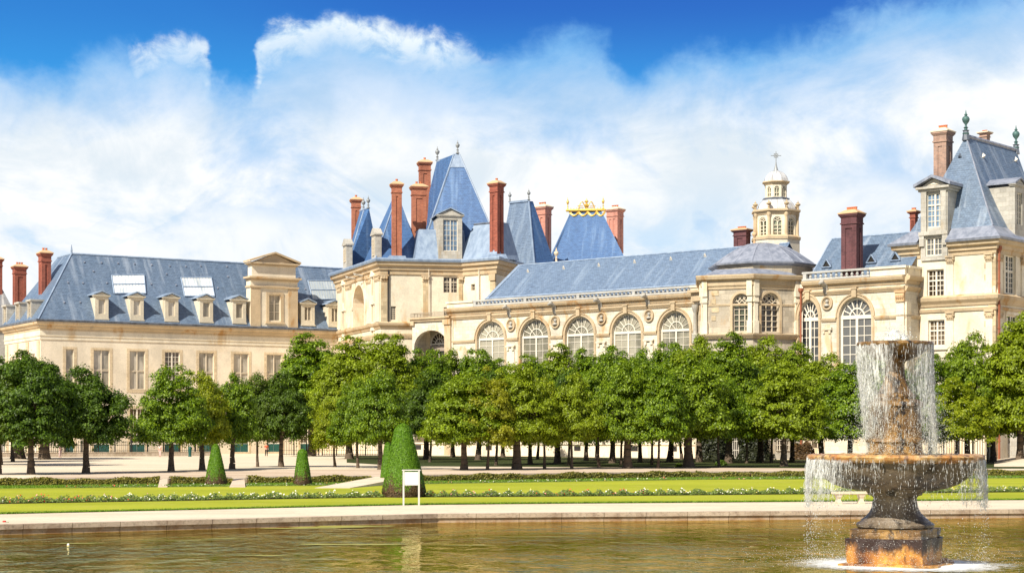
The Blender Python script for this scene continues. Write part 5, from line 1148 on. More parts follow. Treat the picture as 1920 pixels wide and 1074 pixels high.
for px in (958.7, 1042, 1128.8, 1217.6): u = G.u(px); G.box(mb, u-.62, u+.62, 0, .14, ZB-1, zimp-1.2); G.box(mb, u-.75, u+.75, .0, .34, zimp-1.05, zimp-.85); [G.box(mb, u+s*.42-.16, u+s*.42+.16, .0, .3, zimp-1.5, zimp-1.05) for s in (-1, 1)]
for px in (845,): u = G.u(px); G.box(mb, u-.3, u+.5, 0, .16, BEL, zst-.4)
mb.build('pilaster', 'palestone', gal)
def balustrade(F, par, u0, u1, zl, zr, v0=.15):
    mb = MB(); F.box(mb, u0, u1, v0-.35, v0+.18, zl+.2, zl+.42); F.box(mb, u0, u1, v0-.35, v0+.15, zr-.22, zr); n = int((u1-u0)/.62); h = zr-.22-zl-.42
    for i in range(n):
        q = F.P(u0+(i+.5)*(u1-u0)/n, v0-.1, zl+.42)
        if i % 14 == 0: F.box(mb, u0+(i+.5)*(u1-u0)/n-.22, u0+(i+.5)*(u1-u0)/n+.22, v0-.3, v0+.12, zl+.42, zr-.22); continue
        mb.lathe(q, [(.15, 0), (.11, h*.12), (.19, h*.34), (.13, h*.58), (.08, h*.72), (.12, h*.86), (.16, h)], 8)
    return mb.build('balustrade', 'lead_stone', par)
M['lead_stone'] = stone('grey_balustrade_stone', (.50, .49, .46), (.40, .33, .22), (.30, .30, .30), False, .3, .4)
balustrade(G, gal, G.u(889), G.u(1296), zled, zrail1)
mb = MB(); G.box(mb, 0, G.u(889)-.01, -.3, .2, zled+.2, zrail1-.25); G.box(mb, -.15, G.u(889)-.01, -.35, .35, zrail1-.25, zrail1); mb.build('parapet', 'palestone', gal); mb = MB(); G.box(mb, G.u(1296)+.01, uR, -.3, .2, zled+.2, zrail1-.25); G.box(mb, G.u(1296)+.01, uR, -.35, .35, zrail1-.25, zrail1); mb.build('parapet', 'palestone', gal)
ww = 7.0; zrg = (G.z(975, 497, -ww)+G.z(1370, 466, -ww))/2; ze_ = zled+.0; uL = G.u(903, -.9); uX = G.u(974, -ww)
rfg = roofmesh('roof', 'slate_pale', gal, [(G.P(uL, -.9, ze_+.5), G.P(G.u(1420), -.9, ze_+.5), G.P(G.u(1420), -ww, zrg), G.P(uX, -ww, zrg)), (G.P(G.u(1420), -2*ww+.9, ze_), G.P(uL, -2*ww+.9, ze_), G.P(uX, -ww, zrg), G.P(G.u(1420), -ww, zrg)), (G.P(uL, -2*ww+.9, ze_), G.P(uL, -.9, ze_), G.P(uX, -ww, zrg))])
mb = MB(); ridgecap(mb, G.P(uX, -ww, zrg), G.P(G.u(1420), -ww, zrg), .14); mb.bar(G.P(uL, -.85, ze_+.55), G.P(uX, -ww, zrg), .22, n=4); mb.bar(G.P(G.u(905), -.5, zrail1+.15), G.P(G.u(1335), -.5, zrail1+.15), .14, n=5); mb.build('ridge_flashing', 'zinc', rfg)
def vhat(F, par, px, py, Aq, Bq, Cq):
    n = (Bq-Aq).cross(Cq-Aq).normalized(); r = Vector(((px-960)/FP, 1, (HY-py)/FP)); o = Vector((0, 0, CZ)); P_ = o+r*((Aq-o).dot(n)/r.dot(n)); n = n if n.y < 0 else -n
    mb = MB(); s = .22; mb.add([P_+F.ux*s, P_-F.ux*s, P_+n*.38+Z*.1, P_+Z*.5], [(0, 2, 1), (0, 3, 2), (1, 2, 3)]); mb.build('roof_vent', 'white', par)
for px, py in ((990, 511), (1057, 505), (1123, 500), (1190, 493.5), (1322, 482), (1258, 488)): vhat(G, gal, px, py, G.P(uL, -.9, ze_+.5), G.P(G.u(1420), -.9, ze_+.5), G.P(uX, -ww, zrg))
chim(gal, 1371.5, 1411, 424, 500, 214, G.ux, .55, brickm='brickdark', pots=4, panels=False)
# ================================================================== CHAPEL
CC = WZ(1397, 205.2, 0); CRr = 7.5; chp = empty('chapel', CC, 'domed round-ended stone chapel with two tracery windows and a lantern', 'building')
va = [R(x) for x in (-92, -47, -1, 46, 92)]       # corners, measured from straight toward the camera
cv = [CC+Vector((math.sin(a)*CRr, -math.cos(a)*CRr, 0)) for a in va]; cv[0] = G.P(G.u(1317), .0, 0); zcc = CZ+(HY-515.5)/FP*(205.2-CRr); zsl = CZ+(HY-626)/FP*(205.2-CRr)
mb = MB(); cf = [Fac(cv[i], cv[i+1]) for i in range(4)]; wops = {1: (1374, 1406, 550.5, 622), 2: (1427, 1461.5, 549, 622.5)}; gw = {}
for i, F in enumerate(cf):
    op = []
    if i in wops: p0, p1, yt, yb = wops[i]; pc = (p0+p1)/2; gw[i] = (F.u(p0), F.u(p1), F.z(pc, yb), F.z(pc, yt)); op = [(*gw[i], True)]
    wall(mb, F, 0, F.L, BEL, zcc-.3, op, dep=.6)
    if i == 1:
        pass
mb.build('wall', 'chapel', chp)
def tracery(F, par, a, b, c, d, lights=3, frame='cream_paint', pane='pane_green', v=-.35, w=.11, rows=5, name='tracery_window'):
    mb = MB(); r = (b-a)/2; cu = (a+b)/2; sp = d-r; B = lambda x0, x1, y0, y1: F.box(mb, x0, x1, v-.08, v+.08, y0, y1); lw_ = (b-a)/lights
    arcring(F, mb, cu, sp, r, r-w*1.2, v-.1, v+.12); B(a, a+w, c, sp); B(b-w, b, c, sp); B(a+w, b-w, c, c+w)
    hs = sp-.1
    for i in range(1, lights): B(a+lw_*i-w/2, a+lw_*i+w/2, c+w, hs+.1)
    for i in range(lights): arcring(F, mb, a+lw_*(i+.5), hs, lw_/2, lw_/2-w*.8, v-.06, v+.07, 1, 10)
    for j in range(1, rows): B(a+w, b-w, c+(hs-c)*j/rows-.03, c+(hs-c)*j/rows+.03)
    rc = r*.24 if lights == 3 else r*.26
    cs = [(cu-r*.50, sp+r*.42), (cu, sp+r*.50), (cu+r*.50, sp+r*.42), (cu-r*.22, sp+r*.82*.98-.1), (cu+r*.22, sp+r*.82*.98-.1)] if lights == 3 else [(cu, sp+r*.62)]
    for i, (x, y) in enumerate(cs): q = rc if i < 3 else rc*.62; arcring(F, mb, x, y, q, q-w*.75, v-.06, v+.07, 1, 12, 0, 2*math.pi)
    o = mb.build(name, frame, par); g_ = MB(); g_.poly(F.P(a, v-.1, c), F.P(b, v-.1, c), *[F.P(cu+r*math.cos(math.pi*k/14), v-.1, sp+r*math.sin(math.pi*k/14)) for k in range(15)]); g_.build('pane', pane, o); return o
tracery(cf[1], chp, *gw[1]); tracery(cf[2], chp, *gw[2], pane='pane_brown')
mb = MB()
mb.sweep(cv, [(o*1.1, zcc+z*1.5) for o, z in [(-.05, -1.0), (.10, -1.0), (.14, -.80), (.24, -.74), (.28, -.40), (.62, -.26), (.72, -.04), (.72, .06), (-.05, .10)]])
mb.sweep(cv, [(-.03, zsl-.5), (.2, zsl-.5), (.5, zsl-.12), (.55, zsl+.02), (-.03, zsl+.12)]); mb.sweep(cv, [(-.03, zcc-3.4), (.06, zcc-3.4), (.1, zcc-3.2), (-.03, zcc-3.15)])
for i in (1, 2): a, b, c, d = gw[i]; F = cf[i]; r = (b-a)/2; arcring(F, mb, (a+b)/2, d-r, r+.3, r+.01, 0, .1); [F.box(mb, x, x+.28, 0, .1, c-.1, d-r) for x in (a-.29, b+.01)]
mb.build('cornice', 'trim', chp)
mb = MB()
for i in (1, 2, 3):      # paired corner pilasters standing on plinths, with an entablature block over
    for F, s in ((cf[i-1], -1), (cf[i], 1)):
        u0, u1 = (F.L-.62, F.L-.0) if s < 0 else (0.0, .62)
        F.box(mb, u0+.1, u1-.05, .0, .22, zsl+1.5, zcc-3.0); F.box(mb, u0, u1, .0, .34, zsl+.1, zsl+1.5); F.box(mb, u0, u1, .0, .34, zcc-3.0, zcc-2.7); F.box(mb, u0+.05, u1, 0, .26, zcc-2.7, zcc-2.3); F.box(mb, u0, u1, .0, .40, zcc-2.3, zcc-.4)
mb.build('pilaster', 'palestone', chp)
rs = random.Random(4); q_ = MB()
for s0 in (1,):     # tooled darker blocks up the left bay
    F = cf[1]
    for k in range(5): z_ = zsl+1.6+k*.95; q_ and F.box(q_, 1.05, 1.05+.5+.35*(k % 2), 0, .05, z_, z_+.55)
    F = G
q_.build('quoin_strip', 'quoin', chp)
# stepped return joining the gallery, with its own columns
S1 = Fac(G.P(G.u(1308), .6, 0), G.P(G.u(1336), 1.2, 0)); mb = MB(); wall(mb, S1, 0, S1.L+1.5, BEL, zcc-1.2); mb.poly(S1.P(0, 0, BEL), S1.P(0, 0, zcc-1.2), S1.P(0, -2, zcc-1.2), S1.P(0, -2, BEL)); mb.build('wall', 'chapel', chp)
mb = MB(); S1.box(mb, -.3, S1.L+1.2, -.5, .9, zcc-1.2, zcc-.9); S1.box(mb, -.1, S1.L+1.2, -.5, .5, zcc-2.2, zcc-1.2); mb.build('cornice', 'trim', chp); mb = MB(); S1.box(mb, -.2, S1.L+1, -.1, .55, zsl-.9, zsl-.55); mb.build('string_course', 'trim', chp)
for u in (.5, S1.L-.1): mb = MB(); q = S1.P(u, .32, 0); mb.lathe(q, [(.42, zsl-.5), (.42, zsl+.5), (.3, zsl+.6), (.25, zsl+.9), (.21, zcc-3.6), (.3, zcc-3.4), (.42, zcc-2.9), (.42, zcc-2.6)], 12); autosmooth(mb.build('column', 'greystone', chp), 40)
# drum, dome
DC = WZ(1429, 206.2, 0); DR = 5.9; da = [R(x) for x in (-63.5, -18.5, 26.5, 71.5, 116.5, 161.5, 206.5, 251.5)]
ring = lambda C, Rr, z, ang=da: [C+Vector((math.sin(a)*Rr, -math.cos(a)*Rr, z)) for a in ang]
z_de = CZ+(HY-491)/FP*201; z_dt = CZ+(HY-452)/FP*206
mb = MB(); a_, b__ = ring(DC, DR, zcc-.6), ring(DC, DR, z_de); n = 8
for i in range(8): mb.poly(a_[i], a_[(i+1) % 8], b__[(i+1) % 8], b__[i])
mb.build('drum', 'chapel', chp)
lr = MB(); ag = ring(CC, 0, zcc+.1); fr = [v_+Z*(zcc+.1) for v_ in cv]; inner = [v_ for v_ in ring(DC, DR-.05, zcc+.75)]
for i in range(4): lr.poly(fr[i], fr[i+1], (fr[i+1]-CC-Z*(zcc))*.70+CC+Z*(zcc+.9), (fr[i]-CC-Z*(zcc))*.70+CC+Z*(zcc+.9))
lr.build('lead_roof', 'lead', chp)
def dome(C, R0, z0, z1, ang, m_, par, nm, prof=None, rib=.06, seg=4):
    prof = prof or [(1.0, 0), (.93, .28), (.80, .53), (.62, .74), (.40, .89), (.18, .975), (.03, 1)]
    mb = MB(); A2 = []
    for i in range(len(ang)):
        a, b = ang[i], ang[(i+1) % len(ang)]; b = b if b > a else b+2*math.pi
        for k in range(seg): A2.append((a, b, k/seg))
    rows = []
    for rr, zz in prof:
        row = []
        for a, b, t in A2: p = Vector((math.sin(a), -math.cos(a), 0)).lerp(Vector((math.sin(b), -math.cos(b), 0)), t); row.append(C+p*R0*rr+Z*(z0+(z1-z0)*zz))
        rows.append(row)
    n = len(A2); mb.add([p for r in rows for p in r], [(j*n+i, j*n+(i+1) % n, (j+1)*n+(i+1) % n, (j+1)*n+i) for j in range(len(prof)-1) for i in range(n)])
    o = mb.build(nm, m_, par, smooth=False); rb = MB()
    for i in range(0, n, 2 if seg >= 4 else 1):
        for j in range(len(prof)-1): rb.bar(rows[j][i], rows[j+1][i], rib, n=4)
    rb.build('rib', 'lead', o); return o
eav = MB(); c1, c2 = ring(DC, DR+.55, z_de), ring(DC, DR-.4, z_de+.28); c0 = ring(DC, DR+.50, z_de-.18); c00 = ring(DC, DR-.05, z_de-.45)
for i in range(8):
    j = (i+1) % 8; eav.poly(c0[i], c0[j], c1[j], c1[i]); eav.poly(c1[i], c1[j], c2[j], c2[i]); eav.poly(c00[i], c00[j], c0[j], c0[i])
eav.build('eaves', 'lead', chp)
dome(DC, DR+.2, z_de+.1, z_dt-.25, da, 'lead', chp, 'dome', [(1.0, 0), (.86, .24), (.70, .50), (.52, .74), (.33, .90), (.15, .98), (.02, 1)])
finial(chp, DC+Z*(z_dt-.35)+Vector((-.9, 0, 0)), 1.9, 'cap')
nv = MB(); NV = [WZ(1450, 210, 0), WZ(1540, 214, 0)]     # nave roof running back beside the lantern
nv.poly(WZ(1470, 207, z_de), WZ(1530, 207, z_de-.4), WZ(1516, 214, z_dt-1.6), WZ(1470, 214, z_dt)); nv.poly(WZ(1530, 207, z_de-.4), WZ(1532, 221, z_de-.4), WZ(1516, 214, z_dt-1.6)); nv.build('nave_roof', 'lead', chp)
# lantern
LC = WZ(1455, 212, 0); PL = FP/212; zq_ = lambda y: CZ+(HY-y)/PL; la8 = [R(-63.5+45*k-8) for k in range(8)]
def octwall(C, Rr, z0, z1, m_, par, nm, op=None, v=-.2, **k):
    rg = [C+Vector((math.sin(a)*Rr, -math.cos(a)*Rr, 0)) for a in la8]; mb = MB(); Fs = [Fac(rg[i], rg[(i+1) % 8]) for i in range(8)]
    for F in Fs: wall(mb, F, 0, F.L, z0, z1, [(F.L*op[0], F.L*(1-op[0]), op[1], op[2], True)] if op else [], dep=.3)
    o = mb.build(nm, m_, par)
    if op:
        for i in (7, 0, 1, 2, 3, 4, 5, 6): F = Fs[i]; tracery(F, o, F.L*op[0], F.L*(1-op[0]), op[1], op[2], 2, 'palestone', k.get('pane', 'pane_green'), v=v, w=k.get('w', .10), rows=k.get('rows', 4))
    return o, rg
lt = 'palestone'
lo0, _ = octwall(LC, 2.95, zq_(480), zq_(447.5), lt, chp, 'lantern_base')
lo1, rg1 = octwall(LC, 2.62, zq_(450), zq_(401.5), lt, chp, 'lantern_drum', (.22, zq_(446), zq_(410)))
mb = MB()
def octmould(mb, Rr, z, prof): mb.sweep([LC+Vector((math.sin(a)*Rr, -math.cos(a)*Rr, 0)) for a in la8], [(o, z+dz) for o, dz in prof], closed=True)
octmould(mb, 2.62, zq_(447.5), [(-.1, -.3), (.42, -.3), (.45, .0), (.1, .25), (-.1, .25)]); octmould(mb, 2.62, zq_(399.5), [(-.1, -.45), (.08, -.4), (.2, -.1), (.42, .0), (.42, .2), (-.1, .25)])
for p in rg1:
    q = Vector((p.x, p.y, zq_(447)))+(p-Vector((LC.x, LC.y, 0))).normalized()*.04; mb.lathe(q, [(.26, 0), (.2, .3), (.18, 2.3), (.26, 2.6), (.26, 2.9)], 8)
mb.build('moulding', 'trim', lo1)
for p in rg1: d_ = (p-Vector((LC.x, LC.y, 0))).normalized(); finial(chp, Vector((p.x, p.y, zq_(398)))+d_*.12, 1.25, 'trim', .26)
dome(LC, 2.45, zq_(399), zq_(374), la8, 'leadpale', chp, 'lower_dome', [(1.0, 0), (.97, .3), (.88, .6), (.74, .82), (.6, 1.0), (.02, 1.02)], .03)
lo2, rg2 = octwall(LC, 1.36, zq_(376), zq_(344.5), lt, chp, 'upper_lantern', (.20, zq_(371.5), zq_(350)), v=-.12, w=.06, rows=2)
mb = MB(); octmould(mb, 1.36, zq_(343.5), [(-.1, -.35), (.06, -.3), (.15, -.1), (.34, .0), (.34, .12), (-.1, .2)]); mb.build('moulding', 'trim', lo2)
mb = MB(); octmould(mb, 1.36, zq_(375), [(-.1, -.2), (.28, -.2), (.32, .1), (-.1, .25)]); mb.build('lead_collar', 'gutter', lo2)
for p in rg2: pass
dome(LC, 1.55, zq_(342), zq_(320), la8, 'leadpale', chp, 'upper_dome', None, .025)
mb = MB(); t0 = LC+Z*zq_(321); mb.lathe(LC, [(.34, zq_(322)), (.22, zq_(317)), (.12, zq_(311)), (.05, zq_(303)), (.04, zq_(284))], 8)
ct = LC+Z*zq_(292); mb.bar(ct-Vector((.62, 0, 0)), ct+Vector((.62, 0, 0)), .045); 
for k in range(8): a = k*math.pi/4; mb.bar(ct, ct+Vector((math.cos(a)*.36, 0, math.sin(a)*.36)), .03)
arcring(Fac(Vector((ct.x-5, ct.y, 0)), Vector((ct.x+5, ct.y, 0))), mb, 5, ct.z, .28, .21, -.04, .04, 1, 16, 0, 2*math.pi); mb.build('cross', 'finial', chp)
# ================================================================== RIGHT BAY of the gallery
rb_ = empty('palace_bay', G.P(G.u(1600), 0, 0), 'stone bay right of the chapel with tall arched windows and dark brick chimney', 'building')
u0, u1 = G.u(1500), G.u(1690); RW = [(1498, 1535, 566, 598, 765), (1574, 1634.5, 557.5, 594, 765)]
rz_ = [gwindow(G, rb_, *g, None) for g in RW]; ZC2 = rz_[1][3]; ZS2 = rz_[1][5]; sv = (ZC, ZSP, RZ)
ZC, ZSP, RZ = ZC2, ZS2, ZC2-ZS2
zl2 = G.z(1610, 524); zr2 = G.z(1560, 507); zs2 = (G.z(1520, 549)+G.z(1680, 538.5))/2; zi2 = G.z(1610, 596)
z_t2 = zl2-.1; op2 = [(g[0], g[1], ZB, ZC, RZ) for g in rz_]
G2 = Fac(G.P(u0, 0, 0), G.P(G.u(1697), 0, 0)); mb = MB(); wall(mb, G, u0, G.u(1697), BEL, z_t2, op2, dep=.55)
rt = Fac(G.P(G.u(1697), 0, 0), G.P(G.u(1697), 0, 0)-G.n*6.5); wall(mb, rt, 0, rt.L, BEL, z_t2); mb.build('wall', 'stone', rb_)
for g in rz_: window(G, rb_, g[0], g[1], ZB, ZC, 'white', 'pane_dark', 4, 10, arch=RZ, v=-.38, mid=.30, fan=True, thin=.08, fw=.26, name='arched_window')
gallery_trim(G, rb_, u0+.5, G.u(1697), (zl2, zs2, zi2), [(g[0], g[1]) for g in rz_], [(1551.5, 568, 12)], [(1547, 535)], RZ)
mb = MB()
for z__, pr in ((zl2, [(-.04, -.75), (.12, -.75), (.2, -.45), (.5, -.3), (.62, -.02), (.62, .12), (-.04, .2)]), (zs2, [(-.04, -.4), (.1, -.4), (.22, -.2), (.32, -.05), (.32, .1), (-.04, .18)]), (zi2, [(-.03, -.28), (.1, -.28), (.2, -.05), (.2, .12), (-.03, .16)])): band(rt, mb, .0, rt.L, z__, pr)
mb.build('cornice', 'trim', rb_)
mb = MB(); pz = zs2-.4
for p0, p1 in ((1682, 1696.5),): a, b = G.u(p0), G.u(p1); G.box(mb, a, b, 0, .2, BEL, pz-1.2); rt.box(mb, .0, 1.0, 0, .2, BEL, pz-1.2)
for px in (1551.5,): u = G.u(px); G.box(mb, u-.5, u+.5, 0, .14, ZB-1, zi2-1.2); G.box(mb, u-.65, u+.65, 0, .3, zi2-1.2, zi2-.9); [G.box(mb, u+s*.36-.13, u+s*.36+.13, .0, .26, zi2-1.6, zi2-1.2) for s in (-1, 1)]
mb.build('pilaster', 'palestone', rb_)
mb = MB(); a, b = G.u(1682), G.u(1696.5); G.box(mb, a-.15, b+.15, 0, .42, pz-.2, pz); G.box(mb, a-.05, b+.05, 0, .34, pz-1.2, pz-.2)
for k in range(4): mb.lathe(G.P(a+(b-a)*(k+.5)/4, .34, pz-.6), [(.02, -.4), (.16, -.15), (.2, .1), (.06, .3)], 7)
mb.build('capital', 'cap', rb_)
balustrade(G, rb_, G.u(1506), G.u(1633), zl2, zr2); mb = MB()
G.box(mb, G.u(1633)+.02, G.u(1697)+.1, -.3, .2, zl2+.2, zr2-.25); G.box(mb, G.u(1633)+.02, G.u(1697)+.3, -.4, .38, zr2-.25, zr2); rt.box(mb, .32, rt.L, -.3, .2, zl2+.2, zr2-.25); rt.box(mb, .4, rt.L, -.4, .38, zr2-.25, zr2); mb.build('parapet', 'palestone', rb_)
mb = MB(); mb.bar(G.P(G.u(1504.5), .35, BEL), G.P(G.u(1504.5), .35, zl2-.6), .12); mb.lathe(G.P(G.u(1504.5), .35, zl2-1.2), [(.12, 0), (.3, .3), (.3, .6)], 8); mb.build('drainpipe', 'rust', rb_)
w2 = 6.5; zrd = (G.z(1559, 449, -w2)+G.z(1700, 436, -w2))/2; zee = zl2+.5; ul2 = G.u(1517, -.9); ux2 = G.u(1560, -w2); ur2 = G.u(1720)
Aq, Bq, Cq = G.P(ul2, -.9, zee), G.P(ur2, -.9, zee), G.P(ux2, -w2, zrd)
ue = G.u(1694); rr_ = roofmesh('roof', 'slate', rb_, [(Aq, G.P(ue, -.9, zee), G.P(ue, -3.4, zee+(zrd-zee)*.446), G.P(ur2, -3.4, zee+(zrd-zee)*.446), G.P(ur2, -w2, zrd), Cq), (G.P(ul2, -2*w2, zee), Aq, Cq), (G.P(ur2, -2*w2, zee), G.P(ul2, -2*w2, zee), Cq, G.P(ur2, -w2, zrd))])
mb = MB(); ridgecap(mb, Cq, G.P(ur2, -w2, zrd), .13); ridgecap(mb, Cq, Aq, .1); mb.build('ridge_flashing', 'zinc', rr_)
for px, py in ((1554, 497), (1638, 488.5), (1683, 484)):      # little triangular vents
    n = (Bq-Aq).cross(Cq-Aq).normalized(); r = Vector(((px-960)/FP, 1, (HY-py)/FP)); o = Vector((0, 0, CZ)); P_ = o+r*((Aq-o).dot(n)/r.dot(n)); f = G.n
    mb = MB(); s = .62; fr_ = [P_-G.ux*s+f*.6-Z*.3, P_+G.ux*s+f*.6-Z*.3, P_+f*.6+Z*.62]; bk_ = P_-f*.9+Z*.62; mb.poly(fr_[0], fr_[2], bk_); mb.poly(fr_[1], bk_, fr_[2]); 
    for a, b in ((0, 1), (1, 2), (2, 0)): mb.bar(fr_[a], fr_[b], .08, n=4)
    o_ = mb.build('roof_vent', 'zinc', rb_); mb = MB(); mb.poly(*[x-f*.1 for x in fr_]); mb.build('opening', 'darkgap', o_)
chim(rb_, 1573, 1622, 387, 530, 196, G.ux, .75, brickm='brickdark', pots=5, panels=False, capm='cap')
hd = MB(); cxh = WZ(1597.5, 196, 0)
# ================================================================== RIGHT TOWER
tA = G.P(G.u(1697), -1.2, 0); E1 = Fac(Vector((0, 0, 0))+G.P(0, -3.2, 0), G.P(10, -3.2, 0)); uc = E1.u(1866.5); ul = E1.u(1688)
E1 = Fac(E1.P(ul, 0, 0), E1.P(uc, 0, 0)); E2 = Fac(E1.B, E1.B-E1.n*16)
tw = empty('palace_tower', E1.P(6, -6, 0), 'tall corner pavilion with steep blue slate roof at the right edge', 'building'); zt_ = (E1.z(1700, 460)+E1.z(1866, 447))/2
def rw(F, p0, p1, yt, yb): pc = (p0+p1)/2; return (F.u(p0), F.u(p1), F.z(pc, yb), F.z(pc, yt))
w1 = rw(E1, 1738.5, 1770, 505.5, 556); w2_ = rw(E1, 1741, 1771.5, 600, 648.5); w0 = rw(E1, 1737, 1768, 437.5, 479.5); w3 = rw(E2, 1884, 1903.5, 479, 551); w4_ = rw(E2, 1888, 1908, 591.5, 640)
DA0, DA1 = E1.u(1726.5, .2), E1.u(1776.5, .2)
mb = MB(); wall(mb, E1, 0, E1.L, BEL, zt_, [w1, w2_, (DA0, DA1, w0[2]-.5, zt_)], dep=.4); wall(mb, E2, 0, E2.L, BEL, zt_, [w3, w4_], dep=.4); mb.poly(E1.P(0, 0, BEL), E1.P(0, 0, zt_), E1.P(0, -12, zt_), E1.P(0, -12, BEL)); mb.build('wall', 'plaster2', tw)
for F, w, nx, nz in ((E1, w1, 4, 5), (E1, w2_, 4, 5), (E2, w3, 4, 7), (E2, w4_, 4, 5)): window(F, tw, *w, 'white', 'pane_brown' if w is w1 or w is w2_ else 'pane_dark', nx, nz, v=-.25, mid=.2, trans=w[2]+(w[3]-w[2])*.6, thin=.07, fw=.13)
tc = [E1.P(0, -12, 0), E1.P(0, 0, 0), E1.B, E2.B]; tcs = ([E1.P(0, -12, 0), E1.P(0, 0, 0), E1.P(DA0-.12, 0, 0)], [E1.P(DA1+.12, 0, 0), E1.B, E2.B]); 
for t_ in tcs: mb = MB(); mb.sweep(t_, [(o*1.15-.02, zt_-.1+z*1.45) for o, z in CORN]); mb.build('cornice', 'trim', tw)
mb = MB(); zm1 = (E1.z(1714, 562)+E1.z(1866, 552))/2; zm2 = (E1.z(1714, 583)+E1.z(1866, 574.5))/2
mb.sweep(tc, [(-.03, zm1-.95), (.14, -.95+zm1), (.22, zm1-.7), (.5, zm1-.35), (.58, zm1), (-.03, zm1+.3)]); mb.sweep(tc, [(-.03, zm2-.3), (.14, zm2-.3), (.22, zm2), (-.03, zm2+.1)]); mb.build('cornice', 'trim', tw)
mb = MB(); [mb.sweep(t_, [(.4, zt_-.12), (1.0, zt_-.12), (1.08, zt_+.12), (.4, zt_+.15)]) for t_ in tcs]; mb.build('gutter', 'lead', tw)
mb = MB(); cpl = MB(); pil(E1, 1703, 1712, zm1+.2, zt_-1.5, .14); pil(E1, 1776, 1788, zm1+.2, zt_-1.5, .1); pil(E1, 1849, 1861, zm1+.2, zt_-1.5, .14); pil(E1, 1776, 1788, BEL, zm2-.3, .1); pil(E1, 1849, 1862, BEL, zm2-.3, .14); pil(E2, 1870, 1877, zm1+.2, zt_-1.5, .14); pil(E2, 1870, 1877, BEL, zm2-.3, .14); pil(E2, 1914, 1921, zm1+.2, zt_-1.5, .14)
for F, w in ((E1, w1), (E1, w2_), (E2, w3), (E2, w4_)): F.box(mb, w[0]-.35, w[0]-.01, 0, .08, w[2]-.2, w[3]+.35); F.box(mb, w[1]+.01, w[1]+.35, 0, .08, w[2]-.2, w[3]+.35); F.box(mb, w[0]-.01, w[1]+.01, 0, .08, w[3]+.01, w[3]+.35); F.box(mb, w[0]-.45, w[1]+.45, 0, .2, w[2]-.42, w[2]-.2)
mb.build('pilaster', 'palestone', tw); cpl.build('capital', 'trim', tw)
q2 = MB(); rs = random.Random(8)
for k in range(int((zt_-1.8)/.62)):
    z_ = k*.62
    if abs(z_-zm1) < 1 : continue
    for F, u, s in ((E1, E1.L, -1), (E2, 0, 1)): L_ = 1.25 if (k % 2) else .8; F.box(q2, *((u-L_, u) if s < 0 else (u, u+L_)), 0, .05, z_+.02, z_+.6)
q2.build('quoin_strip', 'quoin', tw)
mb = MB(); mb.bar(E2.P(.35, .25, BEL), E2.P(.35, .25, zt_-1.0), .13); mb.lathe(E2.P(.35, .25, zt_-1.5), [(.13, 0), (.32, .35), (.32, .7)], 8)
for k in range(9): mb.lathe(E2.P(.35, .25, 2+k*2.4), [(.17, 0), (.17, .12)], 8)
mb.build('drainpipe', 'rust', tw)
# roof: steep hipped with flared foot, ridge running back to the right
t1 = W2(1811, 255, 194.0); t1.z = CZ+(HY-255)/FP*194; t2 = at_px(t1, -E1.n, 1905); t2.z = t1.z; Wd = 15.5
zf_ = zt_+.15; zfl = zt_+1.5; o_ = 1.0
base = [E1.P(-1.0, .9, zf_), E1.P(E1.L+.9, .9, zf_), E1.P(E1.L+.9, -Wd-.9, zf_), E1.P(-1.0, -Wd-.9, zf_)]
midp = [E1.P(.9, -.55, zfl), E1.P(E1.L-.55, -.55, zfl), E1.P(E1.L-.55, -Wd+.55, zfl), E1.P(.9, -Wd+.55, zfl)]
m2p = [b_.lerp(t_, .22) for b_, t_ in zip(midp, [t1, t1, t2, t2])]
for i, p in enumerate(m2p): c_ = E1.P(E1.L/2, -Wd/2, p.z); m2p[i] = p.lerp(c_, .035)
kk = lambda a, b, u, u0, u1: a.lerp(b, (u-u0)/(u1-u0)); h0 = [[base[0], kk(base[0], base[1], DA0-.1, -1, E1.L+.9), kk(midp[0], midp[1], DA0-.1, .9, E1.L-.55), midp[0]], [kk(base[0], base[1], DA1+.1, -1, E1.L+.9), base[1], midp[1], kk(midp[0], midp[1], DA1+.1, .9, E1.L-.55)]]
fcs = h0+hip(base, midp)[1:4]+hip(midp, m2p)[:4]+[[m2p[0], m2p[1], t1], [m2p[1], m2p[2], t2, t1], [m2p[2], m2p[3], t2], [m2p[3], m2p[0], t1, t2]]
TR = roofmesh('roof', 'slate', tw, fcs); TR.data.materials.append(M['lead'])
for i in range(5): TR.data.polygons[i].material_index = 1
mb = MB(); mb.bar(t1, t2, .22); ridgecap(mb, t1, m2p[1], .09); ridgecap(mb, m2p[1], midp[1], .09); mb.build('ridge_flashing', 'lead', TR)
for t_, h in ((t1, 2.7), (t2, 2.7)): finial(tw, t_+Z*.15, h, 'verdigris'); mb = MB(); mb.lathe(t_, [(.45, -.5), (.35, .1), (.3, .5), (.4, .6)], 8); mb.build('finial_base', 'gutter', tw)
for px, py in ((1883-40, 296), (1904, 303), (1800, 296)):
    f = (m2p[1], m2p[2], t1) if px > 1830 else (m2p[0], m2p[1], t1)
    n = (f[1]-f[0]).cross(f[2]-f[0]).normalized(); r = Vector(((px-960)/FP, 1, (HY-py)/FP)); o = Vector((0, 0, CZ)); P_ = o+r*((f[0]-o).dot(n)/r.dot(n)); n = n if n.y < 0 else -n; h = E2.ux if px > 1830 else E1.ux
    mb = MB(); mb.add([P_+h*.25, P_-h*.25, P_+n*.35+Z*.1, P_+Z*.55], [(0, 2, 1), (0, 3, 2), (1, 2, 3)]); mb.build('roof_vent', 'white' if px > 1830 else 'gutter', tw)
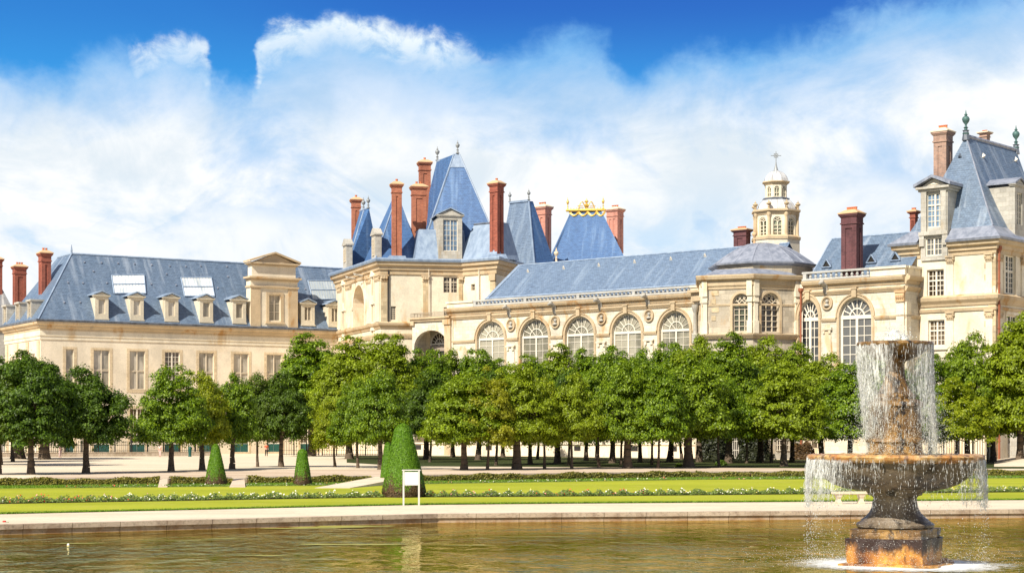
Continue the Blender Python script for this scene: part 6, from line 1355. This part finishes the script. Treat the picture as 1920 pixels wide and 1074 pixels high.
# big stone dormer cutting the eaves
da0, da1 = E1.u(1726.5, .2), E1.u(1776.5, .2); zd1 = E1.z(1750, 350, .2); zdt = E1.z(1750, 328.5, .2); zsill = E1.z(1750, 436, .2); zw_b = E1.z(1752, 426.5, .2); zw_t = E1.z(1752, 362.5, .2); ua, ub = E1.u(1737, .2), E1.u(1768.5, .2)
mb = MB(); wall(mb, E1, da0, da1, w0[2]-.5, zd1-.5, [(ua, ub, zw_b, zw_t), (w0[0], w0[1], w0[2], min(w0[3], zw_b-1.1))], v=.2, dep=.35); E1.box(mb, da0, da0+.2, -6, .199, w0[2]-.5, zd1-.5); E1.box(mb, da1-.2, da1, -6, .199, w0[2]-.5, zd1-.5)
E1.box(mb, da0-.1, w0[0]-.1, .201, .42, zt_-.3, zsill-.3); E1.box(mb, w0[1]+.1, da1+.1, .201, .42, zt_-.3, zsill-.3); E1.box(mb, da0-.15, da1+.15, .201, .5, zsill-.3, zsill+.1)
E1.box(mb, da0-.2, da1+.2, -6, .45, zd1-.5, zd1-.25); E1.box(mb, da0-.4, da1+.4, -6, .7, zd1-.25, zd1); E1.box(mb, da0+.1, da0+.75, .2, .4, zsill+.1, zd1-.5); E1.box(mb, da1-.75, da1-.1, .2, .4, zsill+.1, zd1-.5)
E1.gable(mb, da0, da1, -1, .3, zd1, zdt-.35); dd = mb.build('dormer', 'greystone', tw)
mb = MB(); um = (da0+da1)/2
for s0 in (da0-.6, da1+.6): p = [E1.P(s0, .85, zd1), E1.P(um, .85, zdt-.3), E1.P(um, .85, zdt), E1.P(s0, .85, zd1+.32)]; q = [x-E1.n*6.5 for x in p]; mb.add(p+q, [(0, 1, 2, 3), (7, 6, 5, 4), (0, 4, 5, 1), (1, 5, 6, 2), (2, 6, 7, 3), (3, 7, 4, 0)])
mb.build('pediment_roof', 'lead', dd); mb = MB(); E1.gable(mb, da0+.9, da1-.9, .3, .36, zd1+.2, zdt-.9); mb.build('tympanum', 'palestone', dd)
window(E1, dd, ua, ub, zw_b, zw_t, 'white', 'pane_blue', 4, 6, v=0, mid=.2, trans=zw_b+(zw_t-zw_b)*.66, thin=.07, fw=.12)
window(E1, tw, w0[0], w0[1], w0[2], min(w0[3], zw_b-1.1), 'white', 'pane_dark', 4, 3, v=.0, mid=.2, thin=.07, fw=.12)
# dormer of the right slope, cut by the frame
dormer(E2, tw, 1912, 9, 446, 334, v=.25, back=5, pane='pane_dark', frame='white', nx=4, nz=5, stone_='greystone', roof_m='lead')
chim(tw, 1746.5, 1790, 234, 380, 197, E1.ux, 1.0, brickm='bricktan', pots=4, panels=False, capm='cappale'); chim(tw, 1833, 1860, 244, 300, 205, E1.ux, 1, brickm='bricktan', capm='cappale', pots=2, panels=False); chim(tw, 1702, 1725, 389, 470, 203, E1.ux, 1.0, brickm='brickred', pots=2, panels=False)
# ================================================================== GROUND-FLOOR DETAILS, FENCES, WALLS
mb = MB(); G.box(mb, -8, uR, .001, .35, BEL, 1.5); G.box(mb, -8, uR, .001, .5, 1.5, 1.7); o = mb.build('plinth', 'palestone', gal)
mb = MB()
for px in (788, 920, 1086, 1193, 1266): u = G.u(px); G.box(mb, u-.5, u+.5, .36, .40, .75, 1.35)
mb.build('cellar_grille', 'iron', gal)
mb = MB(); mb.sweep(cv, [(0, BEL), (.5, BEL), (.5, 3.2), (.3, 3.5), (0, 3.5)]); mb.build('plinth', 'greystone', chp)
for F, p0, p1, yt, yb in ((cf[2], 1452, 1474, 831, 851), (cf[1], 1376, 1391, 830, 855)):
    mb = MB(); a, b = F.u(p0), F.u(p1); z0, z1 = 1.0 if F is cf[2] else .1, 2.7; F.box(mb, a-.1, b+.1, .501, .56, z0-.1, z1+.1); o = mb.build('cellar_window', 'pane_brown', chp); mb = MB()
    for k in range(6): u = a+(b-a)*k/5; F.box(mb, u-.03, u+.03, .58, .64, z0-.1, z1+.1)
    for k in range(4): z = z0+(z1-z0)*k/3; F.box(mb, a-.1, b+.1, .57, .65, z-.03, z+.03)
    mb.build('window_grille', 'white', o)
mb = MB(); u = G.u(1528); G.box(mb, u-1.2, u+1.2, .01, .05, 1.3, 2.6); o = mb.build('cellar_window', 'pane_brown', rb_); mb = MB(); [G.box(mb, u-1.2+k*.8-.04, u-1.2+k*.8+.04, .06, .12, 1.3, 2.6) for k in range(4)]; G.box(mb, u-1.2, u+1.2, .05, .13, 1.9, 1.98); mb.build('glazing_bars', 'cream_paint', o)
def iron_fence(p, q, h, label, plinth=.35, sp=.28, posts=8, r=.022, gate=False):
    p = Vector((p.x, p.y, 0)); q = Vector((q.x, q.y, 0)); F = Fac(p, q); t_ = empty('iron_fence', (p+q)/2, label, 'fence', 'iron railings before the palace'); mb = MB(); n = int(F.L/sp)
    for i in range(n+1): u = i*F.L/n; F.box(mb, u-r, u+r, -r, r, plinth, h); mb.lathe(F.P(u, 0, h), [(r, 0), (r*2, .06), (.003, .18)], 4)
    F.box(mb, 0, F.L, -.03, .03, plinth+.12, plinth+.18); F.box(mb, 0, F.L, -.03, .03, h-.35, h-.29); F.box(mb, 0, F.L, -.03, .03, plinth+.62, plinth+.66) if gate else None
    mb.build('railing', 'iron', t_)
    if plinth > .1: mb = MB(); F.box(mb, 0, F.L, -.2, .2, BEL, plinth-.06); F.box(mb, 0, F.L, -.24, .24, plinth-.06, plinth); mb.build('plinth', 'kerb', t_)
    for i in range(posts+1):
        u = F.L*i/posts; mb = MB(); F.box(mb, u-.07, u+.07, -.24, -.1, .0 if plinth < .1 else plinth, h+.15); mb.lathe(F.P(u, -.17, h+.15), [(.08, 0), (.1, .08), (.02, .2)], 6); mb.build('post', 'iron', t_)
iron_fence(WZ(-40, 214, 0), WZ(396, 229, 0), 1.75, 'long low black iron railing on a stone plinth before the left wing', .55, .26, 14)
iron_fence(WZ(528, 225, 0), WZ(598, 226, 0), 2.5, 'taller black iron railing left of the dark trunk', .1, .3, 3, gate=True)
iron_fence(WZ(604, 226, 0), WZ(712, 226, 0), 2.5, 'taller black iron railing right of the dark trunk, beyond the yellow tree', .1, .3, 4, gate=True)
iron_fence(WZ(1742, 178, 0), WZ(1852, 176, 0), 3.0, 'tall black iron gate railing right of the fountain', .05, .24, 4, .03, gate=True)
# low stone wall and gate piers at the right
rw_ = empty('stone_wall', WZ(1880, 186, 0)); tag(rw_, 'stone garden building wall with dark openings behind the right-hand tree', 'wall'); mb = MB(); F = Fac(WZ(1866, 190, 0), WZ(1990, 188, 0)); wall(mb, F, 0, F.L, BEL, 4.2, [(.6, 1.5, 1.8, 3.2), (2.6, 3.3, 1.6, 2.5)], dep=.4); F.box(mb, -.2, F.L, -.5, .12, 4.2, 4.45); mb.build('wall', 'greystone', rw_); mb = MB(); F.box(mb, .3, 4, -.6, -.5, 1, 4); mb.build('opening', 'darkgap', rw_)
mb = MB(); mb.poly(WZ(1864, 150, .012), WZ(2100, 150, .012), WZ(2100, 187, 2.0), WZ(1864, 187, .05)); tag(mb.build('gravel_slope', 'gravel'), kind='structure')
pr = empty('gate_pier', WZ(1858, 177, 0), 'square stone gate pier at the right end of the tall railing', 'pier'); mb = MB(); mb.obox(ORG[pr], Vector((1, 0, 0)), Vector((0, -1, 0)), .38, .38, 0, 3.0); mb.obox(ORG[pr], Vector((1, 0, 0)), Vector((0, -1, 0)), .5, .5, 3.0, 3.25); mb.build('shaft', 'palestone', pr)
gt = empty('garden_gate', WZ(1383, 193, 0), 'white barred garden gate between the two dark bushes', 'gate'); mb = MB(); F = Fac(WZ(1374, 193, 0), WZ(1392, 193, 0))
for k in range(6): u = F.L*k/5; F.box(mb, u-.03, u+.03, -.03, .03, .1, 3.0)
for z in (.15, 1.0, 2.0, 2.95): F.box(mb, 0, F.L, -.028, .028, z, z+.08)
mb.build('bars', 'white', gt)
mb = MB(); c = WZ(356, 219, 0); mb.lathe(c, [(.22, 0), (.2, .1), (.18, .25), (.2, .7), (.22, 1.0), (.26, 1.05), (.2, 1.2), (.05, 1.3)], 10); b_ = empty('litter_bin', c, 'pale green litter bin on a post in front of the railing', 'bin'); mb.build('bin', 'teal_pale' if 'teal_pale' in M else 'teal', b_); mb = MB(); mb.lathe(c, [(.1, 1.3), (.14, 1.5), (.1, 1.75), (.02, 1.8)], 8); mb.build('cap', 'white', b_)
def bush(px, d, w, h, label, lm='ivy'):
    c = WZ(px, d, 0); r = empty('bush', c, label, 'bush', 'dark bushes against the chapel'); k = 9000; P_ = rand_unit(k)*(rng.random(k)**.28)[:, None]; P_[:, 2] = np.abs(P_[:, 2]); N_ = P_.copy(); bump_ = 1+.14*np.sin(P_[:, 0]*7)+.1*np.sin(P_[:, 2]*9+2)
    P_ = P_*np.array([[w, w*.6, h]])*bump_[:, None]+np.array([[c.x, c.y, 0]]); V, F_ = leaves(P_, N_+np.array([[0, 0, .3]]), .13, .4, .7); objof('foliage', npmesh('foliage', V-np.array(c), F_, lm), c, r)
    mb = MB(); mb.bar(c, c+Z*h*.7, .1, .03); [mb.bar(c+Z*.3, c+Vector((math.cos(a)*w*.6, math.sin(a)*w*.3, h*.6)), .05, .015) for a in (0, 1.3, 2.5, 3.9, 5.2)]; mb.build('stem', 'bark', r)
bush(1342, 190, 1.9, 2.9, 'very dark rounded bush left of the white garden gate'); bush(1416, 190, 2.0, 3.6, 'tall dark ivy-like bush right of the white garden gate'); bush(1508, 192, 1.3, 2.0, 'brownish bush by the stone wall left of the fountain', 'twig')
for px, py, s in ((1290, 874, .5), (1352, 872, .55), (1273, 874, .3)):
    c = gp(px, py, 0); r = empty('weed_clump', c, 'low green weeds at the foot of a tree trunk', 'weeds', 'weeds at the tree feet'); k = 700; P_ = rand_unit(k)*(rng.random(k)**.4)[:, None]*np.array([[s, s, s*.9]]); P_[:, 2] = np.abs(P_[:, 2]); V, F_ = leaves(P_, P_+[[0, 0, .2]], .07, .4, .8); objof('foliage', npmesh('foliage', V, F_, 'leaf_dark'), c, r)
# ================================================================== PEOPLE
def person(loc, h, label, top, legs, face=0.3, arm=0.0, hairm='hair'):
    r = empty('person', loc, label, 'person'); k = h/1.72; ca_, sa_ = math.cos(face), math.sin(face)
    def skin(name, pts, edges, m_, sub=1):
        me = bpy.data.meshes.new(name); me.from_pydata([((x*ca_-y*sa_)*k, (x*sa_+y*ca_)*k, z*k) for x, y, z, _ in pts], edges, []); me.materials.append(M[m_]); o = objof(name, me, loc, r)
        md = o.modifiers.new('skin', 'SKIN'); md.use_smooth_shade = True
        for i, v in enumerate(me.skin_vertices[0].data): v.radius = (pts[i][3]*k,)*2
        me.skin_vertices[0].data[0].use_root = True
        s = o.modifiers.new('sub', 'SUBSURF'); s.levels = sub; s.render_levels = sub; return o
    B = [(0, 0, .95, .13), (0, 0, 1.18, .12), (0, 0, 1.38, .14), (0, 0, 1.47, .055), (0, -.01, 1.56, .09), (0, -.015, 1.66, .085),
         (.18, 0, 1.38, .05), (.24, .03, 1.12, .04), (.25, -.06, .90, .032), (.25, -.09, .82, .03), (-.18, 0, 1.38, .05), (-.24, .03, 1.12, .04), (-.22, -.12, .96, .032), (-.20, -.17, .90, .03),
         (.09, 0, .88, .085), (.10, -.03, .50, .055), (.11, .02, .09, .04), (.11, -.12, .03, .035), (-.09, 0, .88, .085), (-.10, .03, .50, .055), (-.11, .08, .09, .04), (-.11, -.05, .03, .035)]
    E = [(0, 1), (1, 2), (2, 3), (3, 4), (4, 5), (2, 6), (6, 7), (7, 8), (8, 9), (2, 10), (10, 11), (11, 12), (12, 13), (0, 14), (14, 15), (15, 16), (16, 17), (0, 18), (18, 19), (19, 20), (20, 21)]
    skin('body', B, E, 'skin', 2)
    skin('shirt', [(0, 0, .98, .155), (0, 0, 1.18, .14), (0, 0, 1.38, .16), (.19, 0, 1.38, .07), (.235, .02, 1.20, .06), (-.19, 0, 1.38, .07), (-.235, .02, 1.20, .06)], [(0, 1), (1, 2), (2, 3), (3, 4), (2, 5), (5, 6)], top)
    skin('trousers', [(0, 0, .96, .15), (.09, 0, .86, .10), (.10, -.03, .50, .075), (.11, .02, .12, .06), (-.09, 0, .86, .10), (-.10, .03, .50, .075), (-.11, .08, .12, .06)], [(0, 1), (1, 2), (2, 3), (0, 4), (4, 5), (5, 6)], legs)
    mb = MB(); mb.lathe(Vector((0, .02, 1.60))*k+Vector(loc), [(.06*k, -.10*k), (.10*k, 0), (.105*k, .06*k), (.07*k, .12*k), (.01, .14*k)], 10); mb.build('hair', hairm, r, smooth=True)
person(gp(499.5, 856, 0), 1.7, 'person in an orange-red top and dark trousers walking by the railing', 'clothred', 'clothdark', .4)
person(gp(300, 856.5, 0), 1.65, 'person in pale pink clothes standing before the long low railing', 'clothpale', 'clothpale', -.5)
person(gp(113, 857.5, 0), 1.7, 'person in pale clothes at the railing between the first two trunks', 'clothpale', 'clothpale', 1.2)
# ================================================================== TREES
def crown_mesh(seed, m_, nclump=190, per=78, rx=3.1, rz=2.9, leaf=.092, flat=.62, zb=.90):
    """clumps of leaves spread through a rounded, flat-bottomed crown; base at zb"""
    g = np.random.default_rng(seed); U = g.normal(size=(nclump*3, 3)); U /= np.linalg.norm(U, axis=1)[:, None]; U = U[U[:, 2] > -.62][:nclump]; n = len(U)
    rad = np.where(g.random(n) < .70, .74+.38*g.random(n)**1.5, .35+.5*g.random(n)); az = np.arctan2(U[:, 1], U[:, 0])
    lob = 1+.08*np.sin(az*3+seed)+.07*np.sin(az*5+seed*2)+.07*np.sin(U[:, 2]*6+seed); C = U*(rad*lob)[:, None]
    low = C[:, 2] < 0; C[low, 2] *= flat; tz = np.clip(C[:, 2], 0, 1); C[:, :2] *= (1-.30*tz**2)[:, None]
    C = C*np.array([[rx, rx, rz*.5]]); C[:, 2] += zb+rz*.5*flat+.35
    C[:, 2] = zb+.10+np.maximum(C[:, 2]-zb-.25, .05)*1.30
    cr = (.40+.36*g.random(n))*rx/3.1; Vs, Fs, b = [], [], 0; cen = np.array([0, 0, zb+rz*.6])
    P_ = []; N_ = []
    for i in range(n):
        u = g.normal(size=(per, 3)); u /= np.linalg.norm(u, axis=1)[:, None]; u[:, 2] = np.where(u[:, 2] < -.3, -u[:, 2]*.6, u[:, 2]); q = u*(g.random(per)**.4)[:, None]*np.array([[cr[i]*1.15, cr[i]*1.15, cr[i]*.72]])
        q[:, 2] -= .18*(q[:, 0]**2+q[:, 1]**2)       # each clump droops at its rim
        P_.append(C[i]+q); o = (C[i]-cen); o /= np.linalg.norm(o)+1e-6; N_.append(u*.8+o*.5+np.array([0, 0, .65]))
    P_ = np.concatenate(P_); N_ = np.concatenate(N_); N_ /= np.linalg.norm(N_, axis=1)[:, None]
    k = int(len(P_)*.10); u = g.normal(size=(k, 3)); u /= np.linalg.norm(u, axis=1)[:, None]; j = g.integers(0, n, k); P2 = C[j]+u*(cr[j]*(.95+.3*g.random(k)))[:, None]*np.array([[1, 1, .8]]); P_ = np.concatenate([P_, P2]); N_ = np.concatenate([N_, u+[[0, 0, .5]]])
    V, F_ = leaves(P_, N_, leaf, .4, .55); return npmesh('crown', V, F_, m_)
def trunk_mesh(seed, h=2.6, r=.27, spread=1.9, top=5.0, lean=.1, thin=False):
    rs = random.Random(seed); mb = MB(); pts = []; x = y = 0
    for k in range(7): z = h*k/6; pts.append((Vector((x, y, z)), r*(1.25 if k == 0 else 1.06 if k == 1 else 1-.05*k))); x += rs.uniform(-.05, .05)+lean*.05; y += rs.uniform(-.04, .04)
    for (a, ra), (b, rb) in zip(pts, pts[1:]): mb.bar(a, b, ra, rb, 10)
    top0 = pts[-1][0]
    def limb(p, d, L, rr, lv):
        q = p+d*L; mb.bar(p, q, rr, rr*.6, 6)
        if lv: [limb(q, (d+Vector((rs.uniform(-.7, .7), rs.uniform(-.7, .7), rs.uniform(-.1, .5)))).normalized(), L*.72, rr*.58, lv-1) for _ in range(3)]
    nl = 3 if thin else 6
    for i in range(nl): a = 2*math.pi*i/nl+rs.random(); limb(top0-Z*.05*i, Vector((math.cos(a)*.8, math.sin(a)*.8, rs.uniform(.5, 1.2))).normalized(), (top-h)*.42, r*.55, 2)
    limb(top0, Z, (top-h)*.45, r*.7, 2); mb.lathe((0, 0, 0), [(r*1.5, -.1), (r*1.25, .12), (r*1.05, .4)], 9, cap=False)
    me = bpy.data.meshes.new('trunk'); me.from_pydata(mb.v, [], mb.f); me.materials.append(M['bark']); me.polygons.foreach_set('use_smooth', [True]*len(me.polygons)); me.update(); return me
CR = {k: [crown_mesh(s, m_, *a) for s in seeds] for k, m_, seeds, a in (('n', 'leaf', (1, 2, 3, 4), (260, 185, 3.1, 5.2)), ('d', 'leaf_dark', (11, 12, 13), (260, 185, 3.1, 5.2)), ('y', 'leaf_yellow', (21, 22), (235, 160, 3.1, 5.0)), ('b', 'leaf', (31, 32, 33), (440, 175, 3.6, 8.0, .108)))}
TKK = {'n': [trunk_mesh(s) for s in (1, 2, 3)], 't': [trunk_mesh(s, r=.14, thin=True, lean=.6) for s in (5, 6, 7)], 'f': [trunk_mesh(s, r=.42, top=5.2) for s in (8, 9)], 'b': [trunk_mesh(s, r=.36, top=7.5, h=3.0) for s in (14, 15)]}
def extent(me):
    a = np.empty(len(me.vertices)*3, dtype=np.float32); me.vertices.foreach_get('co', a); a = a.reshape(-1, 3); return float(np.percentile(a[:, 2], 99.6)), float(np.percentile(np.hypot(a[:, 0], a[:, 1]), 97))
EX = {k: [extent(m_) for m_ in v] for k, v in CR.items()}
def plant(px, yb, yt, hw, kind, tk, label, group, name='linden_tree', z=0):
    b = gp(px, yb, z); s = FP/b.y; H = (yb-yt)/s; i = int(px) % len(CR[kind]); j = int(px*1.7) % len(TKK[tk]); EH, ER = EX[kind][i]; sw = hw*1.04/s/ER
    r = bpy.data.objects.new(name, None); COL.objects.link(r); r.location = b; r.empty_display_size = .3; tag(r, label, 'tree', group); rz = (px*37) % 360
    c = bpy.data.objects.new('crown', CR[kind][i]); COL.objects.link(c); c.parent = r; c.rotation_euler = (0, 0, R(rz)); c.scale = (sw, sw, H/EH)
    t_ = bpy.data.objects.new('trunk', TKK[tk][j]); COL.objects.link(t_); t_.parent = r; t_.rotation_euler = (0, 0, R(rz*1.3)); t_.scale = (max(.8, sw), max(.8, sw), H/EH); return r
front = [ # px, base y, top y, half width, crown, trunk, label
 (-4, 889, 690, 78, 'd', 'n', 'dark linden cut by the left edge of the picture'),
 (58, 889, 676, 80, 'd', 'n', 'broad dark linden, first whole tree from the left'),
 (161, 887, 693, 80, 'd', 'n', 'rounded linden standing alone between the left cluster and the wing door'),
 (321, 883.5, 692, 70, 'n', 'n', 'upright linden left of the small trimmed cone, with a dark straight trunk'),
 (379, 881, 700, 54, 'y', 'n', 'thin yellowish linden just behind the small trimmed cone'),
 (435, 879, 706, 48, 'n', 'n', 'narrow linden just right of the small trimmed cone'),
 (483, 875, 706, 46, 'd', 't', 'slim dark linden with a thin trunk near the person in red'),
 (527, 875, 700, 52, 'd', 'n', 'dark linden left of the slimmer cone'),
 (628, 875, 738, 48, 'y', 't', 'small yellow-green young linden with a leaning thin trunk'),
 (671, 877, 718, 50, 'n', 't', 'young green linden with a thin trunk left of the big cone'),
 (714, 880, 700, 52, 'n', 'n', 'linden with a pale stout trunk just left of the big cone'),
 (870, 881, 706, 80, 'n', 'n', 'wide bright linden right of the big cone'),
 (914, 881, 694, 62, 'y', 't', 'yellow-green linden on a thin slanting trunk'),
 (969, 880, 690, 70, 'n', 'f', 'linden with a thick forked trunk in the middle of the row'),
 (1021, 879, 712, 50, 'y', 't', 'young linden with a thin trunk right of the forked one'),
 (1072, 879, 704, 56, 'n', 't', 'young linden on a thin pale trunk before the middle gallery window'),
 (1123, 876, 690, 60, 'n', 't', 'linden on a thin trunk under the fourth gallery window'),
 (1177, 878, 680, 66, 'n', 'f', 'stout linden under the gap between fourth and fifth gallery windows'),
 (1234, 878, 690, 62, 'n', 't', 'thin-trunked linden under the fifth gallery window'),
 (1291, 876, 672, 76, 'n', 'f', 'tallest stout linden left of the chapel'),
 (1348, 875, 690, 60, 'n', 't', 'thin-trunked linden with weeds at its foot before the chapel'),
 (1470, 874.5, 684, 78, 'n', 'n', 'rounded linden left of the fountain bowl'),
 (1594, 872, 690, 74, 'n', 'n', 'linden right behind the falling water'),
 (1700, 871, 700, 66, 'n', 'n', 'linden hidden behind the stone column of the fountain'),
 (1791, 870, 712, 70, 'y', 't', 'yellow-tinged linden just right of the fountain water'),
 (1862, 866, 690, 70, 'n', 'n', 'linden with a clear trunk right of the fountain'),
 (1935, 868, 672, 70, 'n', 'n', 'linden cut by the right edge of the picture')]
for t_ in front: plant(*t_, 'lindens of the front row')
back = [ (34, 860, 664, 90, 'd', 'f', 'dark back-row tree behind the first whole linden'), (83, 861, 680, 78, 'd', 'f', 'dark back-row tree with trunk beside the first whole linden'),
 (583, 855, 634, 84, 'b', 'b', 'big rounded back-row tree left of the pavilion, above the yellow linden'),
 (655, 860, 640, 74, 'b', 'b', 'big back-row tree directly below the small blue roof'),
 (728, 862, 632, 76, 'b', 'b', 'tallest back-row tree below the pavilion corner'), (800, 861, 660, 64, 'b', 'b', 'back-row tree below the arched loggia'),
 (849, 857, 666, 60, 'b', 'n', 'back-row tree below the left end of the gallery'), (896, 862, 660, 60, 'b', 'b', 'back-row tree under the first gallery window'), (943, 857, 680, 56, 'b', 'n', 'back-row tree between first and second gallery windows'),
 (994, 870, 674, 60, 'b', 'n', 'back-row tree under the second gallery window'), (1045, 868, 654, 62, 'b', 'b', 'back-row tree between second and third gallery windows'), (1099, 864, 662, 58, 'b', 'n', 'back-row tree under the third gallery window'),
 (1148, 868, 654, 58, 'b', 'b', 'back-row tree left of the fourth gallery window'), (1200, 866, 664, 58, 'b', 'n', 'back-row tree under the fourth gallery window'), (1256, 865, 648, 64, 'b', 'b', 'back-row tree under the fifth gallery window'),
 (1311, 866, 640, 66, 'b', 'b', 'back-row tree at the left corner of the chapel'), (1366, 868, 634, 72, 'b', 'b', 'dark thick-trunked back-row tree under the left tracery window'), (1425, 866, 642, 66, 'b', 'b', 'back-row tree under the right tracery window'),
 (1485, 866, 652, 64, 'b', 'n', 'back-row tree at the right corner of the chapel'), (1542, 867, 672, 62, 'b', 'b', 'back-row tree under the bay window left of the fountain'), (1640, 867, 660, 66, 'b', 'b', 'back-row tree behind the top of the fountain'),
 (1745, 869, 668, 60, 'b', 'b', 'back-row tree below the tower window'), (1815, 868, 634, 56, 'b', 'b', 'rounded back-row tree below the tower wall'), (1912, 868, 596, 78, 'b', 'b', 'highest back-row tree at the right edge below the tower')]
for t_ in back: plant(*t_, 'taller trees of the back row')
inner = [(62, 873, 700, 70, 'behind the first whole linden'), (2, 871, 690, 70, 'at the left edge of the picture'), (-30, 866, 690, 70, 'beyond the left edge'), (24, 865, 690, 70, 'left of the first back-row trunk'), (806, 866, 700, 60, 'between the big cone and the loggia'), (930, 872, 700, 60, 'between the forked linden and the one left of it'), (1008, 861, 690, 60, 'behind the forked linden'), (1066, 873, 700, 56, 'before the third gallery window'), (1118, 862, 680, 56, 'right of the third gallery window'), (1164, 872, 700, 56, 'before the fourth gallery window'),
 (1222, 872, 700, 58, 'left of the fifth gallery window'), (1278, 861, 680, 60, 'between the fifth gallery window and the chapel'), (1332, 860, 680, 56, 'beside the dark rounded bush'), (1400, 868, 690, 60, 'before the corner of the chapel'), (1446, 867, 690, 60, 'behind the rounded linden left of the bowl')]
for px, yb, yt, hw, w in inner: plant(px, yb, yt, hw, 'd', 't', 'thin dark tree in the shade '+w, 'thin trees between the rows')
